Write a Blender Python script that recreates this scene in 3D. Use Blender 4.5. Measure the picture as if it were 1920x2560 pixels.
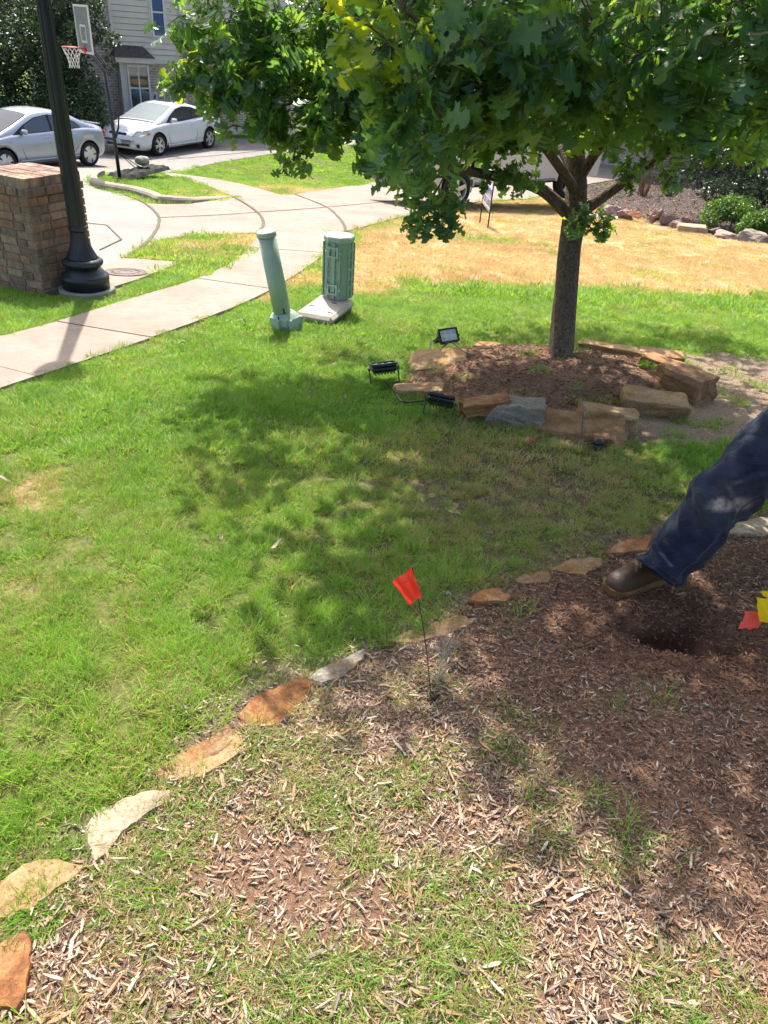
import bpy, bmesh, math, random
import numpy as np
from mathutils import Vector, Matrix, noise as mnoise

for o in list(bpy.data.objects):
    bpy.data.objects.remove(o, do_unlink=True)
SC = bpy.context.scene
COL = SC.collection
rad = math.radians

# ------------------------------------------------------------------ camera
PITCH, ROLL, CAMH, FPX = 33.0, 4.5, 1.70, 1849.0      # FPX: focal length for a 1920 x 2560 frame
cd = bpy.data.cameras.new('camera')
cam = bpy.data.objects.new('camera', cd)
COL.objects.link(cam)
CM = Matrix.Rotation(rad(90 - PITCH), 4, 'X') @ Matrix.Rotation(rad(ROLL), 4, 'Z')
cam.matrix_world = Matrix.Translation((0, 0, CAMH)) @ CM
cd.sensor_fit = 'VERTICAL'
cd.sensor_height = 36.0
cd.lens = 36.0 * FPX / 2560.0
cd.clip_start = 0.05
cd.clip_end = 600
SC.camera = cam

# ------------------------------------------------------------------ sky + sun
SUN_EL, SUN_AZ = 56.0, -17.5        # shadows run towards (sin 17.5, -cos 17.5): sun stands behind the scene
sdir = Vector((math.sin(rad(SUN_AZ)) * math.cos(rad(SUN_EL)), math.cos(rad(SUN_AZ)) * math.cos(rad(SUN_EL)), math.sin(rad(SUN_EL))))
W = bpy.data.worlds.new('World')
SC.world = W
W.use_nodes = True
wn = W.node_tree.nodes
wn.clear()
sky = wn.new('ShaderNodeTexSky')
sky.sky_type = 'NISHITA'
sky.sun_disc = False
sky.sun_elevation = rad(SUN_EL)
sky.sun_rotation = rad(SUN_AZ)
sky.dust_density = 4.0
sky.ozone_density = 0.5
sky.air_density = 1.0
bg = wn.new('ShaderNodeBackground')
bg.inputs[1].default_value = 0.15
wo = wn.new('ShaderNodeOutputWorld')
W.node_tree.links.new(sky.outputs[0], bg.inputs[0])
W.node_tree.links.new(bg.outputs[0], wo.inputs[0])
sl = bpy.data.lights.new('sun', 'SUN')
sl.energy = 4.5
sl.angle = rad(0.55)
sl.color = (1.0, 0.95, 0.87)
so = bpy.data.objects.new('sun', sl)
COL.objects.link(so)
so.rotation_euler = sdir.to_track_quat('Z', 'Y').to_euler()
VS = SC.view_settings
VS.view_transform = 'Standard'
VS.look = 'None'
VS.exposure = 1.12
VS.gamma = 1.0
VS.use_curve_mapping = False
CY = SC.cycles
CY.max_bounces = 5
CY.diffuse_bounces = 3
CY.glossy_bounces = 2
CY.transmission_bounces = 4
CY.transparent_max_bounces = 4
CY.caustics_reflective = False
CY.caustics_refractive = False
CY.use_adaptive_sampling = True
CY.adaptive_threshold = 0.04

# ------------------------------------------------------------------ helpers
SLOPE, Y0, Y1 = 0.1, 1.5, 23.5


def prof(y):
    return -SLOPE * (min(max(y, Y0), Y1) - Y0)


def ray(px, py):
    return CM.to_3x3() @ Vector(((px - 960) / FPX, -(py - 1280) / FPX, -1.0))


def at(px, py, dep):
    return Vector((0, 0, CAMH)) + ray(px, py) * dep


def gp(px, py, dz=0.0):
    """point of the ground that the photograph shows at a pixel"""
    d = ray(px, py)
    # sloping part: CAMH + d.z t = dz - S (d.y t - Y0)
    t = (dz + SLOPE * Y0 - CAMH) / (d.z + SLOPE * d.y)
    if t < 0 or d.y * t > Y1:
        t = (dz - SLOPE * (Y1 - Y0) - CAMH) / d.z
    elif d.y * t < Y0:
        t = (dz - CAMH) / d.z
    return Vector((d.x * t, d.y * t, CAMH + d.z * t))


def gp2(px, py):
    p = gp(px, py)
    return (p.x, p.y)


def planehit(px, py, P, n):
    d = ray(px, py)
    o = Vector((0, 0, CAMH))
    t = (P - o).dot(n) / d.dot(n)
    return o + d * t


# -- numpy value noise
def _h(ix, iy, s):
    v = np.sin(ix * 127.1 + iy * 311.7 + s * 74.7) * 43758.5453
    return v - np.floor(v)


def vnoise(x, y, sc, seed=0, octv=3):
    x = np.asarray(x, float) / sc
    y = np.asarray(y, float) / sc
    tot = 0
    amp = 1.0
    nrm = 0
    for k in range(octv):
        ix = np.floor(x)
        iy = np.floor(y)
        fx = x - ix
        fy = y - iy
        fx = fx * fx * (3 - 2 * fx)
        fy = fy * fy * (3 - 2 * fy)
        s = seed + k * 17
        v = (_h(ix, iy, s) * (1 - fx) + _h(ix + 1, iy, s) * fx) * (1 - fy) + (_h(ix, iy + 1, s) * (1 - fx) + _h(ix + 1, iy + 1, s) * fx) * fy
        tot = tot + v * amp
        nrm += amp
        amp *= .5
        x = x * 2.03 + 5.2
        y = y * 2.03 + 1.7
    return tot / nrm


def inpoly(x, y, poly):
    x = np.asarray(x)
    y = np.asarray(y)
    r = np.zeros(x.shape, bool)
    n = len(poly)
    for i in range(n):
        x1, y1 = poly[i]
        x2, y2 = poly[(i + 1) % n]
        c = ((y1 > y) != (y2 > y)) & (x < (x2 - x1) * (y - y1) / ((y2 - y1) if y2 != y1 else 1e-9) + x1)
        r ^= c
    return r


def distpoly(x, y, pts, closed=False):
    x = np.asarray(x, float)
    y = np.asarray(y, float)
    best = np.full(x.shape, 1e9)
    n = len(pts)
    for i in range(n if closed else n - 1):
        ax, ay = pts[i][:2]
        bx, by = pts[(i + 1) % n][:2]
        dx, dy = bx - ax, by - ay
        L = dx * dx + dy * dy + 1e-12
        t = np.clip(((x - ax) * dx + (y - ay) * dy) / L, 0, 1)
        best = np.minimum(best, np.hypot(x - ax - t * dx, y - ay - t * dy))
    return best


def sstep(a, b, v):
    t = np.clip((v - a) / (b - a), 0, 1)
    return t * t * (3 - 2 * t)


# -- materials
def mat(name, col, rough=.7, var=.25, vscale=8., bump=0., bscale=60., spec=.4, metal=0., col2=None, detail=6., stretch=None, coat=0.):
    m = bpy.data.materials.new(name)
    m.use_nodes = True
    nt = m.node_tree
    N = nt.nodes
    L = nt.links
    b = N['Principled BSDF']
    b.inputs['Roughness'].default_value = rough
    b.inputs['Metallic'].default_value = metal
    b.inputs['Specular IOR Level'].default_value = spec
    b.inputs['Coat Weight'].default_value = coat
    b.inputs['Coat Roughness'].default_value = .05
    tc = N.new('ShaderNodeTexCoord')
    vec = tc.outputs['Object']
    if stretch:
        mp = N.new('ShaderNodeMapping')
        mp.inputs['Scale'].default_value = stretch
        L.new(vec, mp.inputs[0])
        vec = mp.outputs[0]
    if var > 0 or col2:
        nz = N.new('ShaderNodeTexNoise')
        nz.inputs['Scale'].default_value = vscale
        nz.inputs['Detail'].default_value = detail
        nz.inputs['Roughness'].default_value = .65
        L.new(vec, nz.inputs['Vector'])
        rp = N.new('ShaderNodeValToRGB')
        rp.color_ramp.elements[0].position = .32
        rp.color_ramp.elements[1].position = .68
        c2 = col2 if col2 else tuple(min(1, c * (1 + var)) for c in col)
        c1 = col if col2 else tuple(c * (1 - var) for c in col)
        rp.color_ramp.elements[0].color = (*c1, 1)
        rp.color_ramp.elements[1].color = (*c2, 1)
        L.new(nz.outputs[0], rp.inputs[0])
        L.new(rp.outputs[0], b.inputs['Base Color'])
    else:
        b.inputs['Base Color'].default_value = (*col, 1)
    if bump > 0:
        n2 = N.new('ShaderNodeTexNoise')
        n2.inputs['Scale'].default_value = bscale
        n2.inputs['Detail'].default_value = 8
        L.new(vec, n2.inputs['Vector'])
        bp = N.new('ShaderNodeBump')
        bp.inputs['Strength'].default_value = 1.0
        bp.inputs['Distance'].default_value = bump
        L.new(n2.outputs[0], bp.inputs['Height'])
        L.new(bp.outputs[0], b.inputs['Normal'])
    return m


def rockmat(name, c1, c2, c3, sc=6., bump=.012):
    """weathered sandstone: two colours in patches, a third in thin bedding streaks"""
    m = bpy.data.materials.new(name)
    m.use_nodes = True
    nt = m.node_tree
    N = nt.nodes
    L = nt.links
    b = N['Principled BSDF']
    b.inputs['Roughness'].default_value = .85
    b.inputs['Specular IOR Level'].default_value = .25
    tc = N.new('ShaderNodeTexCoord')
    oi = N.new('ShaderNodeObjectInfo')
    ad = N.new('ShaderNodeVectorMath')
    ad.operation = 'ADD'
    mulv = N.new('ShaderNodeMath')
    mulv.operation = 'MULTIPLY'
    mulv.inputs[1].default_value = 37.
    L.new(oi.outputs['Random'], mulv.inputs[0])
    L.new(tc.outputs['Object'], ad.inputs[0])
    L.new(mulv.outputs[0], ad.inputs[1])
    n1 = N.new('ShaderNodeTexNoise')
    n1.inputs['Scale'].default_value = sc
    n1.inputs['Detail'].default_value = 6
    n1.inputs['Distortion'].default_value = .6
    L.new(ad.outputs[0], n1.inputs['Vector'])
    r1 = N.new('ShaderNodeValToRGB')
    r1.color_ramp.elements[0].position = .40
    r1.color_ramp.elements[1].position = .60
    r1.color_ramp.elements[0].color = (*c1, 1)
    r1.color_ramp.elements[1].color = (*c2, 1)
    L.new(n1.outputs[0], r1.inputs[0])
    mp = N.new('ShaderNodeMapping')
    mp.inputs['Scale'].default_value = (2.2, 2.2, 15.)
    mp.inputs['Rotation'].default_value = (.2, .12, .4)
    L.new(ad.outputs[0], mp.inputs[0])
    n2 = N.new('ShaderNodeTexNoise')
    n2.inputs['Scale'].default_value = 2.6
    n2.inputs['Detail'].default_value = 7
    n2.inputs['Roughness'].default_value = .7
    L.new(mp.outputs[0], n2.inputs['Vector'])
    r2 = N.new('ShaderNodeValToRGB')
    r2.color_ramp.elements[0].position = .50
    r2.color_ramp.elements[1].position = .68
    L.new(n2.outputs[0], r2.inputs[0])
    mx = N.new('ShaderNodeMix')
    mx.data_type = 'RGBA'
    L.new(r2.outputs[0], mx.inputs[0])
    L.new(r1.outputs[0], mx.inputs[6])
    mx.inputs[7].default_value = (*c3, 1)
    n3 = N.new('ShaderNodeTexNoise')
    n3.inputs['Scale'].default_value = 90
    n3.inputs['Detail'].default_value = 5
    L.new(tc.outputs['Object'], n3.inputs['Vector'])
    mm = N.new('ShaderNodeMix')
    mm.data_type = 'RGBA'
    mm.blend_type = 'OVERLAY'
    mm.inputs[0].default_value = .7
    L.new(mx.outputs[2], mm.inputs[6])
    L.new(n3.outputs[0], mm.inputs[7])
    L.new(mm.outputs[2], b.inputs['Base Color'])
    av = N.new('ShaderNodeMath')
    av.operation = 'ADD'
    L.new(n2.outputs[0], av.inputs[0])
    sc3 = N.new('ShaderNodeMath')
    sc3.operation = 'MULTIPLY'
    sc3.inputs[1].default_value = .25
    L.new(n3.outputs[0], sc3.inputs[0])
    L.new(sc3.outputs[0], av.inputs[1])
    bp = N.new('ShaderNodeBump')
    bp.inputs['Distance'].default_value = bump
    L.new(av.outputs[0], bp.inputs['Height'])
    L.new(bp.outputs[0], b.inputs['Normal'])
    return m


# -- object helpers
def tag(o, label=None, cat=None, group=None, kind=None):
    if label:
        o['label'] = label
    if cat:
        o['category'] = cat
    if group:
        o['group'] = group
    if kind:
        o['kind'] = kind
    return o


def link(o, parent=None):
    COL.objects.link(o)
    if parent is not None:
        o.parent = parent
    return o


def empty(name, loc=(0, 0, 0), rz=0, label=None, cat=None, group=None, kind=None):
    o = bpy.data.objects.new(name, None)
    o.empty_display_size = .1
    o.location = loc
    o.rotation_euler = (0, 0, rz)
    link(o)
    return tag(o, label, cat, group, kind)


def obj(name, bm, m=None, parent=None, smooth=False):
    me = bpy.data.meshes.new(name)
    if isinstance(bm, bmesh.types.BMesh):
        bm.normal_update()
        bm.to_mesh(me)
        bm.free()
    else:
        v, f = bm
        me.from_pydata([tuple(p) for p in v], [], [tuple(q) for q in f])
        me.update()
    if m:
        for mm in (m if isinstance(m, (list, tuple)) else [m]):
            me.materials.append(mm)
    if smooth:
        me.polygons.foreach_set('use_smooth', [True] * len(me.polygons))
    o = bpy.data.objects.new(name, me)
    return link(o, parent)


def npmesh(name, V, F, m, parent=None, attrs=None, smooth=False):
    """V (n,3), F (m,3) or (m,4) numpy -> mesh object, fast"""
    me = bpy.data.meshes.new(name)
    V = np.asarray(V, np.float32)
    F = np.asarray(F, np.int32)
    k = F.shape[1]
    me.vertices.add(len(V))
    me.vertices.foreach_set('co', V.ravel())
    me.loops.add(F.size)
    me.loops.foreach_set('vertex_index', F.ravel())
    me.polygons.add(len(F))
    me.polygons.foreach_set('loop_start', np.arange(0, F.size, k, dtype=np.int32))
    me.polygons.foreach_set('loop_total', np.full(len(F), k, np.int32))
    if smooth:
        me.polygons.foreach_set('use_smooth', np.ones(len(F), bool))
    me.update(calc_edges=True)
    if attrs:
        for an, (typ, arr) in attrs.items():
            a = me.attributes.new(an, typ, 'POINT')
            key = 'color' if 'COLOR' in typ else ('vector' if typ == 'FLOAT_VECTOR' else 'value')
            a.data.foreach_set(key, np.asarray(arr, np.float32).ravel())
    if m:
        me.materials.append(m)
    o = bpy.data.objects.new(name, me)
    return link(o, parent)


def nb():
    return bmesh.new()


def bbox(bm, c, s, R=None, bev=0.):
    """box centred at c with size s"""
    M = Matrix.Translation(c) @ (R.to_4x4() if R else Matrix.Identity(4)) @ Matrix.Diagonal((*s, 1))
    r = bmesh.ops.create_cube(bm, size=1, matrix=M)
    if bev > 0:
        es = list({e for v in r['verts'] for e in v.link_edges})
        bmesh.ops.bevel(bm, geom=es, offset=bev, segments=1, affect='EDGES')
    return bm


def lathe(bm, prof_, seg=32, c=(0, 0, 0), fl=None, cap=True):
    """prof_: list of (r, z) ; fl(i, r, z, ang) -> r"""
    rings = []
    for i, (r, z) in enumerate(prof_):
        ring = []
        for k in range(seg):
            a = 2 * math.pi * k / seg
            rr = fl(i, r, z, a) if fl else r
            ring.append(bm.verts.new((c[0] + rr * math.cos(a), c[1] + rr * math.sin(a), c[2] + z)))
        rings.append(ring)
    for i in range(len(rings) - 1):
        for k in range(seg):
            k2 = (k + 1) % seg
            bm.faces.new((rings[i][k], rings[i][k2], rings[i + 1][k2], rings[i + 1][k]))
    if cap:
        bm.faces.new(rings[0][::-1])
        bm.faces.new(rings[-1])
    return bm


def tube(bm, pts, radii, seg=8, cap=True):
    pts = [Vector(p) for p in pts]
    if not hasattr(radii, '__len__'):
        radii = [radii] * len(pts)
    rings = []
    up = Vector((.13, .31, .94)).normalized()
    for i, p in enumerate(pts):
        a = pts[max(i - 1, 0)]
        b = pts[min(i + 1, len(pts) - 1)]
        t = (b - a).normalized()
        u = t.cross(up)
        if u.length < .05:
            u = t.cross(Vector((1, 0, 0)))
        u.normalize()
        w = t.cross(u).normalized()
        rings.append([bm.verts.new(p + (u * math.cos(2 * math.pi * k / seg) + w * math.sin(2 * math.pi * k / seg)) * radii[i]) for k in range(seg)])
    for i in range(len(rings) - 1):
        for k in range(seg):
            k2 = (k + 1) % seg
            bm.faces.new((rings[i][k], rings[i][k2], rings[i + 1][k2], rings[i + 1][k]))
    if cap:
        bm.faces.new(rings[0][::-1])
        bm.faces.new(rings[-1])
    return bm


def bez(a, b, c, d, n=10):
    out = []
    for i in range(n + 1):
        t = i / n
        out.append(a * (1 - t) ** 3 + b * 3 * t * (1 - t) ** 2 + c * 3 * t * t * (1 - t) + d * t ** 3)
    return out


def prism(bm, poly, z0, z1, R=None, c=(0, 0, 0)):
    """extruded polygon (xy list) between z0 and z1"""
    M = Matrix.Translation(c) @ (R.to_4x4() if R else Matrix.Identity(4))
    lo = [bm.verts.new(M @ Vector((p[0], p[1], z0))) for p in poly]
    hi = [bm.verts.new(M @ Vector((p[0], p[1], z1))) for p in poly]
    n = len(poly)
    bm.faces.new(lo[::-1])
    bm.faces.new(hi)
    for i in range(n):
        j = (i + 1) % n
        bm.faces.new((lo[i], lo[j], hi[j], hi[i]))
    bmesh.ops.recalc_face_normals(bm, faces=bm.faces[:])
    return bm


def sheet(poly, top, thick):
    """slab that follows the ground profile; poly in world xy"""
    bm = nb()
    vs = [bm.verts.new((p[0], p[1], 0)) for p in poly]
    f = bm.faces.new(vs)
    if f.normal.z < 0 or True:
        bm.normal_update()
        if f.normal.z < 0:
            f.normal_flip()
    for yb in (Y0, Y1):
        bmesh.ops.bisect_plane(bm, geom=bm.verts[:] + bm.edges[:] + bm.faces[:], plane_co=(0, yb, 0), plane_no=(0, 1, 0))
    bmesh.ops.triangulate(bm, faces=bm.faces[:])
    top_f = bm.faces[:]
    r = bmesh.ops.extrude_face_region(bm, geom=top_f)
    nv = [g for g in r['geom'] if isinstance(g, bmesh.types.BMVert)]
    nvs = set(nv)
    for v in bm.verts:
        v.co.z = prof(v.co.y) + (top if v in nvs else top - thick)
    bmesh.ops.recalc_face_normals(bm, faces=bm.faces[:])
    return bm


def densify(pts, n=4):
    """Catmull-Rom through 2D points"""
    P = [Vector((p[0], p[1])) for p in pts]
    out = []
    for i in range(len(P) - 1):
        p0 = P[max(i - 1, 0)]
        p1 = P[i]
        p2 = P[i + 1]
        p3 = P[min(i + 2, len(P) - 1)]
        for k in range(n):
            t = k / n
            q = .5 * ((2 * p1) + (p2 - p0) * t + (2 * p0 - 5 * p1 + 4 * p2 - p3) * t * t + (3 * p1 - p0 - 3 * p2 + p3) * t ** 3)
            out.append((q.x, q.y))
    out.append((P[-1].x, P[-1].y))
    return out


def textmesh(s, size, name='text'):
    cu = bpy.data.curves.new(name, 'FONT')
    cu.body = s
    cu.size = size
    cu.align_x = 'CENTER'
    cu.align_y = 'CENTER'
    cu.extrude = .001
    to = bpy.data.objects.new(name, cu)
    COL.objects.link(to)
    dg = bpy.context.evaluated_depsgraph_get()
    me = bpy.data.meshes.new_from_object(to.evaluated_get(dg))
    bpy.data.objects.remove(to, do_unlink=True)
    return me


def frame(xdir, zdir=(0, 0, 1)):
    """rotation with local x along xdir and z near zdir"""
    x = Vector(xdir).normalized()
    z = Vector(zdir)
    y = z.cross(x).normalized()
    z = x.cross(y).normalized()
    return Matrix((x, y, z)).transposed()


# ------------------------------------------------------------------ zones of the ground (world polygons)
def wp(l):
    return [gp2(*p) for p in l]


T = gp(1400, 930)                                   # foot of the oak
RING = densify(wp([(985, 965), (1030, 905), (1180, 876), (1320, 864), (1460, 866), (1600, 878), (1690, 905), (1735, 960), (1690, 1005), (1560, 1045), (1400, 1060), (1240, 1035), (1120, 1000), (985, 965)]), 4)
RC = (sum(p[0] for p in RING) / len(RING), sum(p[1] for p in RING) / len(RING))
EDGE = wp([(-260, 2900), (-60, 2640), (40, 2440), (110, 2230), (320, 2080), (505, 1890), (690, 1760), (840, 1672), (1070, 1578), (1225, 1498), (1330, 1448), (1440, 1422), (1560, 1370), (1700, 1330), (1880, 1310), (2100, 1250), (2600, 1150)])
MULCH = EDGE + [(6, 3.0), (6, -4), (-2, -4)]
DRY = wp([(700, 715), (745, 692), (810, 640), (866, 578), (1000, 548), (1200, 505), (1480, 462), (1560, 470), (1700, 480), (2100, 520), (2100, 742), (1900, 742), (1700, 738), (1500, 732), (1300, 722), (1150, 714), (1000, 712), (890, 735), (860, 716)])
DIRT = wp([(1690, 880), (1800, 880), (2050, 905), (2050, 1080), (1800, 1125), (1600, 1125), (1450, 1110), (1560, 1050), (1690, 1005), (1745, 950)])
HOLE = gp(1690, 1590)
BED2 = wp([(1480, 520), (1560, 545), (1620, 552), (1700, 575), (1780, 590), (1850, 604), (2000, 612), (2500, 640), (2500, 470), (1900, 440), (1560, 440), (1440, 470)])
STREET = wp([(308, 650), (335, 632), (365, 612), (385, 588), (397, 562), (393, 538), (358, 508), (300, 486), (236, 472), (224, 458), (240, 444), (300, 431), (409, 432), (540, 408), (675, 386), (900, 360), (1000, 350), (1000, 343), (700, 347), (250, 347), (-700, 395), (-900, 560), (-500, 620), (-100, 640), (150, 660), (253, 672)])
APRON = wp([(308, 650), (335, 632), (365, 612), (385, 588), (397, 562), (393, 538), (358, 508), (392, 512), (473, 512), (584, 496), (625, 519), (650, 540), (658, 556), (657, 570), (646, 584), (485, 590), (400, 602)])
DRIVE1 = wp([(584, 494), (638, 492), (700, 489), (737, 488), (812, 518), (845, 545), (860, 566), (864, 582), (750, 585), (646, 583), (657, 570), (658, 556), (650, 540), (625, 519)])
DRIVE2 = wp([(737, 488), (870, 468), (960, 450), (1200, 415), (1500, 380), (1700, 372), (1690, 425), (1480, 460), (1200, 505), (1000, 545), (864, 582), (860, 566), (845, 545), (812, 518)])
PAD = wp([(253, 672), (308, 650), (454, 661), (400, 682), (340, 706), (291, 721), (225, 742), (180, 725)])
WALK2 = wp([(400, 436), (409, 432), (551, 451), (638, 470), (700, 489), (638, 492), (584, 494), (527, 470), (470, 452)])
J = [((-520, 1125), (-600, 1010)), ((-200, 1045), (-390, 958)), ((93, 948), (-145, 886)), ((380, 850), (143, 810)), ((565, 781), (338, 749)), ((680, 727), (494, 701)), ((766, 673), (585, 658)), ((812, 636), (622, 622)), ((838, 608), (641, 600)), ((864, 583), (646, 584))]
NEAR = densify([gp2(*a) for a, b in J], 5)
FAR = densify([gp2(*b) for a, b in J], 5)
WALK = NEAR + FAR[::-1]
PILLAR_C = gp(112, 741)
LAMP_P = gp(220, 738)
CONC = [STREET, APRON, DRIVE1, DRIVE2, PAD, WALK2, WALK]
BOX_P = gp(842, 742)


def terr(x, y):
    x = np.asarray(x, float)
    y = np.asarray(y, float)
    z = -SLOPE * (np.clip(y, Y0, Y1) - Y0)
    # mound inside the stone ring
    r = np.hypot((x - RC[0]) / 1.15, (y - RC[1]) / .82)
    z = z + .12 * (1 - sstep(.45, 1.0, r))
    # dug hole with its spill
    h = np.hypot((x - HOLE.x) / .17 + (y - HOLE.y) / .5, (y - HOLE.y) / .10)
    h = h + (vnoise(x, y, .07, 91) - .5) * 1.1
    z = z - .062 * np.exp(-np.clip(h, 0, 9) ** 3)
    nearw = sstep(9, 5, y)
    z = z + nearw * (.022 * (vnoise(x, y, .55, 3) - .5) + .012 * (vnoise(x, y, .13, 9) - .5))
    return z


def tz(x, y):
    return float(terr(np.array([x]), np.array([y]))[0])


GREEN_C = np.array((.10, .125, .03))
DRY_C = np.array((.36, .255, .135))
MULCH_C = np.array((.215, .125, .08))
DIRT_C = np.array((.25, .185, .13))
HOLE_C = np.array((.022, .011, .007))
BED2_C = np.array((.075, .06, .055))


def zones(x, y):
    """dryness 0..1, mulch 0..1, dirt 0..1, ring mulch 0..1, distance to the stone edging"""
    n1 = vnoise(x, y, .45, 21)
    n2 = vnoise(x, y, 1.6, 5)
    dd = distpoly(x, y, DRY, True)
    ind = inpoly(x, y, DRY)
    sd = np.where(ind, dd, -dd) + (n1 - .5) * .9
    dry = sstep(-.25, .55, sd)
    # green tuft left inside the dry lawn
    gx, gy = gp2(1205, 600)
    dry = dry * (1 - .9 * np.exp(-(((x - gx) / .85) ** 2 + ((y - gy) / .42) ** 2)) * (n1 > .36))
    # other dry edges: parkway strip end, island tip, neighbour's lawn edge
    for (px, py, rx, ry, a) in ((590, 610, 1.7, 1.5, .9), (470, 640, .8, .8, .35), (530, 488, 1.0, 1.6, .9), (470, 493, 1.0, 1.0, .7), (760, 478, 2.2, 1.6, .95), (660, 740, .35, .35, .8), (0, 1240, .3, .35, .75), (60, 1500, .2, .25, .35), (870, 468, 2, 1.2, .8)):
        qx, qy = gp2(px, py)
        dry = np.maximum(dry, a * np.exp(-(((x - qx) / rx) ** 2 + ((y - qy) / ry) ** 2) * 1.2) * sstep(.25, .6, n1))
    dry = np.maximum(dry, .14 * sstep(.52, .8, n2) * (y < 9))
    m = inpoly(x, y, MULCH)
    de = distpoly(x, y, EDGE)
    sm = np.where(m, de, -de) + (n1 - .5) * .10
    mul = sstep(-.05, .05, sm)
    di = np.where(inpoly(x, y, DIRT), 1., -1.) * distpoly(x, y, DIRT, True)
    dirt = sstep(-.18, .16, di + (n1 - .5) * .35)
    # worn thin grass between ring and edging under the crown
    qx, qy = gp2(1330, 1200)
    worn = np.exp(-(((x - qx) / .75) ** 2 + ((y - qy) / .85) ** 2)) * (y < 6)
    rg = np.where(inpoly(x, y, RING), 1., -1.) * distpoly(x, y, RING, True)
    ring = sstep(-.04, .06, rg + (n1 - .5) * .08)
    return dry, mul, dirt, ring, de, worn, n1


def build_ground():
    def lines(a, b, step, lo, hi, g):
        l = list(np.arange(a, b, step))
        s = step
        v = a
        left = []
        while v > lo:
            s *= g
            v -= s
            left.append(v)
        s = step
        v = l[-1]
        right = []
        while v < hi:
            s *= g
            v += s
            right.append(v)
        return np.array(left[::-1] + l + right)
    xs = lines(-2.4, 2.6, .03, -120, 120, 1.13)
    ys = lines(.45, 6.2, .03, -8, 160, 1.09)
    X, Y = np.meshgrid(xs, ys)
    x = X.ravel()
    y = Y.ravel()
    z = terr(x, y)
    dry, mul, dirt, ring, de, worn, n1 = zones(x, y)
    c = GREEN_C[None] * (1 - dry[:, None]) + DRY_C[None] * dry[:, None]
    w = (worn * .75 * sstep(.3, .6, n1))[:, None]
    c = c * (1 - w) + DIRT_C * .75 * w
    st = (.8 * np.exp(-(de / .13) ** 2))[:, None] * (y < 6)[:, None]
    c = c * (1 - st) + DIRT_C * st * .85
    c = c * (1 - dirt[:, None]) + DIRT_C * dirt[:, None]
    mm = np.maximum(mul, ring)[:, None]
    mc = MULCH_C[None] * (.75 + .5 * vnoise(x, y, .3, 44))[:, None]
    c = c * (1 - mm) + mc * mm
    h = np.hypot((x - HOLE.x) / .26 + (y - HOLE.y) / .7, (y - HOLE.y) / .15)
    h = np.clip(h + (vnoise(x, y, .07, 91) - .5) * .9, 0, 9)
    hw = (np.exp(-h ** 2.5) * (.95 + .5 * (n1 - .4)))[:, None].clip(0, 1)
    c = c * (1 - hw) + HOLE_C * hw
    # wet soil round the sprinkler head
    sx, sy = gp2(1062, 1735)
    sw = (np.exp(-(((x - sx) / .07) ** 2 + ((y - sy) / .06) ** 2)))[:, None]
    c = c * (1 - sw) + HOLE_C * 2 * sw
    b2 = inpoly(x, y, BED2)[:, None]
    c = np.where(b2, BED2_C, c)
    rgba = np.concatenate([c, np.ones((len(c), 1))], 1)
    nx, ny = len(xs), len(ys)
    i = np.arange(nx * ny).reshape(ny, nx)
    F = np.stack([i[:-1, :-1].ravel(), i[:-1, 1:].ravel(), i[1:, 1:].ravel(), i[1:, :-1].ravel()], 1)
    m = bpy.data.materials.new('soil')
    m.use_nodes = True
    N = m.node_tree.nodes
    L = m.node_tree.links
    b = N['Principled BSDF']
    b.inputs['Roughness'].default_value = .95
    b.inputs['Specular IOR Level'].default_value = .1
    at_ = N.new('ShaderNodeAttribute')
    at_.attribute_name = 'gcol'
    tc = N.new('ShaderNodeTexCoord')
    nz = N.new('ShaderNodeTexNoise')
    nz.inputs['Scale'].default_value = 55
    nz.inputs['Detail'].default_value = 9
    nz.inputs['Roughness'].default_value = .75
    L.new(tc.outputs['Object'], nz.inputs['Vector'])
    mr = N.new('ShaderNodeMapRange')
    mr.inputs[1].default_value = .3
    mr.inputs[2].default_value = .7
    mr.inputs[3].default_value = .45
    mr.inputs[4].default_value = 1.5
    L.new(nz.outputs[0], mr.inputs[0])
    mx = N.new('ShaderNodeVectorMath')
    mx.operation = 'SCALE'
    L.new(at_.outputs['Color'], mx.inputs[0])
    L.new(mr.outputs[0], mx.inputs['Scale'])
    L.new(mx.outputs[0], b.inputs['Base Color'])
    bp = N.new('ShaderNodeBump')
    bp.inputs['Distance'].default_value = .012
    L.new(nz.outputs[0], bp.inputs['Height'])
    L.new(bp.outputs[0], b.inputs['Normal'])
    o = npmesh('ground', np.stack([x, y, z], 1), F, m, attrs={'gcol': ('FLOAT_COLOR', rgba)}, smooth=True)
    tag(o, kind='structure')


build_ground()

# ------------------------------------------------------------------ concrete
def concmat(name, c, c2):
    m = mat(name, c, .9, 0, 1.1, .0015, 140, .2, col2=c2, detail=10)
    N = m.node_tree.nodes
    L = m.node_tree.links
    b = N['Principled BSDF']
    src = b.inputs['Base Color'].links[0].from_socket
    tc = [n for n in N if n.type == 'TEX_COORD'][0]
    nz = N.new('ShaderNodeTexNoise')
    nz.inputs['Scale'].default_value = 9.
    nz.inputs['Detail'].default_value = 12
    nz.inputs['Roughness'].default_value = .8
    L.new(tc.outputs['Object'], nz.inputs['Vector'])
    mr = N.new('ShaderNodeMapRange')
    mr.inputs[1].default_value = .3
    mr.inputs[2].default_value = .7
    mr.inputs[3].default_value = .70
    mr.inputs[4].default_value = 1.08
    L.new(nz.outputs[0], mr.inputs[0])
    mx = N.new('ShaderNodeVectorMath')
    mx.operation = 'SCALE'
    L.new(src, mx.inputs[0])
    L.new(mr.outputs[0], mx.inputs['Scale'])
    L.new(mx.outputs[0], b.inputs['Base Color'])
    return m


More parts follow.
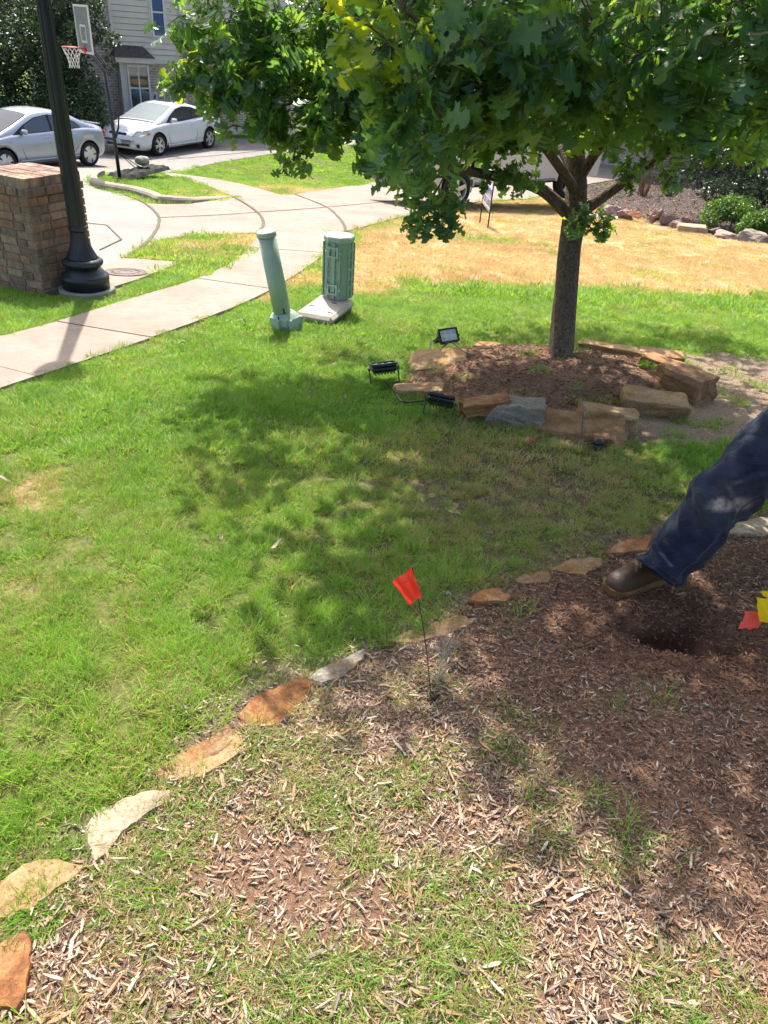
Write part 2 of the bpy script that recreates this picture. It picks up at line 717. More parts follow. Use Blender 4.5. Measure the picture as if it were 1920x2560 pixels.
M_WALK = concmat('walk_concrete', (.25, .20, .162), (.315, .26, .217))
M_APRON = concmat('driveway_concrete', (.235, .19, .155), (.31, .26, .22))
M_STREET = concmat('street_concrete', (.225, .205, .185), (.285, .265, .24))
M_KERB = concmat('kerb_concrete', (.25, .21, .165), (.32, .275, .22))
M_JOINT = mat('joint_filler', (.10, .08, .05), .95, .4, 30)

walk = empty('sidewalk', (0, 0, 0), kind='structure')
for i in range(len(J) - 1):
    a = NEAR[i * 5:i * 5 + 6]
    b = FAR[i * 5:i * 5 + 6]
    poly = a + b[::-1]
    # pull the two cross edges in a little: the joint between slabs
    def shrink(p0, p1, g=.006):
        v = Vector((p1[0] - p0[0], p1[1] - p0[1]))
        v = v.normalized() * g
        return (p0[0] + v.x, p0[1] + v.y)
    a2 = [shrink(a[0], a[1])] + a[1:-1] + [shrink(a[-1], a[-2])]
    b2 = [shrink(b[0], b[1])] + b[1:-1] + [shrink(b[-1], b[-2])]
    bm = sheet(a2 + b2[::-1], .022 + .003 * (i % 2), .10)
    obj('slab', bm, M_WALK, walk)
# second stretch of walk on the far side of the driveway, three slabs
w2a = wp([(584, 494), (527, 470), (470, 452), (400, 436)])
w2b = wp([(700, 489), (638, 470), (551, 451), (409, 432)])
for i in range(3):
    obj('slab', sheet([w2a[i], w2a[i + 1], w2b[i + 1], w2b[i]], .020 + .003 * i, .10), M_WALK, walk)

tag(obj('street', sheet(STREET, .012, .12), M_STREET), kind='structure')
tag(obj('driveway_apron', sheet(APRON, .016, .12), M_APRON), kind='structure')
dv = empty('driveway', kind='structure')
obj('slab', sheet(DRIVE1, .020, .12), M_APRON, dv)
obj('slab', sheet(DRIVE2, .024, .12), M_APRON, dv)
tag(obj('concrete_pad', sheet(PAD, .026, .12), M_WALK), kind='structure')


def strip(px, w, top, parent, name='joint', n=5):
    P = densify(wp(px), n)
    L_, R_ = [], []
    for i, p in enumerate(P):
        a = Vector(P[max(i - 1, 0)])
        b = Vector(P[min(i + 1, len(P) - 1)])
        t = (b - a).normalized()
        n = Vector((-t.y, t.x)) * w * (.5 + .12 * math.sin(i * 2.1))
        L_.append((p[0] + n.x, p[1] + n.y))
        R_.append((p[0] - n.x, p[1] - n.y))
    return obj(name, sheet(L_ + R_[::-1], top, .006), M_JOINT, parent)


strip([(646, 584), (657, 570), (658, 556), (650, 540), (625, 519), (584, 494)], .05, .030, dv)
strip([(864, 582), (860, 566), (845, 545), (812, 518), (737, 488)], .05, .030, dv)
strip([(308, 650), (335, 632), (365, 612), (385, 588), (397, 562), (393, 538), (358, 508), (300, 484)], .045, .026, dv)
strip([(400, 548), (550, 541), (658, 533), (807, 522), (990, 504), (1150, 478)], .016, .031, dv)
strip([(250, 628), (304, 602)], .02, .022, dv, n=1)
strip([(304, 602), (268, 566)], .02, .0225, dv, n=1)
strip([(268, 566), (215, 560)], .014, .022, dv)
strip([(420, 400), (560, 388), (700, 373)], .02, .022, dv)

# kerb round the grass island
def kerb(px, parent):
    P = densify(wp(px), 6)
    sec = [(0, -.10), (0, .085), (.03, .125), (.09, .14), (.165, .14), (.165, -.10)]
    bm = nb()
    rings = []
    for i, p in enumerate(P):
        a = Vector(P[max(i - 1, 0)])
        b = Vector(P[min(i + 1, len(P) - 1)])
        t = (b - a).normalized()
        n = Vector((-t.y, t.x))
        f = 1.0
        if i > len(P) * .72:
            f = max(.2, 1 - (i - len(P) * .72) / (len(P) * .28) * .85)
        rings.append([bm.verts.new((p[0] + n.x * s, p[1] + n.y * s, prof(p[1]) + z * (f if z > 0 else 1))) for s, z in sec])
    for i in range(len(rings) - 1):
        for k in range(len(sec) - 1):
            bm.faces.new((rings[i][k], rings[i][k + 1], rings[i + 1][k + 1], rings[i + 1][k]))
    bm.faces.new(rings[0])
    bm.faces.new(rings[-1][::-1])
    bmesh.ops.recalc_face_normals(bm, faces=bm.faces[:])
    return obj('kerb', bm, M_KERB, parent)


kb = kerb([(246, 440), (230, 448), (226, 460), (240, 470), (280, 478), (335, 488), (371, 500), (400, 510), (473, 510), (530, 503), (584, 495)], None)
tag(kb, kind='structure')

# manhole cover on the pad
mh = gp(314, 681, .026)
M_IRON = mat('rusty_iron', (.12, .085, .07), .7, .45, 12, .002, 90, .4)
root = empty('manhole_cover', (mh.x, mh.y, mh.z), label='round rusty iron manhole cover set in the small concrete pad', cat='manhole cover')
Rm = Matrix.Rotation(-math.atan(SLOPE), 4, 'X')
bm = lathe(nb(), [(.0, -.02), (.30, -.02), (.30, .012), (.265, .012), (.262, .004), (.0, .004)], 36, cap=False)
bm.transform(Rm @ Matrix.Scale(.74, 4))
obj('frame_ring', bm, M_IRON, root)
bm = nb()
lathe(bm, [(.01, .0), (.255, .0), (.255, .011), (.21, .011), (.207, .006), (.16, .006), (.157, .011), (.10, .011), (.097, .006), (.01, .006)], 36)
for k in range(12):
    a = k * math.pi / 6
    bbox(bm, (math.cos(a) * .18, math.sin(a) * .18, .008), (.03, .018, .008), Matrix.Rotation(a, 3, 'Z'))
bm.transform(Rm @ Matrix.Scale(.74, 4))
obj('lid', bm, M_IRON, root)

# ------------------------------------------------------------------ brick pillar
def brick_material():
    m = bpy.data.materials.new('clay_brick')
    m.use_nodes = True
    N = m.node_tree.nodes
    L = m.node_tree.links
    b = N['Principled BSDF']
    b.inputs['Roughness'].default_value = .9
    b.inputs['Specular IOR Level'].default_value = .2
    oi = N.new('ShaderNodeObjectInfo')
    rp = N.new('ShaderNodeValToRGB')
    rp.color_ramp.interpolation = 'CONSTANT'
    cols = [(.235, .135, .10), (.21, .14, .11), (.265, .165, .12), (.27, .195, .15), (.18, .125, .105), (.30, .21, .16), (.225, .13, .10), (.22, .155, .125)]
    while len(rp.color_ramp.elements) < len(cols):
        rp.color_ramp.elements.new(.5)
    for i, c in enumerate(cols):
        rp.color_ramp.elements[i].position = i / len(cols)
        rp.color_ramp.elements[i].color = (*c, 1)
    L.new(oi.outputs['Random'], rp.inputs[0])
    tc = N.new('ShaderNodeTexCoord')
    mp = N.new('ShaderNodeMapping')
    mp.inputs['Scale'].default_value = (1, 1, .35)
    geo = N.new('ShaderNodeNewGeometry')
    L.new(geo.outputs['Position'], mp.inputs[0])
    nz = N.new('ShaderNodeTexNoise')
    nz.inputs['Scale'].default_value = 26
    nz.inputs['Detail'].default_value = 7
    nz.inputs['Roughness'].default_value = .7
    L.new(mp.outputs[0], nz.inputs['Vector'])
    r2 = N.new('ShaderNodeValToRGB')
    r2.color_ramp.elements[0].position = .35
    r2.color_ramp.elements[0].color = (.62, .60, .58, 1)
    r2.color_ramp.elements[1].position = .66
    r2.color_ramp.elements[1].color = (1.4, 1.36, 1.3, 1)
    L.new(nz.outputs[0], r2.inputs[0])
    mx = N.new('ShaderNodeMix')
    mx.data_type = 'RGBA'
    mx.blend_type = 'MULTIPLY'
    mx.inputs[0].default_value = 1
    L.new(rp.outputs[0], mx.inputs[6])
    L.new(r2.outputs[0], mx.inputs[7])
    L.new(mx.outputs[2], b.inputs['Base Color'])
    bp = N.new('ShaderNodeBump')
    bp.inputs['Distance'].default_value = .004
    L.new(nz.outputs[0], bp.inputs['Height'])
    L.new(bp.outputs[0], b.inputs['Normal'])
    return m


M_BRICK = brick_material()
M_MORTAR = mat('mortar', (.30, .25, .205), .95, .25, 20, .003, 120, .15)


def brick_pillar():
    # near corner at the photographed pixel; right face runs back to the right, left face runs back to the left
    C = gp(112, 741)
    fr = (gp(152, 712) - gp(112, 741))
    ang = math.atan2(fr.y, fr.x)
    ang = rad(66)
    W = .62
    root = empty('brick_pillar', (C.x, C.y, prof(C.y) - .02), ang, 'square red brown brick pillar with flat brick top beside the lamp post', 'pillar')
    # local: corner at origin, x along right face (going back right), y to the left (other face)
    H = 14
    ch = .0705
    bl, bw, bh = .193, .09, .0595
    joint = .0105
    g = .003
    core = nb()
    bbox(core, (W / 2, W / 2, H * ch / 2 - .01), (W - .016, W - .016, H * ch))
    obj('mortar_core', core, M_MORTAR, root)
    meshes = {}

    flip = [False]

    def brick(c, s):
        if flip[0]:
            c = (c[1], c[0], c[2])
            s = (s[1], s[0], s[2])
        key = tuple(round(v, 3) for v in s)
        if key not in meshes:
            bm = nb()
            bbox(bm, (0, 0, 0), s, bev=.0035)
            me = bpy.data.meshes.new('brick')
            bm.to_mesh(me)
            bm.free()
            me.materials.append(M_BRICK)
            meshes[key] = me
        o = bpy.data.objects.new('brick', meshes[key])
        o.location = c
        link(o, root)
        return o
    rnd = random.Random(4)
    L3 = W                      # three bricks and a header per side
    for k in range(H):
        z = k * ch + ch / 2
        flip[0] = k % 2 == 1
        prd = .012 if k == H - 2 else 0.           # one corbelled course under the top
        if k == H - 1:
            continue
        # each side covers L3; alternate which face owns the corner
        for face in range(4):
            own = (k + face) % 2 == 0
            s0 = 0 if own else bw + joint
            s1 = L3 if not own else L3 - bw - joint
            s0, s1 = (0, L3 - bw - joint) if own else (0, L3 - bw - joint)
            off = 0
            u = off
            while u < s1 - .01:
                a = max(u, 0)
                e = min(u + bl, s1)
                if e - a > .03:
                    Lb = round(e - a, 3)
                    mid = (a + e) / 2
                    j = rnd.uniform(-.0025, .0025)
                    d = bw / 2 - .006 - prd + j
                    if face == 0:
                        brick((mid, d, z), (Lb, bw, bh))
                    elif face == 1:
                        brick((L3 - d, mid, z), (bw, Lb, bh))
                    elif face == 2:
                        brick((L3 - mid, L3 - d, z), (Lb, bw, bh))
                    else:
                        brick((d, L3 - mid, z), (bw, Lb, bh))
                u += bl + joint
    # top: soldier course laid flat
    flip[0] = False
    n = 8
    z = (H - 1) * ch + ch / 2 + .004
    for r in range(3):
        for q in range(n):
            wx = W / n - .009
            wy = W / 3 - .009
            brick((W / n * (q + .5), W / 3 * (r + .5), z + rnd.uniform(-.002, .002)), (round(wx, 3), round(wy, 3), bh + .014))
    return root


brick_pillar()

# ------------------------------------------------------------------ lamp post
M_BLACK = mat('black_paint', (.013, .015, .022), .38, .3, 6, .0008, 60, .5)
M_FOOT = concmat('footing_concrete', (.22, .21, .18), (.29, .275, .24))


def lamp_post():
    P = LAMP_P
    root = empty('street_lamp', (P.x, P.y, prof(P.y)), 0, 'tall black fluted cast iron lamp post standing on a round concrete footing', 'street lamp')
    root.scale = (.86, .86, .78)
    bm = lathe(nb(), [(.285, -.15), (.285, .085), (.275, .098), (.01, .098)], 40)
    obj('footing', bm, M_FOOT, root)
    z = .098
    bm = lathe(nb(), [(.236, z), (.236, z + .085), (.240, z + .09), (.242, z + .125), (.236, z + .145), (.215, z + .16), (.195, z + .185), (.175, z + .215), (.16, z + .225), (.155, z + .24)], 48)
    obj('base_plinth', bm, M_BLACK, root, True)
    z2 = z + .235

    def fl1(i, r, zz, a):
        return r + (.0035 * math.cos(a * 44) if 2 <= i <= 6 else 0)
    bm = lathe(nb(), [(.155, z2), (.165, z2 + .01), (.183, z2 + .02), (.196, z2 + .04), (.199, z2 + .058), (.194, z2 + .075), (.178, z2 + .09), (.165, z2 + .096), (.16, z2 + .10)], 176, fl=fl1)
    obj('base_ring', bm, M_BLACK, root, True)
    z3 = z2 + .098
    pr = []
    for i in range(15):
        t = i / 14
        r = .082 + .080 * (1 - t) ** 2.1
        pr.append((r, z3 + t * .30))
    bm = lathe(nb(), pr, 120, fl=lambda i, r, zz, a: r - .010 * (abs(math.sin(a * 10)) ** .5 < .62) * (1 if 0 < i < 13 else 0))
    obj('fluted_bell', bm, M_BLACK, root, True)
    z4 = z3 + .30
    bm = lathe(nb(), [(.084, z4), (.093, z4 + .006), (.093, z4 + .03), (.088, z4 + .036), (.096, z4 + .042), (.096, z4 + .05), (.083, z4 + .056)], 40)
    obj('collar', bm, M_BLACK, root, True)
    z5 = z4 + .05
    top = 4.5

    def fl2(i, r, zz, a):
        return r - .0075 * (abs(math.sin(a * 6)) < .72)
    bm = lathe(nb(), [(.086, z5), (.082, z5 + .6), (.074, z5 + 1.4), (.062, 2.9), (.050, top)], 96, fl=fl2)
    obj('shaft', bm, M_BLACK, root)
    # small sticker plate on the shaft
    bm = nb()
    lathe(bm, [(.084, z5 + .70), (.082, z5 + .95)], 48, cap=False)
    for v in list(bm.verts):
        a = math.atan2(v.co.y, v.co.x)
        if not (rad(172) < a % (2 * math.pi) < rad(204)):
            bm.verts.remove(v)
    obj('number_plate', bm, mat('white_plate', (.7, .7, .68), .6, .1), root)
    # lantern, above the frame
    gl = mat('frosted_glass', (.7, .7, .66), .3, .05, spec=.5)
    bm = lathe(nb(), [(.05, top), (.075, top + .03), (.06, top + .06), (.12, top + .11), (.13, top + .13)], 24)
    obj('lantern_base', bm, M_BLACK, root, True)
    bm = lathe(nb(), [(.11, top + .13), (.165, top + .28), (.17, top + .36), (.14, top + .45)], 24)
    obj('globe', bm, gl, root, True)
    bm = lathe(nb(), [(.18, top + .45), (.17, top + .47), (.10, top + .55), (.03, top + .60), (.02, top + .68), (.004, top + .70)], 24)
    obj('lantern_cap', bm, M_BLACK, root, True)


lamp_post()

# ------------------------------------------------------------------ basketball hoop
M_WHITE = mat('white_paint', (.6, .6, .59), .5, .1, 9)
M_RED = mat('red_rim', (.55, .025, .02), .45, .15, 9)
M_NET = mat('net_cord', (.75, .74, .70), .8, .08)
M_TARP = mat('black_tarp', (.014, .015, .017), .75, .3, 5, .01, 9, .15)
M_SACK = mat('grey_sack', (.30, .27, .235), .9, .3, 8, .01, 30)


def hoop():
    B = gp(300, 452)
    z0 = prof(B.y) + .10
    f = Vector((-.8, -.6, 0)).normalized()       # direction the board faces
    ang = math.atan2(f.y, f.x)
    root = empty('basketball_hoop', (B.x, B.y, z0), ang, 'portable basketball hoop with clear backboard, red rim and white net on the island', 'basketball hoop')
    root.scale = (.89, .89, .89)
    # local x = facing direction. Base lies behind (-x)
    bm = nb()
    tube(bm, [(0, 0, 0), (.02, 0, 1.2), (.06, 0, 2.55)], [.048, .046, .044], 10)
    tube(bm, [(.06, 0, 2.5), (.05, 0, 2.62)], [.05, .05], 10)
    obj('pole', bm, M_BLACK, root, True)
    bm = nb()
    bz = 3.30
    for s in (-.11, .11):
        tube(bm, [(.05, s, 2.60), (.42, s, 3.05)], .022, 6)
        tube(bm, [(.05, s, 2.42), (.41, s, 2.9)], .022, 6)
        tube(bm, [(.41, s, 2.85), (.42, s * 2.0, 3.6)], .018, 6)
    tube(bm, [(-.02, 0, 2.60), (-.26, 0, 2.42), (-.26, 0, 2.05), (-.12, 0, 1.15)], .022, 6)
    obj('bracket', bm, M_BLACK, root)
    bm = nb()
    tube(bm, [(-.12, 0, 1.17), (-.03, 0, .93)], [.025, .03], 6)
    obj('handle_grip', bm, mat('blue_grip', (.02, .035, .16), .5, .1), root)
    # backboard: frame + clear sheet + white lines
    bb = empty('backboard', (0, 0, 0))
    bb.parent = root
    bx, bh, bw = .45, 1.0, 1.18
    zc = 3.30
    glass = bpy.data.materials.new('clear_acrylic')
    glass.use_nodes = True
    b = glass.node_tree.nodes['Principled BSDF']
    b.inputs['Base Color'].default_value = (.78, .82, .80, 1)
    b.inputs['Transmission Weight'].default_value = .75
    b.inputs['Roughness'].default_value = .12
    b.inputs['IOR'].default_value = 1.05
    bm = nb()
    bbox(bm, (bx, 0, zc), (.012, bw - .06, bh - .06))
    obj('sheet', bm, glass, bb)
    bm = nb()
    t = .045
    for s in (-1, 1):
        bbox(bm, (bx, s * (bw / 2 - t / 2), zc), (.03, t, bh))
        bbox(bm, (bx, 0, zc + s * (bh / 2 - t / 2)), (.029, bw - 2 * t, t))
    obj('frame', bm, M_WHITE, bb)
    bm = nb()
    q = .035
    for s in (-1, 1):
        bbox(bm, (bx + .009, s * .22, zc - .09), (.004, q, .36))
        bbox(bm, (bx + .009, 0, zc - .09 + s * .165), (.0035, .405, q))
    obj('target_square', bm, M_WHITE, bb)
    # rim
    rz = zc - .38
    rc = Vector((bx + .10 + .23, 0, rz))
    bm = nb()
    pts = [rc + Vector((math.cos(a) * .228, math.sin(a) * .228, 0)) for a in [2 * math.pi * k / 28 for k in range(29)]]
    tube(bm, pts, .011, 6)
    bbox(bm, (bx + .055, 0, rz), (.10, .16, .02))
    bbox(bm, (bx + .02, 0, rz - .04), (.02, .16, .12))
    for s in (-1, 1):
        tube(bm, [(bx + .02, s * .06, rz - .08), (bx + .16, s * .14, rz - .005)], .008, 6)
    obj('rim', bm, M_RED, root)
    # net: diagonal cords
    bm = nb()
    nn = 12

    def np_(k, lev):
        r = [.225, .19, .15, .125, .115, .12][lev]
        a = 2 * math.pi * (k + .5 * (lev % 2)) / nn
        return rc + Vector((math.cos(a) * r, math.sin(a) * r, -.012 - lev * .085))
    for lev in range(5):
        for k in range(nn):
            if lev % 2 == 0:
                tube(bm, [np_(k, lev), np_(k, lev + 1)], .0055, 4)
                tube(bm, [np_(k, lev), np_(k - 1, lev + 1)], .0055, 4)
            else:
                tube(bm, [np_(k, lev), np_(k, lev + 1)], .0055, 4)
                tube(bm, [np_(k, lev), np_(k + 1, lev + 1)], .0055, 4)
    obj('net', bm, M_NET, root)
    # base with tarp, local direction pointing to the photo's right: computed in world then brought local
    Rl = Matrix.Rotation(-ang, 3, 'Z')
    e = gp(408, 446)
    d = Vector((e.x - B.x, e.y - B.y, 0))
    Lb = d.length / .89
    d.normalize()
    dl = Rl @ d
    sl_ = Vector((-dl.y, dl.x, 0))
    bm = nb()
    nu, nv = 18, 10
    V = []
    for i in range(nu + 1):
        row = []
        for j in range(nv + 1):
            u = -.06 + (Lb + .06) * i / nu
            wv = (j / nv - .5) * .82 * (1 - .18 * (i / nu))
            e_ = min(i, nu - i, j, nv - j)
            h = .0 if e_ == 0 else (.10 if e_ == 1 else .14)
            p = dl * u + sl_ * wv
            h *= .75 + .6 * mnoise.noise(Vector((u * 4.2, wv * 6, 2.)))
            row.append(bm.verts.new((p.x, p.y, max(h, 0) - .02)))
        V.append(row)
    for i in range(nu):
        for j in range(nv):
            bm.faces.new((V[i][j], V[i + 1][j], V[i + 1][j + 1], V[i][j + 1]))
    obj('covered_base', bm, M_TARP, root, False)
    bm = nb()
    for s in (-.10, .10):
        a = dl * .85 + sl_ * s
        tube(bm, [(.01, 0, .62), (a.x, a.y, .12)], .013, 6)
    obj('strut', bm, M_BLACK, root)
    # sand sack lying on the base
    a = B + d * .98
    bm = nb()
    bmesh.ops.create_icosphere(bm, subdivisions=3, radius=1)
    for v in bm.verts:
        c = v.co.copy()
        v.co = Vector((c.x * .20, c.y * .13, c.z * .11)) * (1 + .12 * mnoise.noise(c * 1.8))
        v.co.x *= 1 + .25 * abs(c.z) ** 2
    o = obj('sand_sack', bm, M_SACK, None, True)
    o.location = (a.x, a.y, z0 + .24)
    o.rotation_euler = (.1, .12, math.atan2(d.y, d.x) - .35)
    tag(o, 'round grey sand sack weighing down the black hoop base', 'sand sack')


hoop()

# ------------------------------------------------------------------ cars
M_TYRE = mat('tyre_rubber', (.018, .018, .019), .85, .3, 20, .001, 80, .25)
M_RIMM = mat('wheel_alloy', (.55, .55, .54), .35, .08, 9, metal=.55)
M_DARK = mat('dark_plastic', (.012, .012, .013), .6, .2)
M_CHROME = mat('chrome', (.7, .7, .7), .12, .0, metal=1.)


def glassmat(name, tint, rough=.03, coat=1):
    m = bpy.data.materials.new(name)
    m.use_nodes = True
    b = m.node_tree.nodes['Principled BSDF']
    b.inputs['Base Color'].default_value = (*tint, 1)
    b.inputs['Roughness'].default_value = rough
    b.inputs['Specular IOR Level'].default_value = .6
    b.inputs['Coat Weight'].default_value = coat
    if not coat:
        b.inputs['Specular IOR Level'].default_value = .25
    b.inputs['Coat Roughness'].default_value = .02
    return m


M_GLASS = glassmat('tinted_car_glass', (.020, .026, .034))
M_WSH = glassmat('windscreen_glass', (.30, .34, .34), .10)


def catm(pts, x):
    """smooth interpolation of (x, v) samples"""
    xs = [p[0] for p in pts]
    if x <= xs[0]:
        return pts[0][1]
    if x >= xs[-1]:
        return pts[-1][1]
    for i in range(len(pts) - 1):
        if xs[i] <= x <= xs[i + 1]:
            break
    x0, x1 = xs[i], xs[i + 1]
    t = (x - x0) / (x1 - x0)

    def m(k):
        a = max(k - 1, 0)
        b = min(k + 1, len(pts) - 1)
        return (pts[b][1] - pts[a][1]) / (xs[b] - xs[a])
    h = x1 - x0
    t2, t3 = t * t, t * t * t
    return (2 * t3 - 3 * t2 + 1) * pts[i][1] + (t3 - 2 * t2 + t) * h * m(i) + (-2 * t3 + 3 * t2) * pts[i + 1][1] + (t3 - t2) * h * m(i + 1)


def wheel(parent, x, y, r, w, style, side):
    """wheel hub at (x, y, r); side +1/-1 is outward y"""
    wv = empty('wheel', (x, y, r))
    wv.parent = parent
    rr = r * .70
    bm = nb()
    lathe(bm, [(rr, -w / 2), (r * .94, -w / 2), (r, -w * .34), (r, w * .34), (r * .94, w / 2), (rr, w / 2), (rr - .005, w * .2)], 36, cap=False)
    bm.transform(Matrix.Rotation(-side * math.pi / 2, 4, 'X'))
    obj('tyre', bm, M_TYRE, wv, True)
    bm = nb()
    lathe(bm, [(rr + .004, w * .40), (rr - .008, w * .47), (rr - .022, w * .42), (rr - .03, .02), (.02, .0)], 36, cap=False)
    if style == 'cap':          # flat wheel cover with five narrow openings
        lathe(bm, [(rr - .02, w * .40), (rr * .72, w * .46), (rr * .35, w * .42), (.03, w * .47), (.01, w * .47)], 36, cap=False)
        for k in range(5):
            dk = nb()
            a = 2 * math.pi * k / 5 + .3
            prism(dk, [(-.012, rr * .55), (.012, rr * .55), (.030, rr * .93), (-.030, rr * .93)], w * .42, w * .475, Matrix.Rotation(a, 3, 'Z'))
            dk.transform(Matrix.Rotation(-side * math.pi / 2, 4, 'X'))
            obj('vent', dk, M_DARK, wv)
    else:
        nsp = 5
        for k in range(nsp):
            for d in (-.17, .17) if style == 'twin' else (0,):
                a = 2 * math.pi * k / nsp + d
                ww = .020 if style == 'twin' else .05
                prism(bm, [(-ww, .03), (ww, .03), (ww * .9, rr * .97), (-ww * .9, rr * .97)], w * .30, w * .42, Matrix.Rotation(a, 3, 'Z'))
        lathe(bm, [(.065, w * .25), (.06, w * .45), (.03, w * .47), (.01, w * .47)], 20, cap=False)
        dk = nb()
        lathe(dk, [(rr - .02, .03), (.01, .03)], 30, cap=False)
        dk.transform(Matrix.Rotation(-side * math.pi / 2, 4, 'X'))
        obj('brake_disc', dk, M_DARK, wv)
    bm.transform(Matrix.Rotation(-side * math.pi / 2, 4, 'X'))
    obj('rim', bm, M_RIMM, wv)
    return wv


def car(name, loc, heading, paint, S, label, wsh=M_WSH):
    """S: spec. Local x forward, y left, z up, origin on the ground under the middle of the wheelbase."""
    root = empty(name, loc, heading, label, 'car')
    root.rotation_euler = (0, S.get('tilt', 0), heading)
    nst = 56
    x0, x1 = S['x0'], S['x1']
    deck, bot, wid = S['deck'], S['bot'], S['wid']
    belt = S['belt']
    # ---- lower body: ring of points per station
    bm = nb()
    rings = []
    for i in range(nst + 1):
        t = i / nst
        x = x0 + (x1 - x0) * (.5 - .5 * math.cos(math.pi * t)) if False else x0 + (x1 - x0) * t
        w = catm(wid, x)
        zt = catm(deck, x)
        zb = catm(bot, x)
        zs = min(catm(belt, x), zt - .01)
        ring = []
        pts = [(w * .86, zb), (w * .97, zb + .10), (w, zb + .24), (w * 1.005, (zb + zs) * .5 + .06), (w * .985, zs - .05), (w * .955, zs + .0), (w * .85, zs * .3 + zt * .7), (w * .55, zt + .004), (w * .25, zt + .012), (0, zt + .014)]
        for (yy, zz) in pts:
            ring.append(bm.verts.new((x, yy, zz)))
        rings.append((ring, [bm.verts.new((x, -yy, zz)) for (yy, zz) in pts[:-1]]))
    for i in range(nst):
        A, A2 = rings[i]
        B, B2 = rings[i + 1]
        for k in range(len(A) - 1):
            bm.faces.new((A[k], B[k], B[k + 1], A[k + 1]))
        A3 = A2 + [A[-1]]
        B3 = B2 + [B[-1]]
        for k in range(len(A3) - 1):
            bm.faces.new((A3[k + 1], B3[k + 1], B3[k], A3[k]))
        bm.faces.new((A[0], A2[0], B2[0], B[0]))
    for (R_, R2) in (rings[0], rings[-1]):
        bm.faces.new(R_ + R2[::-1])
    bmesh.ops.recalc_face_normals(bm, faces=bm.faces[:])
    body = obj('body', bm, [paint, M_DARK], root, True)
    # wheel openings
    cut = nb()
    for wx in S['wheels']:
        for s in (1, -1):
            c = nb()
            lathe(c, [(S['wr'] * 1.14, -.16), (S['wr'] * 1.14, .30)], 28)
            c.transform(Matrix.Translation((wx, s * (S['tw'] - .06), S['wr'] * 1.02)) @ Matrix.Rotation(-s * math.pi / 2, 4, 'X'))
            bmesh.ops.recalc_face_normals(c, faces=c.faces[:])
            me = bpy.data.meshes.new('c')
            c.to_mesh(me)
            c.free()
            cut.from_mesh(me)
    co = obj('cutter', cut, [M_DARK], root)
    bpy.context.view_layer.update()
    md = body.modifiers.new('b', 'BOOLEAN')
    md.operation = 'DIFFERENCE'
    md.object = co
    md.solver = 'EXACT'
    try:
        md.material_mode = 'TRANSFER'
    except Exception:
        pass
    dg = bpy.context.evaluated_depsgraph_get()
    me = bpy.data.meshes.new_from_object(body.evaluated_get(dg))
    body.modifiers.clear()
    body.data = me
    bpy.data.objects.remove(co, do_unlink=True)
    # ---- cabin shell (pillars + roof), solid, glass laid over it
    bm = nb()
    roof = S['roof']            # list of (x, z)
    ce = []
    xa, xb = S['cabin']         # rear, front extents at the belt
    nn = 30
    yb = lambda x: catm(wid, x) * .925
    ytop = lambda z: (catm(wid, 0) * .925 - (z - catm(belt, 0)) * S['tumble'])

    def yside(x, z):
        zb_ = catm(belt, x)
        return yb(x) - max(0, z - zb_) * S['tumble']
    rings = []
    for i in range(nn + 1):
        x = xa + (xb - xa) * i / nn
        zr = catm(roof, x)
        zb_ = catm(belt, x) - .06
        zr = max(zr, zb_ + .01)
        pts = [(yb(x), zb_), (yside(x, zb_ + (zr - zb_) * .5), zb_ + (zr - zb_) * .5), (yside(x, zr) + .0, zr - .055 * min(1, (zr - zb_) * 3)), (yside(x, zr) * .9, zr - .015 * min(1, (zr - zb_) * 3)), (yside(x, zr) * .5, zr + .012), (0, zr + .018)]
        rings.append(([bm.verts.new((x, p[0], p[1])) for p in pts], [bm.verts.new((x, -p[0], p[1])) for p in pts[:-1]]))
    for i in range(nn):
        A, A2 = rings[i]
        B, B2 = rings[i + 1]
        for k in range(len(A) - 1):
            bm.faces.new((A[k], B[k], B[k + 1], A[k + 1]))
        A3 = A2 + [A[-1]]
        B3 = B2 + [B[-1]]
        for k in range(len(A3) - 1):
            bm.faces.new((A3[k + 1], B3[k + 1], B3[k], A3[k]))
    bmesh.ops.recalc_face_normals(bm, faces=bm.faces[:])
    obj('roof', bm, paint, root, True)

    def sidepoly(name, poly, m, parent, off=.006, thick=.0):
        out = []
        for s in (1, -1):
            bm = nb()
            fv = [bm.verts.new((x, s * (yside(x, z) + off), z)) for x, z in poly]
            bm.faces.new(fv if s > 0 else fv[::-1])
            bmesh.ops.triangulate(bm, faces=bm.faces[:])
            bmesh.ops.subdivide_edges(bm, edges=bm.edges[:], cuts=3, use_grid_fill=True)
            for v in bm.verts:
                v.co.y = s * (yside(v.co.x, v.co.z) + off)
            out.append(obj(name, bm, m, parent))
        return out
    sidepoly('window_trim', S['trim'], M_DARK, root, .005)
    for poly in S['windows']:
        sidepoly('window', poly, M_GLASS, root, .010)
    # windscreen and rear glass lie on the roof loft
    def loftglass(name, xs_, xe_, m, inset=.10):
        bm = nb()
        n = 10
        rows = []
        for i in range(n + 1):
            x = xs_ + (xe_ - xs_) * i / n
            zr = catm(roof, x)
            row = []
            for j in range(9):
                f = j / 4 - 1
                hw = yside(x, zr) * (1 - inset)
                row.append(bm.verts.new((x, f * hw, zr + .024 - .024 * f * f)))
            rows.append(row)
        for i in range(n):
            for j in range(8):
                bm.faces.new((rows[i][j], rows[i + 1][j], rows[i + 1][j + 1], rows[i][j + 1]))
        bmesh.ops.recalc_face_normals(bm, faces=bm.faces[:])
        for f in bm.faces:
            if f.normal.z < 0:
                f.normal_flip()
        return obj(name, bm, m, root, True)
    loftglass('windscreen', S['ws'][0], S['ws'][1], wsh)
    loftglass('rear_window', S['rw'][0], S['rw'][1], M_GLASS)
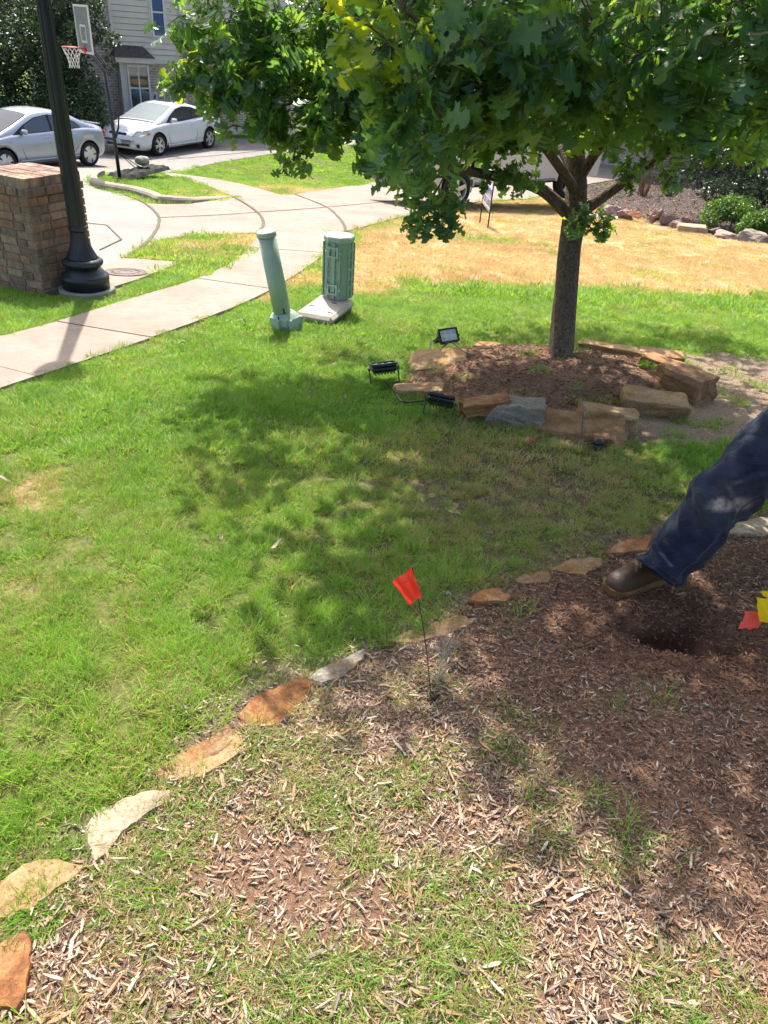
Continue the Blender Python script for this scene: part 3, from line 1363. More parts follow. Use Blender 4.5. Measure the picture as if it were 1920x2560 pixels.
    if 'sunroof' in S:
        loftglass('sunroof', S['sunroof'][0], S['sunroof'][1], M_GLASS, .35)
    # ---- doors: thin panel gaps + handles
    def ybody(x, z):
        w = catm(wid, x)
        zb_ = catm(bot, x)
        zs = catm(belt, x)
        if z > (zb_ + zs) * .5 + .06:
            t = (z - ((zb_ + zs) * .5 + .06)) / max(.01, zs - ((zb_ + zs) * .5 + .06))
            return w * (1.005 - .05 * t)
        return w * 1.004
    for s in (1, -1):
        for (lines, hx, hz) in S['doors']:
            bm = nb()
            for a, b in zip(lines[:-1], lines[1:]):
                n = 8
                pts = []
                for i in range(n + 1):
                    x = a[0] + (b[0] - a[0]) * i / n
                    z = a[1] + (b[1] - a[1]) * i / n
                    pts.append((x, s * (ybody(x, z) + .001), z))
                tube(bm, pts, .0045, 4)
            d = obj('door_gap', bm, M_DARK, root)
            hb = nb()
            bbox(hb, (hx, s * (ybody(hx, hz) + .012), hz), (.17, .03, .028), bev=.008)
            obj('door_handle', hb, paint, root)
        bm = nb()
        mx_ = S['mirror']
        bbox(bm, (mx_[0], s * (ybody(mx_[0], mx_[1] - .1) + .10), mx_[1]), (.10, .20, .12), bev=.035)
        bbox(bm, (mx_[0], s * (ybody(mx_[0], mx_[1] - .1) + .0), mx_[1] - .04), (.06, .10, .04))
        obj('mirror', bm, paint, root, False)
        # rocker moulding
        bm = nb()
        n = 10
        xa_, xb_ = S['wheels'][0] + .42, S['wheels'][1] - .42
        tube(bm, [(xa_ + (xb_ - xa_) * i / n, s * ybody(0, .3) * .995, catm(bot, 0) + S.get('mould', .10)) for i in range(n + 1)], .022, 6)
        obj('side_moulding', bm, paint, root)
        for wx in S['wheels']:
            wheel(root, wx, s * (S['tw'] - .10), S['wr'], .20, S['style'], s)
    S['extras'](root, S, ybody)
    return root


M_SILVER = mat('silver_paint', (.33, .355, .41), .30, .03, 3, metal=.45, spec=.6, coat=.6)
M_WCAR = mat('white_car_paint', (.56, .57, .61), .28, .02, 3, spec=.5, coat=.5)
M_LENS = mat('headlamp_lens', (.42, .43, .38), .12, .2, 14, spec=.8, coat=.8)
M_AMBER = mat('amber_lens', (.65, .16, .03), .2, .1)
M_TAIL = mat('tail_lens', (.30, .01, .012), .2, .2, coat=.8)
M_PLATE = mat('plate_face', (.5, .5, .48), .5, .25, 60)


def front_bits(root, S, grille, lamps, plate=True):
    """grille etc. are thin boxes set into the nose, described as (x, y, z, sx, sy, sz, rotz)"""
    for nm, m, bxs in (('grille', M_DARK, grille), ('headlight', M_LENS, lamps)):
        for (x, y, z, sx, sy, sz, rz) in bxs:
            bm = nb()
            bbox(bm, (0, 0, 0), (sx, sy, sz), bev=min(sx, sy, sz) * .25)
            o = obj(nm, bm, m, root)
            o.location = (x, y, z)
            o.rotation_euler = (0, 0, rz)


def ex_civic(root, S, yb):
    front_bits(root, S, [(2.02, 0, .55, .05, .8, .06, 0)], [(1.86, s * .62, .64, .30, .18, .13, -s * .5) for s in (1, -1)])
    for s in (1, -1):
        bm = nb()
        bbox(bm, (-2.02, s * .66, .80), (.10, .22, .18), Matrix.Rotation(s * .35, 3, 'Z'), bev=.02)
        obj('tail_light', bm, M_TAIL, root)
        bm = nb()
        tube(bm, [(-1.30 + .085 * math.cos(a), s * (yb(-1.3, .80) - .002), .80 + .085 * math.sin(a)) for a in [2 * math.pi * k / 18 for k in range(19)]], .0035, 4)
        obj('fuel_door', bm, M_DARK, root)
    bm = nb()
    bbox(bm, (-2.03, 0, 1.03), (.10, 1.15, .025), bev=.008)
    obj('boot_spoiler', bm, S['paint'], root)
    bm = nb()
    tube(bm, [(1.36, .5, .93), (1.05, .1, 1.05), (1.0, -.1, 1.06)], .008, 5)
    obj('wiper', bm, M_DARK, root)


def ex_accord(root, S, yb):
    front_bits(root, S, [(2.23, 0, .635, .06, .66, .085, 0), (2.25, 0, .33, .06, .95, .10, 0), (2.16, .66, .33, .07, .26, .10, -.45), (2.16, -.66, .33, .07, .26, .10, .45)], [])
    for s in (1, -1):
        bm = nb()
        # swept-back lamp
        pts = [(2.20, .36, .60), (2.22, .52, .56), (2.06, .80, .585), (1.80, .872, .66), (1.76, .862, .735), (2.05, .62, .72)]
        c = Vector((1.95, .6, .63))
        vs = []
        for (x, y, z) in pts:
            vs.append(bm.verts.new((x + .05, s * (y + .035), z + .03)))
        lo = [bm.verts.new(((x * .9 + c.x * .1) - .08, s * ((y * .9 + c.y * .1) - .06), z)) for (x, y, z) in pts]
        bm.faces.new(vs)
        for i in range(6):
            j = (i + 1) % 6
            bm.faces.new((vs[i], vs[j], lo[j], lo[i]))
        bmesh.ops.recalc_face_normals(bm, faces=bm.faces[:])
        obj('headlight', bm, M_LENS, root)
        bm = nb()
        bbox(bm, (1.84, s * .885, .665), (.13, .02, .075), Matrix.Rotation(-s * .22, 3, 'Z'), bev=.006)
        obj('turn_signal', bm, M_AMBER, root)
        bm = nb()
        bbox(bm, (-2.22, s * .72, .80), (.14, .30, .16), Matrix.Rotation(s * .4, 3, 'Z'), bev=.03)
        obj('tail_light', bm, M_TAIL, root)
        bm = nb()
        bbox(bm, (.93, s * .86, .25), (.03, .06, .24))
        obj('mud_flap', bm, M_DARK, root)
        bm = nb()
        bbox(bm, (-2.02, s * .55, 1.03), (.06, .05, .10))
        obj('spoiler_post', bm, S['paint'], root)
    bm = nb()
    bbox(bm, (-2.06, 0, 1.085), (.20, 1.35, .035), bev=.012)
    obj('spoiler', bm, S['paint'], root)
    pl = nb()
    bbox(pl, (2.295, 0, .43), (.015, .31, .155), bev=.004)
    p = obj('number_plate', pl, M_PLATE, root)
    bm = nb()
    lathe(bm, [(.05, 0), (.04, .01), (.01, .012)], 16, (0, 0, 0))
    bm.transform(Matrix.Translation((2.265, 0, .645)) @ Matrix.Rotation(math.pi / 2, 4, 'Y'))
    obj('emblem', bm, M_CHROME, root)
    bm = nb()
    tube(bm, [(-.9, 0, 1.36), (-.98, 0, 1.40)], [.03, .01], 6)
    obj('aerial', bm, S['paint'], root)


CIVIC = dict(x0=-2.10, x1=2.10, paint=M_SILVER,
             deck=[(-2.10, .93), (-2.0, 1.0), (-1.4, 1.03), (-1.0, 1.02), (.9, 1.0), (1.3, .94), (1.75, .82), (2.0, .70), (2.10, .58)],
             bot=[(-2.10, .32), (-1.8, .22), (0, .19), (1.8, .20), (2.10, .26)],
             wid=[(-2.10, .66), (-1.95, .80), (-1.5, .865), (0, .875), (1.3, .865), (1.85, .79), (2.03, .64), (2.10, .5)],
             belt=[(-2.10, .86), (-1.3, .96), (0, .92), (1.2, .88), (1.9, .72), (2.1, .56)],
             roof=[(-1.75, 1.0), (-1.35, 1.15), (-.95, 1.33), (-.5, 1.42), (-.1, 1.435), (.25, 1.39), (.6, 1.26), (1.0, 1.10), (1.45, .93)],
             cabin=(-1.72, 1.42), tumble=.36, ws=(.32, 1.36), rw=(-1.55, -.85),
             trim=[(-1.20, 1.00), (-1.05, 1.14), (-.70, 1.28), (-.25, 1.345), (.20, 1.29), (.62, 1.13), (.98, .93), (.2, .945)],
             windows=[[(-1.15, 1.015), (-1.03, 1.12), (-.86, 1.21), (-.85, 1.0)], [(-.83, 1.0), (-.83, 1.215), (-.70, 1.265), (-.27, 1.33), (-.25, .965)], [(-.18, .965), (-.19, 1.33), (.19, 1.275), (.58, 1.12), (.62, .955)]],
             wheels=(-1.35, 1.35), wr=.315, tw=.865, style='cap', mould=.13,
             doors=[([(.80, .93), (.82, .6), (.72, .32), (-.2, .30)], 0.0, .83), ([(-.22, .92), (-.24, .30), (-.72, .32), (-1.05, .62), (-1.12, .94)], -.93, .86)],
             mirror=(.72, 1.0), extras=ex_civic)
ACCORD = dict(x0=-2.32, x1=2.28, paint=M_WCAR,
              deck=[(-2.32, .88), (-2.2, .985), (-1.7, 1.02), (-1.2, 1.01), (.75, .99), (1.2, .94), (1.75, .82), (2.1, .71), (2.28, .58)],
              bot=[(-2.32, .34), (-2.0, .24), (0, .19), (1.9, .18), (2.28, .24)],
              wid=[(-2.32, .68), (-2.15, .82), (-1.6, .895), (0, .90), (1.4, .89), (1.95, .82), (2.2, .68), (2.28, .52)],
              belt=[(-2.32, .84), (-1.5, .97), (0, .90), (1.2, .86), (1.95, .73), (2.28, .56)],
              roof=[(-1.75, 1.02), (-1.3, 1.20), (-.9, 1.33), (-.45, 1.405), (-.05, 1.41), (.3, 1.35), (.7, 1.19), (1.1, 1.02), (1.3, .94)],
              cabin=(-1.72, 1.28), tumble=.38, ws=(.28, 1.22), rw=(-1.6, -.85), sunroof=(-.5, -.02),
              trim=[(-1.28, 1.03), (-.98, 1.19), (-.6, 1.30), (-.15, 1.335), (.22, 1.27), (.6, 1.10), (.90, .91), (.1, .925)],
              windows=[[(-1.22, 1.04), (-.97, 1.17), (-.62, 1.275), (-.50, 1.0)], [(-.42, .985), (-.52, 1.295), (-.15, 1.32), (.21, 1.255), (.58, 1.09), (.68, .95)]],
              wheels=(-1.34, 1.34), wr=.322, tw=.89, style='twin', mould=.09,
              doors=[([(.86, .90), (.88, .6), (.80, .30), (-.50, .28), (-.62, .5), (-.60, .95)], -.42, .84)],
              mirror=(.62, .99), extras=ex_accord)

# silver car: rear wheel foot at one pixel, heading known
hs = rad(-118)
rw_ = gp(228, 417)
cpos = Vector((rw_.x, rw_.y, 0)) + Vector((math.cos(hs), math.sin(hs), 0)) * 1.35 - Vector((-math.sin(hs), math.cos(hs), 0)) * -.80 * -1
# visible side is the car's left (+y local)
cpos = Vector((rw_.x, rw_.y, 0)) + Vector((math.cos(hs), math.sin(hs), 0)) * 1.35 - Vector((-math.sin(hs), math.cos(hs), 0)) * .82
CIVIC['tilt'] = 0
car('silver_car', (cpos.x, cpos.y, prof(rw_.y) + .02), hs, M_SILVER, CIVIC, 'silver four door sedan parked behind the brick pillar and lamp post', glassmat('dark_windscreen', (.012, .016, .014), .12, 0))
hw = rad(-112)
fw_ = gp(400, 391)
cpos = Vector((fw_.x, fw_.y, 0)) - Vector((math.cos(hw), math.sin(hw), 0)) * 1.34 - Vector((-math.sin(hw), math.cos(hw), 0)) * .84
car('white_car', (cpos.x, cpos.y, prof(25) + .02), hw, M_WCAR, ACCORD, 'white two door coupe with rear spoiler parked on the driveway by the house')


# ------------------------------------------------------------------ pickup truck behind the oak
def pickup():
    P = gp(1133, 522)
    hd = rad(34)
    fwd = Vector((math.cos(hd), math.sin(hd), 0))
    lf = Vector((-math.sin(hd), math.cos(hd), 0))
    # rear wheel at local x = 0; the right side (-y) faces the camera
    o = Vector((P.x, P.y, 0)) + lf * .85
    M_T = mat('pickup_paint', (.52, .51, .48), .35, .06, 2, spec=.5, coat=.3)
    root = empty('pickup_truck', (o.x, o.y, prof(P.y) + .02), hd, 'pale silver pickup truck parked on the driveway behind the oak crown', 'truck')
    root.rotation_euler = (0, rad(-1.2), hd)
    # bed
    bm = nb()

    def hull(pts_side, y0, y1):
        prism(bm, pts_side, y0, y1, Matrix.Rotation(math.pi / 2, 3, 'X'))
    arch = lambda cx, r=.47, z=.44: [(cx + r * math.cos(a), z + r * math.sin(a)) for a in [math.pi * k / 10 for k in range(10, -1, -1)]]
    side = [(-1.12, .62), (-1.15, 1.24), (1.20, 1.24), (1.20, .48)]
    low = [(1.20, .48), (.47, .46)] + arch(0)[::-1] + [(-.47, .50), (-1.12, .60)]
    bm = nb()
    pl = [(-1.14, 1.24), (-1.12, .60), (-.50, .52)] + arch(0) + [(.50, .50), (1.18, .48), (1.18, 1.24)]
    prism(bm, pl, -.93, .93, Matrix.Rotation(math.pi / 2, 3, 'X'))
    obj('cargo_bed', bm, M_T, root)
    bm = nb()
    pl = [(1.21, 1.24), (1.21, .48), (3.05, .48)] + arch(3.55) + [(4.05, .50), (4.45, .52), (4.50, .95), (4.30, 1.10), (3.2, 1.22)]
    prism(bm, pl, -.935, .935, Matrix.Rotation(math.pi / 2, 3, 'X'))
    obj('cab', bm, M_T, root)
    bm = nb()
    vs0 = [(1.30, 1.24), (1.42, 1.80), (2.55, 1.82), (3.20, 1.23)]
    lo = [bm.verts.new((x, s * (.90 if z < 1.5 else .74), z)) for s in (1, -1) for x, z in vs0]
    bm.faces.new(lo[:4])
    bm.faces.new(lo[4:][::-1])
    for i in range(4):
        j = (i + 1) % 4
        bm.faces.new((lo[i], lo[4 + i], lo[4 + j], lo[j]))
    bmesh.ops.recalc_face_normals(bm, faces=bm.faces[:])
    obj('roof', bm, M_T, root)
    for s in (1, -1):
        bm = nb()
        for poly in ([(1.42, 1.28), (1.50, 1.74), (2.05, 1.75), (2.05, 1.28)], [(2.12, 1.28), (2.12, 1.75), (2.52, 1.75), (3.02, 1.28)]):
            fv = [bm.verts.new((x, s * (.905 - (z - 1.24) * .276), z)) for x, z in poly]
            bm.faces.new(fv)
        obj('window', bm, M_GLASS, root)
    M_BUMP = mat('grey_bumper', (.20, .20, .20), .45, .3, 8, metal=.5)
    bm = nb()
    bbox(bm, (-1.24, 0, .56), (.20, 1.86, .24), bev=.03)
    obj('rear_bumper', bm, M_BUMP, root)
    bm = nb()
    bbox(bm, (-1.22, 0, .45), (.14, .9, .08))
    bbox(bm, (-1.34, 0, .44), (.22, .08, .07))
    tube(bm, [(-1.42, 0, .46), (-1.42, 0, .56)], .028, 8)
    for s in (-.45, .45):
        bbox(bm, (-1.18, s, .46), (.08, .05, .12))
    obj('tow_hitch', bm, M_DARK, root)
    bm = nb()
    bbox(bm, (1.6, 0, .42), (5.2, 1.1, .14))
    tube(bm, [(0, -.8, .42), (0, .8, .42)], .06, 8)
    obj('chassis', bm, M_DARK, root)
    for s in (1, -1):
        bm = nb()
        bbox(bm, (-1.14, s * .84, .98), (.04, .16, .42), bev=.01)
        obj('tail_light', bm, M_TAIL, root)
        for x in (0, 3.55):
            wheel(root, x, s * .82, .40, .25, 'star', s)
    bm = nb()
    tube(bm, [(.5, -.94, .52), (1.2, -.945, .50), (3.0, -.945, .50)], .03, 6)
    obj('rocker_strip', bm, M_BUMP, root)


pickup()

# ------------------------------------------------------------------ house across the street
def brickwall_mat(name, c1, c2, cm, flipx=False):
    m = bpy.data.materials.new(name)
    m.use_nodes = True
    N = m.node_tree.nodes
    L = m.node_tree.links
    b = N['Principled BSDF']
    b.inputs['Roughness'].default_value = .92
    b.inputs['Specular IOR Level'].default_value = .15
    tc = N.new('ShaderNodeTexCoord')
    sp = N.new('ShaderNodeSeparateXYZ')
    L.new(tc.outputs['Object'], sp.inputs[0])
    ad = N.new('ShaderNodeMath')
    ad.operation = 'ADD'
    L.new(sp.outputs[0], ad.inputs[0])
    L.new(sp.outputs[1], ad.inputs[1])
    cb = N.new('ShaderNodeCombineXYZ')
    L.new(ad.outputs[0], cb.inputs[0])
    L.new(sp.outputs[2], cb.inputs[1])
    br = N.new('ShaderNodeTexBrick')
    br.inputs['Scale'].default_value = 1.
    br.inputs['Brick Width'].default_value = .215
    br.inputs['Row Height'].default_value = .085
    br.inputs['Mortar Size'].default_value = .011
    br.inputs['Mortar Smooth'].default_value = .1
    br.inputs['Bias'].default_value = -.1
    br.inputs['Color1'].default_value = (*c1, 1)
    br.inputs['Color2'].default_value = (*c2, 1)
    br.inputs['Mortar'].default_value = (*cm, 1)
    L.new(cb.outputs[0], br.inputs['Vector'])
    nz = N.new('ShaderNodeTexNoise')
    nz.inputs['Scale'].default_value = 7
    nz.inputs['Detail'].default_value = 8
    L.new(tc.outputs['Object'], nz.inputs['Vector'])
    mx = N.new('ShaderNodeMix')
    mx.data_type = 'RGBA'
    mx.blend_type = 'OVERLAY'
    mx.inputs[0].default_value = .6
    L.new(br.outputs['Color'], mx.inputs[6])
    L.new(nz.outputs[0], mx.inputs[7])
    L.new(mx.outputs[2], b.inputs['Base Color'])
    bp = N.new('ShaderNodeBump')
    bp.inputs['Distance'].default_value = .01
    bp.invert = True
    L.new(br.outputs['Fac'], bp.inputs['Height'])
    L.new(bp.outputs[0], b.inputs['Normal'])
    return m


M_HB = brickwall_mat('grey_brown_brick', (.30, .225, .19), (.44, .345, .295), (.62, .56, .51))
M_SIDE = mat('taupe_siding', (.60, .535, .465), .7, .06, 2, spec=.25)
M_TRIM = mat('taupe_trim', (.60, .54, .48), .65, .06, 3, spec=.3)
M_WFR = mat('white_window_frame', (.62, .62, .60), .45, .05, 4)
M_SHING = mat('brown_shingle', (.10, .085, .075), .95, .4, 9, .01, 25, .1)
M_WGL = glassmat('window_glass', (.03, .045, .045), .04)
M_WGB = glassmat('painted_sky_window_glass', (.05, .10, .22), .03)  # blue base colour paints the sky's reflection into the pane


def house_one():
    P0 = gp(262, 338)
    u = Vector((.82, .57, 0)).normalized()
    n = Vector((u.y, -u.x, 0))                       # outward, towards the camera
    z0 = prof(P0.y)
    root = empty('brick_house', (P0.x, P0.y, z0), math.atan2(u.y, u.x), 'two storey house of grey brown brick with taupe siding and a bay window', 'house')
    O = Vector((P0.x, P0.y, z0))

    def h(px, py, off=0.):
        p = planehit(px, py, O + n * off, n) - O
        return p.dot(u), p.z                          # local x, local z ; local y = -off

    def slab(name, x0, x1, za, zb, off0, off1, m, par=root):
        bm = nb()
        bbox(bm, ((x0 + x1) / 2, -(off0 + off1) / 2, (za + zb) / 2), (x1 - x0, abs(off1 - off0), zb - za))
        return obj(name, bm, m, par)
    xs0 = h(275, 60)[0]
    zs0 = (h(300, 146)[1] + h(440, 154)[1]) / 2
    xr = h(470, 266)[0]
    XR = xr + 4.5
    XL = xs0 - 1.5
    ZT = zs0 + 3.2
    slab('brick_wall', XL, XR, -.1, zs0, -.25, 0, M_HB)
    slab('brick_wall', XL, xs0, zs0, ZT, -.25, -.002, M_HB)
    slab('base_course', XL - .02, XR + .02, -.1, .28, -.2, .05, M_TRIM)
    # side return and back volume
    slab('brick_wall', XL, XL + .25, -.1, ZT, -8, -.26, M_HB)
    slab('brick_wall', XR - .25, XR, -.1, ZT, -8, -.26, M_HB)
    slab('brick_wall', XL + .26, XR - .26, -.1, ZT, -8, -7.8, M_HB)
    # lap siding: every board its own piece, lower edge proud
    bw = .178
    k = 0
    z = zs0
    while z < ZT - .01:
        bm = nb()
        za, zb = z, min(z + bw - .014, ZT)
        for (xx) in (xs0 + .08, XR):
            pass
        vs = []
        for xx in (xs0 + .08, XR):
            vs.append([bm.verts.new((xx, -.002, za)), bm.verts.new((xx, -.034, za)), bm.verts.new((xx, -.016, zb)), bm.verts.new((xx, -.002, zb))])
        A, B = vs
        for i in range(4):
            j = (i + 1) % 4
            bm.faces.new((A[i], A[j], B[j], B[i]))
        bm.faces.new(A[::-1])
        bm.faces.new(B)
        bmesh.ops.recalc_face_normals(bm, faces=bm.faces[:])
        obj('siding_board', bm, M_SIDE, root)
        z += bw
        k += 1
    slab('siding_backing', xs0, XR, zs0, ZT, -.2, -.004, mat('painted_lap_shadow', (.22, .20, .18), .9, .1))  # dark colour showing between boards paints the shadow line under each lap
    slab('corner_board', xs0 - .01, xs0 + .08, zs0 - .01, ZT, 0, .04, M_TRIM)
    slab('frieze_board', xs0, XR, zs0 - .10, zs0 - .002, 0, .035, M_TRIM)
    # downspout
    dx = (h(449, 77)[0] + h(466, 266)[0]) / 2
    bm = nb()
    bbox(bm, (dx, -.07, (ZT + .3) / 2), (.075, .06, ZT - .3))
    obj('downspout', bm, M_TRIM, root)
    # upper window
    a = h(384, 88)
    b = h(412, 92)
    wx0, wx1 = a[0] - .05, b[0] + .05
    wz0 = (a[1] + b[1]) / 2 - .05

    def window(name, x0, x1, za, zb, off, gm, mull=True, mid=True, t=.06):
        w = empty(name)
        w.parent = root
        slab('pane', x0 + t, x1 - t, za + t, zb - t, off - .02, off + .004, gm, w)
        bm = nb()
        for (q0, q1, r0, r1) in ((x0, x0 + t, za, zb), (x1 - t, x1, za, zb), (x0 + t, x1 - t, za, za + t), (x0 + t, x1 - t, zb - t, zb)):
            bbox(bm, ((q0 + q1) / 2, -off, (r0 + r1) / 2), (q1 - q0, .06, r1 - r0))
        obj('frame', bm, M_WFR, w)
        if mid:
            slab('mullion', x0 + t, x1 - t, (za + zb) / 2 - .025, (za + zb) / 2 + .025, off - .01, off + .018, M_WFR, w)
        if mull:
            slab('mullion', (x0 + x1) / 2 - .025, (x0 + x1) / 2 + .025, za + t, zb - t, off - .01, off + .021, M_WFR, w)
        return w
    slab('window_casing', wx0 - .07, wx1 + .07, wz0 - .07, wz0 + 1.60, -.001, .045, M_TRIM)
    window('window', wx0, wx1, wz0, wz0 + 1.52, .055, M_WGB, mull=False)
    # bay window box
    off = .42
    a = h(304, 150, off)
    b = h(385, 285, off)
    bx0, bx1 = h(312, 286, off)[0], h(383, 286, off)[0]
    bz0, bz1 = h(345, 288, off)[1], h(345, 156, off)[1]
    slab('bay_box', bx0, bx1, bz0, bz1, .001, off, M_TRIM)
    fx0, fx1 = h(324, 225, off)[0], h(374, 225, off)[0]
    fz0, fz1 = h(350, 277, off)[1], h(350, 162, off)[1]
    window('window', fx0 - .03, fx1 + .03, fz0, fz1, off + .02, M_WGL)
    slab('sill', bx0 - .03, bx1 + .03, bz0 - .06, bz0 + .02, 0, off + .04, M_TRIM)
    # bay roof: eave board + shingled hip
    ez = bz1 + .0
    slab('eave', bx0 - .16, bx1 + .16, ez - .02, ez + .14, .002, off + .18, M_TRIM)
    bm = nb()
    e0, e1 = bx0 - .20, bx1 + .20
    lo = [(e0, 0, ez + .14), (e0, -off - .22, ez + .142), (e1, -off - .22, ez + .142), (e1, 0, ez + .14)]
    hi = [(e0 + .25, 0, ez + .50), (e1 - .25, 0, ez + .50)]
    V = [bm.verts.new(p) for p in lo + hi]
    for f in ((0, 1, 4), (1, 2, 5, 4), (2, 3, 5), (0, 3, 2, 1), (0, 4, 5, 3)):
        bm.faces.new([V[i] for i in f])
    bmesh.ops.recalc_face_normals(bm, faces=bm.faces[:])
    obj('bay_roof', bm, M_SHING, root)
    # two small square windows
    for (q0, q1, r0, r1) in ((380, 392, 231, 251), (424, 436, 233, 253)):
        A = h(q0, r1)
        B = h(q1, r0)
        window('small_window', A[0], B[0], A[1], B[1], .012, M_WGL, False, False, .045)
    # low porch roof to the right, wall lantern, house number
    rz = h(470, 150)[1]
    bm = nb()
    prism(bm, [(0, 0), (.8, 0), (.8, .06), (0, .45)], XR + .2, h(462, 150)[0], Matrix(((0, 0, 1), (-1, 0, 0), (0, 1, 0))), (0, -.002, rz))
    obj('porch_roof', bm, M_SHING, root)
    lx, lz = h(498, 222)
    lt = empty('wall_lantern')
    lt.parent = root
    bm = nb()
    bbox(bm, (lx, -.03, lz + .1), (.12, .05, .30))
    tube(bm, [(lx, -.05, lz + .28), (lx, -.16, lz + .30), (lx, -.18, lz + .24)], .018, 6)
    bm2 = lathe(nb(), [(.02, .26), (.12, .16), (.13, .15), (.10, .14)], 6, (lx, -.18, lz - .02))
    obj('bracket', bm, M_DARK, lt)
    obj('lantern_cap', bm2, M_DARK, lt)
    obj('lantern_glass', lathe(nb(), [(.095, .12), (.065, -.14), (.03, -.16)], 6, (lx, -.18, lz)), M_WGL, lt)
    A = h(497, 263)
    B = h(516, 247)
    pl = slab('number_plaque', A[0], B[0], A[1], B[1], -.001, .03, M_WFR)
    me = textmesh('1013', .16)
    me.materials.append(M_DARK)
    t = bpy.data.objects.new('house_number', me)
    link(t, pl)
    t.location = ((A[0] + B[0]) / 2, -.033, (A[1] + B[1]) / 2)
    t.rotation_euler = (math.pi / 2, 0, 0)
    # main roof
    bm = nb()
    q = .45
    lo = [(XL - q, q, ZT), (XR + q, q, ZT), (XR + q, -8 - q, ZT), (XL - q, -8 - q, ZT)]
    lo = [(XL - q, -q, ZT + .002), (XR + q, -q, ZT + .002), (XR + q, 8 + q, ZT + .002), (XL - q, 8 + q, ZT + .002)]
    hi = [(XL + 3.4, 4, ZT + 2.6), (XR - 3.4, 4, ZT + 2.6)]
    V = [bm.verts.new(p) for p in lo + hi]
    for f in ((0, 1, 5, 4), (1, 2, 5), (2, 3, 4, 5), (3, 0, 4), (3, 2, 1, 0)):
        bm.faces.new([V[i] for i in f])
    bmesh.ops.recalc_face_normals(bm, faces=bm.faces[:])
    obj('roof', bm, M_SHING, root)


house_one()


def house_two():
    """house on the right, mostly behind the oak and its shrubs"""
    P0 = gp(1668, 452)
    c = Vector((P0.x + 1.2, P0.y + 2.2, 0))
    hd = rad(-14)
    z0 = prof(c.y)
    root = empty('pale_house', (c.x, c.y, z0), hd, 'pale brick house with garage door, half hidden behind the oak crown', 'house')
    M_PB = brickwall_mat('pale_brick', (.42, .34, .28), (.54, .45, .38), (.5, .46, .41))
    M_GD = mat('garage_door_paint', (.62, .60, .55), .5, .05, 3)

    def slab(name, x0, x1, y0, y1, za, zb, m, par=root):
        bm = nb()
        bbox(bm, ((x0 + x1) / 2, (y0 + y1) / 2, (za + zb) / 2), (x1 - x0, y1 - y0, zb - za))
        return obj(name, bm, m, par)
    slab('wall', -10.5, 8, 0, .3, -.2, 3.0, M_PB)
    slab('wall', -10.5, 8, .02, .32, 3.0, 5.8, M_SIDE)
    slab('wall', -10.5, -10.2, .33, 9, -.2, 5.8, M_PB)
    slab('wall', 7.7, 8, .33, 9, -.2, 5.8, M_PB)
    gd = slab('garage_door', -9.3, -4.3, -.04, -.002, 0, 2.3, M_GD)
    for r in range(4):
        for q in range(6):
            slab('panel', -9.2 + q * .82, -9.2 + q * .82 + .70, -.065, -.041, .08 + r * .56, .52 + r * .56, M_GD, gd)
    for (x0, x1, za, zb) in ((-2.9, -1.3, .8, 2.3), (3.2, 5.0, .8, 2.3), (-8, -6.4, 3.7, 5.1), (-3, -1.4, 3.7, 5.1), (3.4, 5, 3.7, 5.1)):
        w = slab('window', x0, x1, -.05, -.002, za, zb, M_WFR)
        for i in range(2):
            for j in range(2):
                ww = (x1 - x0 - .2) / 2
                hh = (zb - za - .2) / 2
                slab('pane', x0 + .07 + i * (ww + .06), x0 + .07 + i * (ww + .06) + ww, -.062, -.051, za + .07 + j * (hh + .06), za + .07 + j * (hh + .06) + hh, M_WGL, w)
    slab('front_door', .2, 1.3, -.03, -.002, .1, 2.3, mat('door_wood', (.13, .06, .03), .5, .3, 6))
    # brick porch pier with pale cap
    M_PIER = brickwall_mat('pier_brick', (.17, .10, .075), (.25, .16, .12), (.42, .36, .31))
    slab('porch_pier', -1.0, -.25, -1.1, -.35, -.2, 3.0, M_PIER)
    slab('porch_pier', 1.7, 2.4, -1.1, -.35, -.2, 3.0, M_PIER)
    slab('porch_step', -1.2, 2.6, -1.6, -.002, -.2, .12, M_WALK)
    slab('porch_beam', -1.2, 2.6, -1.2, -.002, 3.0, 3.35, M_TRIM)
    bm = nb()
    lo = [(-11, -.5, 5.802), (8.5, -.5, 5.802), (8.5, 9.5, 5.802), (-11, 9.5, 5.802)]
    hi = [(-6, 4.5, 8.6), (3.5, 4.5, 8.6)]
    V = [bm.verts.new(p) for p in lo + hi]
    for f in ((0, 1, 5, 4), (1, 2, 5), (2, 3, 4, 5), (3, 0, 4), (3, 2, 1, 0)):
        bm.faces.new([V[i] for i in f])
    bmesh.ops.recalc_face_normals(bm, faces=bm.faces[:])
    obj('roof', bm, M_SHING, root)


house_two()

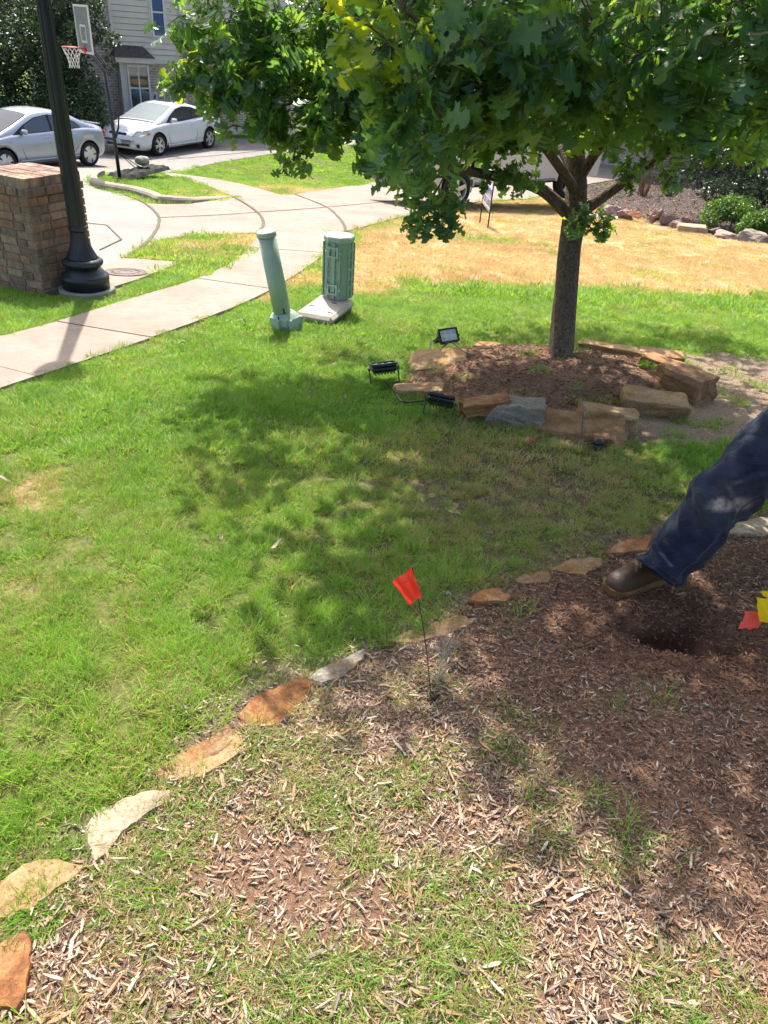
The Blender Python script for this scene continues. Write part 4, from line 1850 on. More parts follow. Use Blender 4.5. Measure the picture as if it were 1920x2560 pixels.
# ------------------------------------------------------------------ foliage helpers
def leafmat(name, top, trans, tw=.35, rough=.42, spec=.5, hue=.12):
    m = bpy.data.materials.new(name)
    m.use_nodes = True
    N = m.node_tree.nodes
    L = m.node_tree.links
    b = N['Principled BSDF']
    out = N['Material Output']
    b.inputs['Roughness'].default_value = rough
    b.inputs['Specular IOR Level'].default_value = spec
    a = N.new('ShaderNodeAttribute')
    a.attribute_name = 'lv'
    oi = N.new('ShaderNodeObjectInfo')
    sm = N.new('ShaderNodeMath')
    sm.operation = 'ADD'
    L.new(a.outputs['Fac'], sm.inputs[0])
    L.new(oi.outputs['Random'], sm.inputs[1])
    fr = N.new('ShaderNodeMath')
    fr.operation = 'FRACT'
    L.new(sm.outputs[0], fr.inputs[0])

    def tint(c, k):
        rp = N.new('ShaderNodeValToRGB')
        e = rp.color_ramp.elements
        e[0].position = 0
        e[0].color = (c[0] * .65, c[1] * .72, c[2] * .8, 1)
        e[1].position = 1
        e[1].color = (min(1, c[0] * 1.9), min(1, c[1] * 1.45), c[2] * .9, 1)
        x = e.new(.6)
        x.color = (*c, 1)
        L.new(fr.outputs[0], rp.inputs[0])
        return rp.outputs[0]
    L.new(tint(top, 0), b.inputs['Base Color'])
    t = N.new('ShaderNodeBsdfTranslucent')
    L.new(tint(trans, 1), t.inputs[0])
    mx = N.new('ShaderNodeMixShader')
    mx.inputs[0].default_value = tw
    L.new(b.outputs[0], mx.inputs[1])
    L.new(t.outputs[0], mx.inputs[2])
    L.new(mx.outputs[0], out.inputs[0])
    return m


def randrot(rs, n, up_bias):
    """n random rotation matrices whose z axis leans up by up_bias"""
    nrm = rs.normal(size=(n, 3))
    nrm /= np.linalg.norm(nrm, axis=1)[:, None]
    nrm[:, 2] += up_bias
    nrm /= np.linalg.norm(nrm, axis=1)[:, None]
    a = rs.normal(size=(n, 3))
    x = np.cross(a, nrm)
    x /= np.linalg.norm(x, axis=1)[:, None]
    y = np.cross(nrm, x)
    return np.stack([x, y, nrm], 2)


def leaf_cloud(name, parent, spheres, n, size, m, seed=1, up=.6, aspect=.55):
    """crown: many small folded leaves in the shells of the given spheres"""
    rs = np.random.RandomState(seed)
    w = np.array([s[3] ** 2.2 for s in spheres])
    idx = rs.choice(len(spheres), n, p=w / w.sum())
    S = np.array(spheres)[idx]
    d = rs.normal(size=(n, 3))
    d /= np.linalg.norm(d, axis=1)[:, None]
    r = S[:, 3] * (.45 + .6 * rs.rand(n) ** .6)
    k = vnoise(d[:, 0] * 3 + idx, d[:, 1] * 3 + d[:, 2] * 2, 1., 3, 2)
    r = r * (.75 + .5 * k)
    P = S[:, :3] + d * r[:, None] * np.array([1, 1, .85])
    R = randrot(rs, n, up)
    sz = size * (.6 + .8 * rs.rand(n))
    base = np.array([(-.5, 0, 0), (-.1, -aspect * .5, .08), (.5, 0, -.04), (-.1, aspect * .5, .08)])
    V = np.einsum('nij,kj->nki', R, base) * sz[:, None, None] + P[:, None, :]
    F = np.array([(0, 1, 2), (0, 2, 3)])
    FF = (np.arange(n)[:, None, None] * 4 + F[None]).reshape(-1, 3)
    lv = np.repeat(rs.rand(n), 4)
    return npmesh(name, V.reshape(-1, 3), FF, m, parent, {'lv': ('FLOAT', lv)})


M_BARK = mat('bark', (.085, .065, .05), .95, .5, 7, .02, 16, .1, stretch=(3, 3, .6))
M_LIVE = leafmat('live_oak_leaf', (.020, .042, .018), (.05, .10, .02), .22)
M_EVER = leafmat('evergreen_leaf', (.022, .048, .018), (.05, .10, .02), .2)
M_BOX = leafmat('boxwood_leaf', (.06, .14, .025), (.16, .32, .03), .3)
M_FARL = leafmat('far_tree_leaf', (.045, .085, .025), (.10, .18, .03), .3)


def bgtree(name, base, spheres, n, size, m, label, cat='tree', tr=.16, seed=1, group=None, limbs=True):
    root = empty(name, base, 0, label, cat, group)
    loc = [(s[0] - base[0], s[1] - base[1], s[2] - base[2], s[3]) for s in spheres]
    leaf_cloud('crown', root, loc, n, size, m, seed)
    bm = nb()
    zc = sum(s[2] for s in loc) / len(loc)
    fork = Vector((0, 0, max(.2, zc * .55)))
    tube(bm, [(0, 0, -.2), (.03, .0, fork.z * .5), fork], [tr * 1.3, tr, tr * .8], 8)
    if limbs:
        for s in loc[:10]:
            e = Vector(s[:3])
            tube(bm, [fork - Vector((0, 0, .05)), fork.lerp(e, .5) + Vector((0, 0, .15)), e], [tr * .5, tr * .3, tr * .08], 6)
    obj('trunk', bm, M_BARK, root)
    return root


def sph(px, py, dep, r):
    p = at(px, py, dep)
    return (p.x, p.y, p.z, r)


b0 = gp(45, 335)
D0 = 26.0
bgtree('live_oak', (b0.x, b0.y, prof(b0.y)), [sph(*q) for q in ((-60, 60, 25, 1.5), (30, 40, 25, 1.5), (110, 60, 24, 1.2), (170, 20, 23.6, .8), (60, 160, 24.5, 1.1), (-40, 190, 25, 1.2), (130, 150, 23.8, .9), (205, 90, 23.2, .55), (240, 60, 23.2, .4), (200, 0, 23.4, .7), (262, 100, 23.2, .36), (285, 100, 23.2, .25), (270, 160, 23.2, .3), (230, 10, 23.2, .4), (180, 140, 23.4, .6), (80, 100, 23.5, 1.0), (90, -60, 26, 1.6), (-120, -30, 26, 1.8), (200, -70, 26, 1.3), (10, 230, 25, .8), (150, 210, 24.6, .6), (-130, 200, 26, 1.5))], 36000, .115, M_LIVE, 'large dark live oak behind the silver sedan', seed=5, tr=.22)
b1 = gp(195, 338)
bgtree('evergreen_shrub', (b1.x, b1.y, prof(b1.y)), [sph(*q) for q in ((150, 290, 24, .8), (205, 270, 23.6, .75), (235, 290, 23.4, .5), (200, 215, 23.8, .65), (175, 240, 24, .8), (230, 235, 23.4, .5), (140, 240, 24.2, .7), (215, 310, 23.4, .6), (170, 315, 23.6, .7), (110, 290, 24.3, .8), (60, 300, 24.6, .9), (0, 300, 25, 1.), (-70, 300, 25, 1.))], 16000, .10, M_EVER, 'dark rounded evergreen shrub between the silver sedan and the brick house', 'shrub', seed=6, tr=.08, limbs=False)
# right hand bed shrubs
b2 = gp(1860, 560)
bgtree('evergreen_shrub', (b2.x, b2.y + 1.6, prof(b2.y + 1.6)), [sph(*q) for q in ((1760, 420, 18, .5), (1800, 480, 17.5, .45), (1850, 400, 17.6, .6), (1900, 470, 17.3, .55), (1930, 380, 17.6, .7), (1960, 480, 17.2, .6), (1740, 350, 18.2, .5), (1800, 320, 18.2, .6), (1880, 300, 18, .7), (1700, 300, 19, .6), (1970, 280, 18, .8))], 15000, .085, M_EVER, 'tall dark evergreen shrub in the far mulch bed under the oak crown', 'shrub', seed=7, tr=.07, limbs=False)
for (q, lab, sd) in ((((1790, 530, 17, .32), (1825, 520, 17, .36), (1850, 535, 16.8, .3), (1775, 548, 16.8, .22), (1870, 520, 17.1, .3)), 'low rounded green shrub behind the boulders, left of its lighter neighbour', 8), (((1880, 560, 15.9, .26), (1910, 555, 15.9, .3), (1950, 560, 15.8, .3), (1860, 572, 15.8, .18)), 'low bright yellow green shrub at the right edge above the last boulder', 9)):
    bb = gp(q[1][0], q[1][1] + 45)
    bgtree('boxwood_shrub', (bb.x, bb.y, prof(bb.y)), [sph(*k) for k in q], 5200, .055, M_BOX, lab, 'shrub', seed=sd, tr=.02, limbs=False, group='low shrubs in the far bed')
# ragged stalks in the far bed
st = gp(1605, 488)
bm = nb()
rs_ = random.Random(3)
for k in range(34):
    a = rs_.uniform(0, 6.28)
    r = rs_.uniform(.02, .16)
    e = rs_.uniform(.06, .16)
    hh = rs_.uniform(.35, .85)
    tube(bm, [(r * math.cos(a), r * math.sin(a), 0), ((r + e * .5) * math.cos(a), (r + e * .5) * math.sin(a), hh * .6), ((r + e) * math.cos(a + .2), (r + e) * math.sin(a + .2), hh)], [.012, .010, .004], 4)
o = obj('dry_stalk_clump', bm, mat('dry_stalk', (.22, .13, .08), .9, .4, 9))
o.location = st
tag(o, 'clump of dry brown upright stalks in the far mulch bed', 'plant')
# background trees closing the view behind the houses
for i, (x, y, r) in enumerate(((-22, 38, 3.2), (-3.5, 44, 3.4), (4, 47, 3.6), (12, 46, 3.6), (20, 38, 3.4), (27, 33, 3.2), (-30, 34, 3.0))):
    rs2 = random.Random(i + 40)
    sp_ = [(x + rs2.uniform(-2.2, 2.2), y + rs2.uniform(-1.6, 1.6), prof(y) + rs2.uniform(2.2, 7.2), rs2.uniform(1.2, 2.0)) for _ in range(13)]
    lab = ['tree far left beyond the live oak', 'tree just right of the brick house, behind the oak leaves', 'tree behind the middle of the pale house roof', 'tree behind the right part of the pale house roof', 'tree beyond the right end of the pale house', 'tree farthest right behind the tall shrub', 'tree at the far left edge of the street'][i]
    bgtree('far_tree', (x, y, prof(y)), sp_, 7000, .34, M_FARL, 'leafy green ' + lab, 'tree', seed=20 + i, tr=.2, group='trees behind the houses')

# ------------------------------------------------------------------ the oak
def oak_leaf_mesh():
    """deeply cut seven lobed oak leaf, unit length along +x, folded along the midrib, returns verts, tris"""
    half = [(0.0, .0), (.09, .045), (.17, .085), (.21, .19), (.18, .29), (.27, .23), (.33, .25), (.34, .17), (.37, .135), (.43, .16), (.48, .29), (.46, .44), (.54, .35), (.61, .41), (.62, .30), (.62, .19), (.66, .14), (.72, .16), (.77, .24), (.77, .33), (.83, .22), (.90, .25), (.89, .14), (.93, .075), (1.0, .0)]
    V = []
    F = []
    n = len(half)

    def zz(x, y):
        return .16 * abs(y) + .10 * math.sin(x * 3.0) - .12 * x * x
    mid = []
    for (x, y) in half:
        mid.append(len(V))
        V.append((x, 0, zz(x, 0)))
    for s in (1, -1):
        row = []
        for (x, y) in half:
            if y == 0:
                row.append(None)
            else:
                row.append(len(V))
                V.append((x, s * y, zz(x, y)))
        for i in range(n - 1):
            a, b, c, d = mid[i], mid[i + 1], row[i + 1], row[i]
            for t in ((a, b, c), (a, c, d)):
                if None in t:
                    continue
                F.append(t if s > 0 else t[::-1])
    # petiole
    k = len(V)
    V += [(-.30, .006, .02), (0, .008, 0), (0, -.008, 0), (-.30, -.006, .02)]
    F += [(k, k + 1, k + 2), (k, k + 2, k + 3)]
    return np.array(V), np.array(F)


M_OAK = leafmat('oak_leaf', (.042, .118, .054), (.28, .52, .07), .46, .32, .7)
M_OAKY = leafmat('young_oak_leaf', (.10, .20, .03), (.50, .62, .03), .5, .35, .5)
M_OBARK = mat('oak_bark', (.042, .031, .024), .95, .3, 75, .016, 70, .1, col2=(.20, .152, .115), stretch=(1, 1, .16))


def oak():
    rs = np.random.RandomState(11)
    base = Vector((T.x, T.y, tz(T.x, T.y)))
    dT = 5.62
    root = empty('oak_tree', base, 0, 'young oak with deeply lobed leaves standing inside the stone ring', 'tree')

    def L_(v):
        return Vector(v) - base
    fork = at(1440, 500, 5.62)
    # trunk, slightly leaning, flared foot
    pts = [T + Vector((0, 0, -.12)), T + Vector((0, 0, .02)), at(1402, 880, 5.6), at(1412, 760, 5.6), at(1424, 620, 5.6), at(1436, 540, 5.6), at(1442, 470, 5.6), at(1436, 330, 5.55), at(1425, 150, 5.5), at(1415, -50, 5.45), at(1410, -300, 5.4), at(1405, -600, 5.4)]
    rd = [.135, .112, .096, .088, .084, .088, .080, .062, .050, .042, .032, .02]
    P2, R2 = [], []
    for i in range(len(pts) - 1):
        for k in range(5):
            t = k / 5
            P2.append(pts[i].lerp(pts[i + 1], t))
            R2.append(rd[i] * (1 - t) + rd[i + 1] * t)
    bm = nb()
    tube(bm, [L_(p) for p in P2], R2, 26)
    for v in bm.verts:
        nn = mnoise.noise(Vector((v.co.x * 14, v.co.y * 14, v.co.z * 3.2)))
        n2 = mnoise.noise(Vector((v.co.x * 45, v.co.y * 45, v.co.z * 9)))
        c = Vector((v.co.x, v.co.y, 0))
        v.co += c.normalized() * (.006 * nn + .004 * n2) if c.length > .01 else Vector((0, 0, 0))
    obj('trunk', bm, M_OBARK, root, True)
    # dark scar on the trunk: a split in the bark
    limbs = []

    def limb(pl, r0, r1, n=9, name='limb'):
        pl = [Vector(p) for p in pl]
        d = []
        for i in range(len(pl) - 1):
            p0, p1, p2, p3 = pl[max(i - 1, 0)], pl[i], pl[i + 1], pl[min(i + 2, len(pl) - 1)]
            for k in range(5):
                t = k / 5
                d.append(.5 * ((2 * p1) + (p2 - p0) * t + (2 * p0 - 5 * p1 + 4 * p2 - p3) * t * t + (3 * p1 - p0 - 3 * p2 + p3) * t ** 3))
        d.append(pl[-1])
        rr = [r0 + (r1 - r0) * (i / (len(d) - 1)) ** .7 for i in range(len(d))]
        bm = nb()
        tube(bm, [L_(p) for p in d], rr, n)
        obj(name, bm, M_OBARK, root, True)
        limbs.append((d, rr))
    limb([at(1430, 545, 5.6), at(1360, 478, 5.5), at(1280, 450, 5.3), at(1150, 420, 5.0), at(980, 350, 4.9), at(800, 260, 5.0), at(620, 110, 5.0), at(520, 10, 5.0)], .055, .010)
    limb([at(1455, 530, 5.6), at(1540, 470, 5.5), at(1640, 400, 5.2), at(1780, 300, 4.6), at(1950, 200, 4.2)], .050, .014)
    limb([at(1440, 480, 5.6), at(1400, 420, 5.2), at(1330, 330, 4.6), at(1230, 250, 3.8), at(1120, 130, 3.2), at(1010, 20, 2.9)], .045, .007)
    limb([at(1445, 450, 5.6), at(1520, 330, 5.2), at(1600, 160, 4.3), at(1700, 30, 3.7), at(1850, -100, 3.3)], .045, .014)
    limb([at(1440, 440, 5.6), at(1350, 300, 5.9), at(1150, 130, 6.2), at(950, -60, 6.4)], .045, .014)
    limb([at(1440, 400, 5.6), at(1500, 250, 6.3), at(1650, 100, 7.0), at(1800, 0, 7.4)], .045, .014)
    limb([at(1440, 350, 5.6), at(1420, 200, 4.9), at(1380, 0, 4.2), at(1350, -200, 3.7)], .04, .012)
    top = pts[-1]
    # spheres of foliage (centre from the photo where it is in view, plus the crown above the frame)
    BX = [400, 450, 520, 600, 700, 800, 900, 1000, 1060, 1095, 1110, 1150, 1250, 1350, 1420, 1500, 1600, 1700, 1800, 1920, 2100]
    BY = [200, 240, 290, 385, 415, 430, 480, 500, 560, 565, 480, 430, 450, 440, 425, 435, 445, 470, 460, 440, 430]
    sp = []
    for q in ((500, 30, 5.0, .30), (545, 110, 4.9, .33), (600, 60, 5.1, .40), (600, 190, 4.9, .34), (660, 130, 5.1, .42), (640, 245, 4.9, .28), (700, 300, 5.0, .31), (720, 220, 5.2, .42), (740, 60, 5.3, .45), (760, 350, 5.0, .25), (800, 160, 5.3, .45), (800, 290, 5.1, .42), (840, 380, 5.0, .26), (860, 50, 5.4, .45), (880, 230, 5.2, .45), (900, 340, 5.0, .38), (960, 420, 4.9, .27), (960, 150, 5.2, .45), (1010, 300, 5.0, .42), (1050, 400, 4.8, .34), (1085, 480, 4.5, .22), (1090, 535, 4.45, .14), (1110, 320, 4.9, .4), (1060, 540, 4.5, .12), (1110, 500, 4.5, .10),
              (465, 165, 4.9, .09), (440, 200, 4.9, .05), (520, 210, 4.9, .12), (560, 260, 4.9, .15), (610, 315, 4.9, .16), (670, 365, 4.95, .18), (730, 400, 5, .16),
              (980, 110, 3.0, .22), (1060, 200, 3.0, .25), (960, 230, 3.05, .14), (1020, 330, 3.2, .24), (1120, 90, 3.1, .27), (1150, 230, 3.1, .27), (1110, 350, 3.3, .24), (1230, 130, 3.2, .30), (1220, 320, 3.3, .27), (1300, 230, 3.4, .32), (1330, 370, 3.8, .30), (1340, 80, 3.3, .32), (1420, 190, 3.5, .33), (1450, 320, 3.8, .32), (1500, 80, 3.3, .34), (1560, 230, 3.4, .33), (1600, 310, 3.7, .28), (1650, 110, 3.2, .34), (1700, 260, 3.4, .32), (1760, 335, 3.8, .25), (1800, 130, 3.1, .34), (1840, 280, 3.3, .32), (1900, 345, 3.6, .25), (1930, 170, 3.0, .36), (1940, 40, 3.0, .36),
              (1200, 400, 4.9, .28), (1270, 380, 5.0, .30), (1290, 440, 5.1, .13), (1230, 440, 5.1, .10), (1360, 410, 5.0, .22), (1500, 390, 5.0, .22), (1560, 360, 5.0, .26), (1680, 370, 4.8, .24), (1740, 415, 4.8, .18), (1830, 380, 4.6, .24), (1900, 400, 4.6, .22), (1485, 535, 5.4, .10), (1500, 570, 5.4, .06), (1440, 560, 5.4, .05), (1590, 440, 5.0, .10), (1680, 440, 4.9, .12), (1330, 440, 5.2, .10),
              (1150, 20, 4.6, .45), (1350, 150, 4.8, .45), (1550, 120, 4.6, .45), (1700, 180, 4.6, .45), (1850, 80, 4.3, .45), (1250, 260, 4.7, .42), (1480, 260, 4.8, .4), (1640, 300, 4.7, .4), (1780, 330, 4.6, .36), (1000, 40, 4.9, .45), (1400, 330, 4.6, .3),
              (1550, 250, 6.4, .5), (1750, 200, 6.6, .55), (1250, 150, 6.4, .5), (1050, 50, 6.3, .5), (1900, 150, 6.2, .5), (1650, 50, 7.0, .55), (1400, 60, 6.6, .55)):
        x_, y_, d_, r_ = q
        if x_ < 600 and r_ > .15 and y_ > 50:
            x_ += 55
        if x_ < 1140 and d_ > 4.2:                     # the left mass hangs nearer to the viewer than the trunk
            d_, r_ = d_ * .89, r_ * .89
        if r_ > .15:                                   # lower outline of the crown
            y_ = min(y_, float(np.interp(x_, BX, BY)) - (r_ + .13) * FPX / d_)
        p = at(x_, y_, d_)
        sp.append((p.x, p.y, p.z, r_, 1.0))
    # crown above the frame: shell of a wide oval
    cx, cy = T.x - .15, T.y - .2
    for i in range(270):
        a = rs.uniform(0, 2 * math.pi)
        hgt = rs.uniform(1.75, 4.5)
        rmax = 2.65 * math.sqrt(max(.05, 1 - ((hgt - 2.0) / 3.1) ** 2))
        r = rmax * math.sqrt(rs.uniform(.05, 1))
        x, y, z = cx + r * math.cos(a), cy + r * math.sin(a), T.z + hgt
        c = CM.to_3x3().transposed() @ (Vector((x, y, z)) - Vector((0, 0, CAMH)))
        if -c.z > 0:
            yy = 1280 - FPX * c.y / -c.z
            rp = .45 * FPX / -c.z
            if yy + rp > 40 and -c.z < 20:
                continue
        sp.append((x, y, z, .42, .62))
    V0, F0 = oak_leaf_mesh()
    pos, rot, siz, hid = [], [], [], []
    tw = nb()
    for (x, y, z, r, dens) in sp:
        c = Vector((x, y, z))
        # branch from the nearest limb point
        bd, bp, br = 1e9, None, .01
        for (d, rr) in limbs:
            for p, q in zip(d, rr):
                dd = (p - c).length
                if dd < bd and q > .006:
                    bd, bp, br = dd, p, q
        if bd > .02:
            m = bp.lerp(c, .5) + Vector((0, 0, .10 * bd + rs.uniform(-.04, .04)))
            r0 = min(br * .7, .012 + .006 * bd)
            tube(tw, [L_(p) for p in bez(bp, bp.lerp(m, .6), m, c, 7)], [r0 * (1 - .8 * i / 7) for i in range(8)], 5, cap=False)
        ntw = max(6 if r < .16 else 3, int(16 * (r / .4) ** 1.6 * dens))
        for k in range(ntw):
            d = rs.normal(size=3)
            d /= np.linalg.norm(d)
            d[2] = d[2] * .8
            e = c + Vector(d * r * (.55 + .5 * rs.rand()))
            s0 = c.lerp(e, .15)
            tube(tw, [L_(s0), L_(s0.lerp(e, .55) + Vector((0, 0, .02))), L_(e)], [.0045, .003, .0015], 4, cap=False)
            dirv = (e - s0).normalized()
            nl = rs.randint(5, 8)
            for j in range(nl):
                t = 1 - j / nl * .75
                p = s0.lerp(e, t)
                # leaf axis: along the twig, turned aside and drooping
                ax = np.array(dirv) * .45 + rs.normal(size=3) * .75 + np.array((0, 0, -.35))
                ax /= np.linalg.norm(ax)
                ow = np.array((x - T.x, y - T.y, 0.))
                ow /= np.linalg.norm(ow) + .3
                up = np.array((0, 0, .55)) + ow * .55 + rs.normal(size=3) * .85
                yv = np.cross(up, ax)
                yv /= np.linalg.norm(yv) + 1e-9
                zv = np.cross(ax, yv)
                sz = rs.uniform(.095, .16) * (.62 if r < .16 else 1.)
                pos.append(np.array(L_(p)) + ax * sz * .30)
                rot.append(np.stack([ax, yv, zv], 1))
                siz.append(sz)
                hid.append(dens < .9)
    # young pale leaves on the leader in front
    yng = []
    for (px, py, dep, n) in ((880, 45, 2.75, 4), (905, 120, 2.8, 4), (960, 40, 2.85, 3), (975, 85, 2.85, 3), (930, 200, 2.95, 3), (1010, 185, 3.0, 2), (440, 170, 4.85, 3), (432, 210, 4.85, 3), (470, 150, 4.85, 3), (1040, 70, 2.95, 2), (510, 40, 4.9, 3), (1290, 330, 3.3, 1)):
        c = at(px, py, dep)
        for k in range(n):
            ax = np.array((rs.normal() * .8 - .2, rs.normal() * .4 - .2, rs.normal() * .5))
            ax /= np.linalg.norm(ax)
            up = np.array((0, 0, 1.)) + rs.normal(size=3) * .6
            yv = np.cross(up, ax)
            yv /= np.linalg.norm(yv)
            yng.append((np.array(L_(c)) + rs.normal(size=3) * .025, np.stack([ax, yv, np.cross(ax, yv)], 1), rs.uniform(.11, .16)))
    tube(tw, [L_(p) for p in (at(1120, 330, 3.2), at(1080, 230, 3.05), at(1000, 130, 2.9), at(930, 70, 2.8), at(880, 40, 2.75))], [.007, .006, .005, .004, .002], 6)
    tube(tw, [L_(p) for p in (at(560, 130, 4.9), at(480, 160, 4.9), at(435, 195, 4.85))], [.005, .004, .002], 5)
    obj('twigs', tw, M_OBARK, root)['kind'] = 'stuff'
    pos = np.array(pos)
    rot = np.array(rot)
    siz = np.array(siz)
    hid = np.array(hid)
    # the leaves that show largest are parts of their own, the rest one mesh
    camp = np.array(Vector((0, 0, CAMH)) - base)
    rel = pos - camp
    cm = np.array(CM.to_3x3())
    cc = rel @ cm
    dep = -cc[:, 2]
    px = 960 + FPX * cc[:, 0] / dep
    py = 1280 - FPX * cc[:, 1] / dep
    vis = (dep > .5) & (px > 0) & (px < 1920) & (py > 0) & (py < 620)
    score = np.where(vis, siz / np.maximum(dep, .3), 0)
    order = np.argsort(-score)
    big = order[:285]
    rest = order[285:]
    far_ = rest[hid[rest]]
    rest = rest[~hid[rest]]
    var = [(V0 * np.array([1, s, b])) for s, b in ((1.0, 1), (.9, 1.8), (1.1, .3), (.95, -.8))]
    mes = []
    for k, vv in enumerate(var):
        me = bpy.data.meshes.new('leaf')
        me.from_pydata(vv.tolist(), [], F0.tolist())
        me.materials.append(M_OAK)
        mes.append(me)
    mey = bpy.data.meshes.new('young_leaf')
    mey.from_pydata(V0.tolist(), [], F0.tolist())
    mey.materials.append(M_OAKY)
    for q, i in enumerate(big):
        o = bpy.data.objects.new('leaf', mes[q % 4])
        o.matrix_local = Matrix.Translation(pos[i]) @ Matrix(rot[i].tolist()).to_4x4() @ Matrix.Scale(siz[i], 4)
        link(o, root)
    for (p, r, s) in yng:
        o = bpy.data.objects.new('young_leaf', mey)
        o.matrix_local = Matrix.Translation(p) @ Matrix(r.tolist()).to_4x4() @ Matrix.Scale(s, 4)
        link(o, root)
    VV, FF, LV = [], [], []
    off = 0
    for k in range(4):
        ii = rest[k::4]
        v = np.einsum('nij,kj->nki', rot[ii], var[k]) * siz[ii][:, None, None] + pos[ii][:, None, :]
        n, kk = v.shape[:2]
        VV.append(v.reshape(-1, 3))
        FF.append((np.arange(n)[:, None, None] * kk + F0[None]).reshape(-1, 3) + off)
        LV.append(np.repeat(rs.rand(n), kk))
        off += n * kk
    # leaves above the frame: same outline with fewer points
    VL = np.array([(0, 0, 0), (.30, -.22, .03), (.46, -.12, .03), (.56, -.38, .05), (.72, -.14, 0), (.84, -.24, 0), (1, 0, -.05), (.84, .24, 0), (.72, .14, 0), (.56, .38, .05), (.46, .12, .03), (.30, .22, .03)])
    FL = np.array([(0, 1, 2), (2, 3, 4), (4, 5, 6), (6, 7, 8), (8, 9, 10), (10, 11, 0), (0, 2, 10), (2, 4, 8), (2, 8, 10), (4, 6, 8)])
    v = np.einsum('nij,kj->nki', rot[far_], VL) * siz[far_][:, None, None] + pos[far_][:, None, :]
    n, kk = v.shape[:2]
    VV.append(v.reshape(-1, 3))
    FF.append((np.arange(n)[:, None, None] * kk + FL[None]).reshape(-1, 3) + off)
    LV.append(np.repeat(rs.rand(n), kk))
    o = npmesh('crown', np.concatenate(VV), np.concatenate(FF), M_OAK, root, {'lv': ('FLOAT', np.concatenate(LV))})
    o['kind'] = 'stuff'
    print('oak leaves', len(pos), 'tris', off)


oak()

# ------------------------------------------------------------------ stones
R_ORANGE = rockmat('orange_sandstone', (.28, .12, .042), (.34, .19, .085), (.13, .05, .02))
R_TAN = rockmat('tan_sandstone', (.28, .17, .078), (.34, .235, .125), (.24, .105, .034))
R_PALE = rockmat('pale_sandstone', (.30, .23, .15), (.36, .29, .20), (.24, .16, .09))
R_GREY = rockmat('grey_stone', (.21, .185, .15), (.28, .25, .205), (.20, .125, .065))
R_BROWN = rockmat('brown_sandstone', (.23, .12, .055), (.30, .18, .09), (.13, .06, .026))
R_RED = rockmat('red_sandstone', (.24, .085, .04), (.30, .13, .065), (.15, .055, .025))
R_PURP = rockmat('purple_brown_stone', (.24, .165, .14), (.34, .25, .22), (.16, .10, .085), 4)


def flat_stone(px, m, label, top=.03, tilt=0., seed=1, name='edging_stone', dark=0):
    P = [Vector(p) for p in wp(px)]
    c = sum(P, Vector((0, 0))) / len(P)
    rs = random.Random(seed)
    P = [c + (p - c) * 1.07 for p in P]
    # jagged outline
    out = []
    for i in range(len(P)):
        a, b = P[i], P[(i + 1) % len(P)]
        for k in range(4):
            q = a.lerp(b, k / 4)
            if k:
                q = q + Vector((rs.uniform(-1, 1), rs.uniform(-1, 1))) * (b - a).length * .045
            out.append(q)
    z0 = tz(c.x, c.y)
    bm = nb()
    lo = [bm.verts.new((q.x - c.x, q.y - c.y, -.07)) for q in out]
    top = top * .5
    mid = [bm.verts.new((q.x - c.x, q.y - c.y, top - .008)) for q in out]
    inn = [bm.verts.new(((q.x - c.x) * .94, (q.y - c.y) * .94, top)) for q in out]
    n = len(out)
    for i in range(n):
        j = (i + 1) % n
        bm.faces.new((lo[i], lo[j], mid[j], mid[i]))
        bm.faces.new((mid[i], mid[j], inn[j], inn[i]))
    f = bm.faces.new(inn)
    r = bmesh.ops.triangulate(bm, faces=[f])
    for _ in range(2):
        es = list({e for ff in bm.faces for e in ff.edges if all(v.co.z > top - .005 for v in e.verts) and e.calc_length() > .03})
        bmesh.ops.subdivide_edges(bm, edges=es, cuts=1)
        bmesh.ops.triangulate(bm, faces=bm.faces[:])
    bmesh.ops.recalc_face_normals(bm, faces=bm.faces[:])
    so_ = Vector((seed * 3.1, seed * 1.7, 0))
    ca, sa = math.cos(.55), math.sin(.55)
    for v in bm.verts:
        if v.co.z > -.05:
            # bedding steps running along the stone
            u = (v.co.x * ca - v.co.y * sa)
            w = mnoise.noise(Vector((v.co.x * ca + v.co.y * sa, u * 3.5, 0)) * 3.4 + so_)
            stepd = math.floor(w * 4) / 4 * .016
            v.co.z += stepd + .006 * mnoise.noise(v.co * 18 + so_) + tilt * v.co.x + (terr([c.x + v.co.x], [c.y + v.co.y])[0] - z0)
    o = obj(name, bm, m, None, False)
    o.location = (c.x, c.y, z0)
    tag(o, label, 'stone', 'flat stones edging the mulch bed')
    STONES.append([(c.x + (q.x - c.x) * .86, c.y + (q.y - c.y) * .86) for q in out])
    return o


STONES = []
flat_stone([(-60, 2440), (0, 2372), (62, 2335), (80, 2362), (76, 2440), (70, 2495), (45, 2535), (-40, 2520)], R_ORANGE, 'orange stone with dark brown stains in the bottom left corner', .035, 0, 1)
flat_stone([(-60, 2240), (0, 2213), (60, 2166), (145, 2155), (215, 2172), (178, 2205), (140, 2228), (80, 2278), (-40, 2310)], R_TAN, 'tan layered stone with a dark hollow at the left edge', .03, 0, 2)
flat_stone([(220, 2072), (240, 2030), (300, 2010), (370, 1990), (430, 1984), (424, 2006), (355, 2050), (305, 2085), (272, 2130), (240, 2156), (222, 2112)], R_PALE, 'smooth pale beige stone, third of the edging from the bottom left', .03, 0, 3)
flat_stone([(395, 1932), (470, 1880), (568, 1824), (612, 1842), (622, 1852), (588, 1892), (500, 1945), (430, 1955)], R_TAN, 'long flat pale stone with an orange upper edge beside the lawn', .028, 0, 4)
flat_stone([(600, 1792), (640, 1750), (700, 1722), (745, 1704), (776, 1712), (774, 1735), (735, 1785), (690, 1816), (625, 1816)], R_ORANGE, 'rippled orange stone left of the flag, between two pale stones', .03, 0, 5)
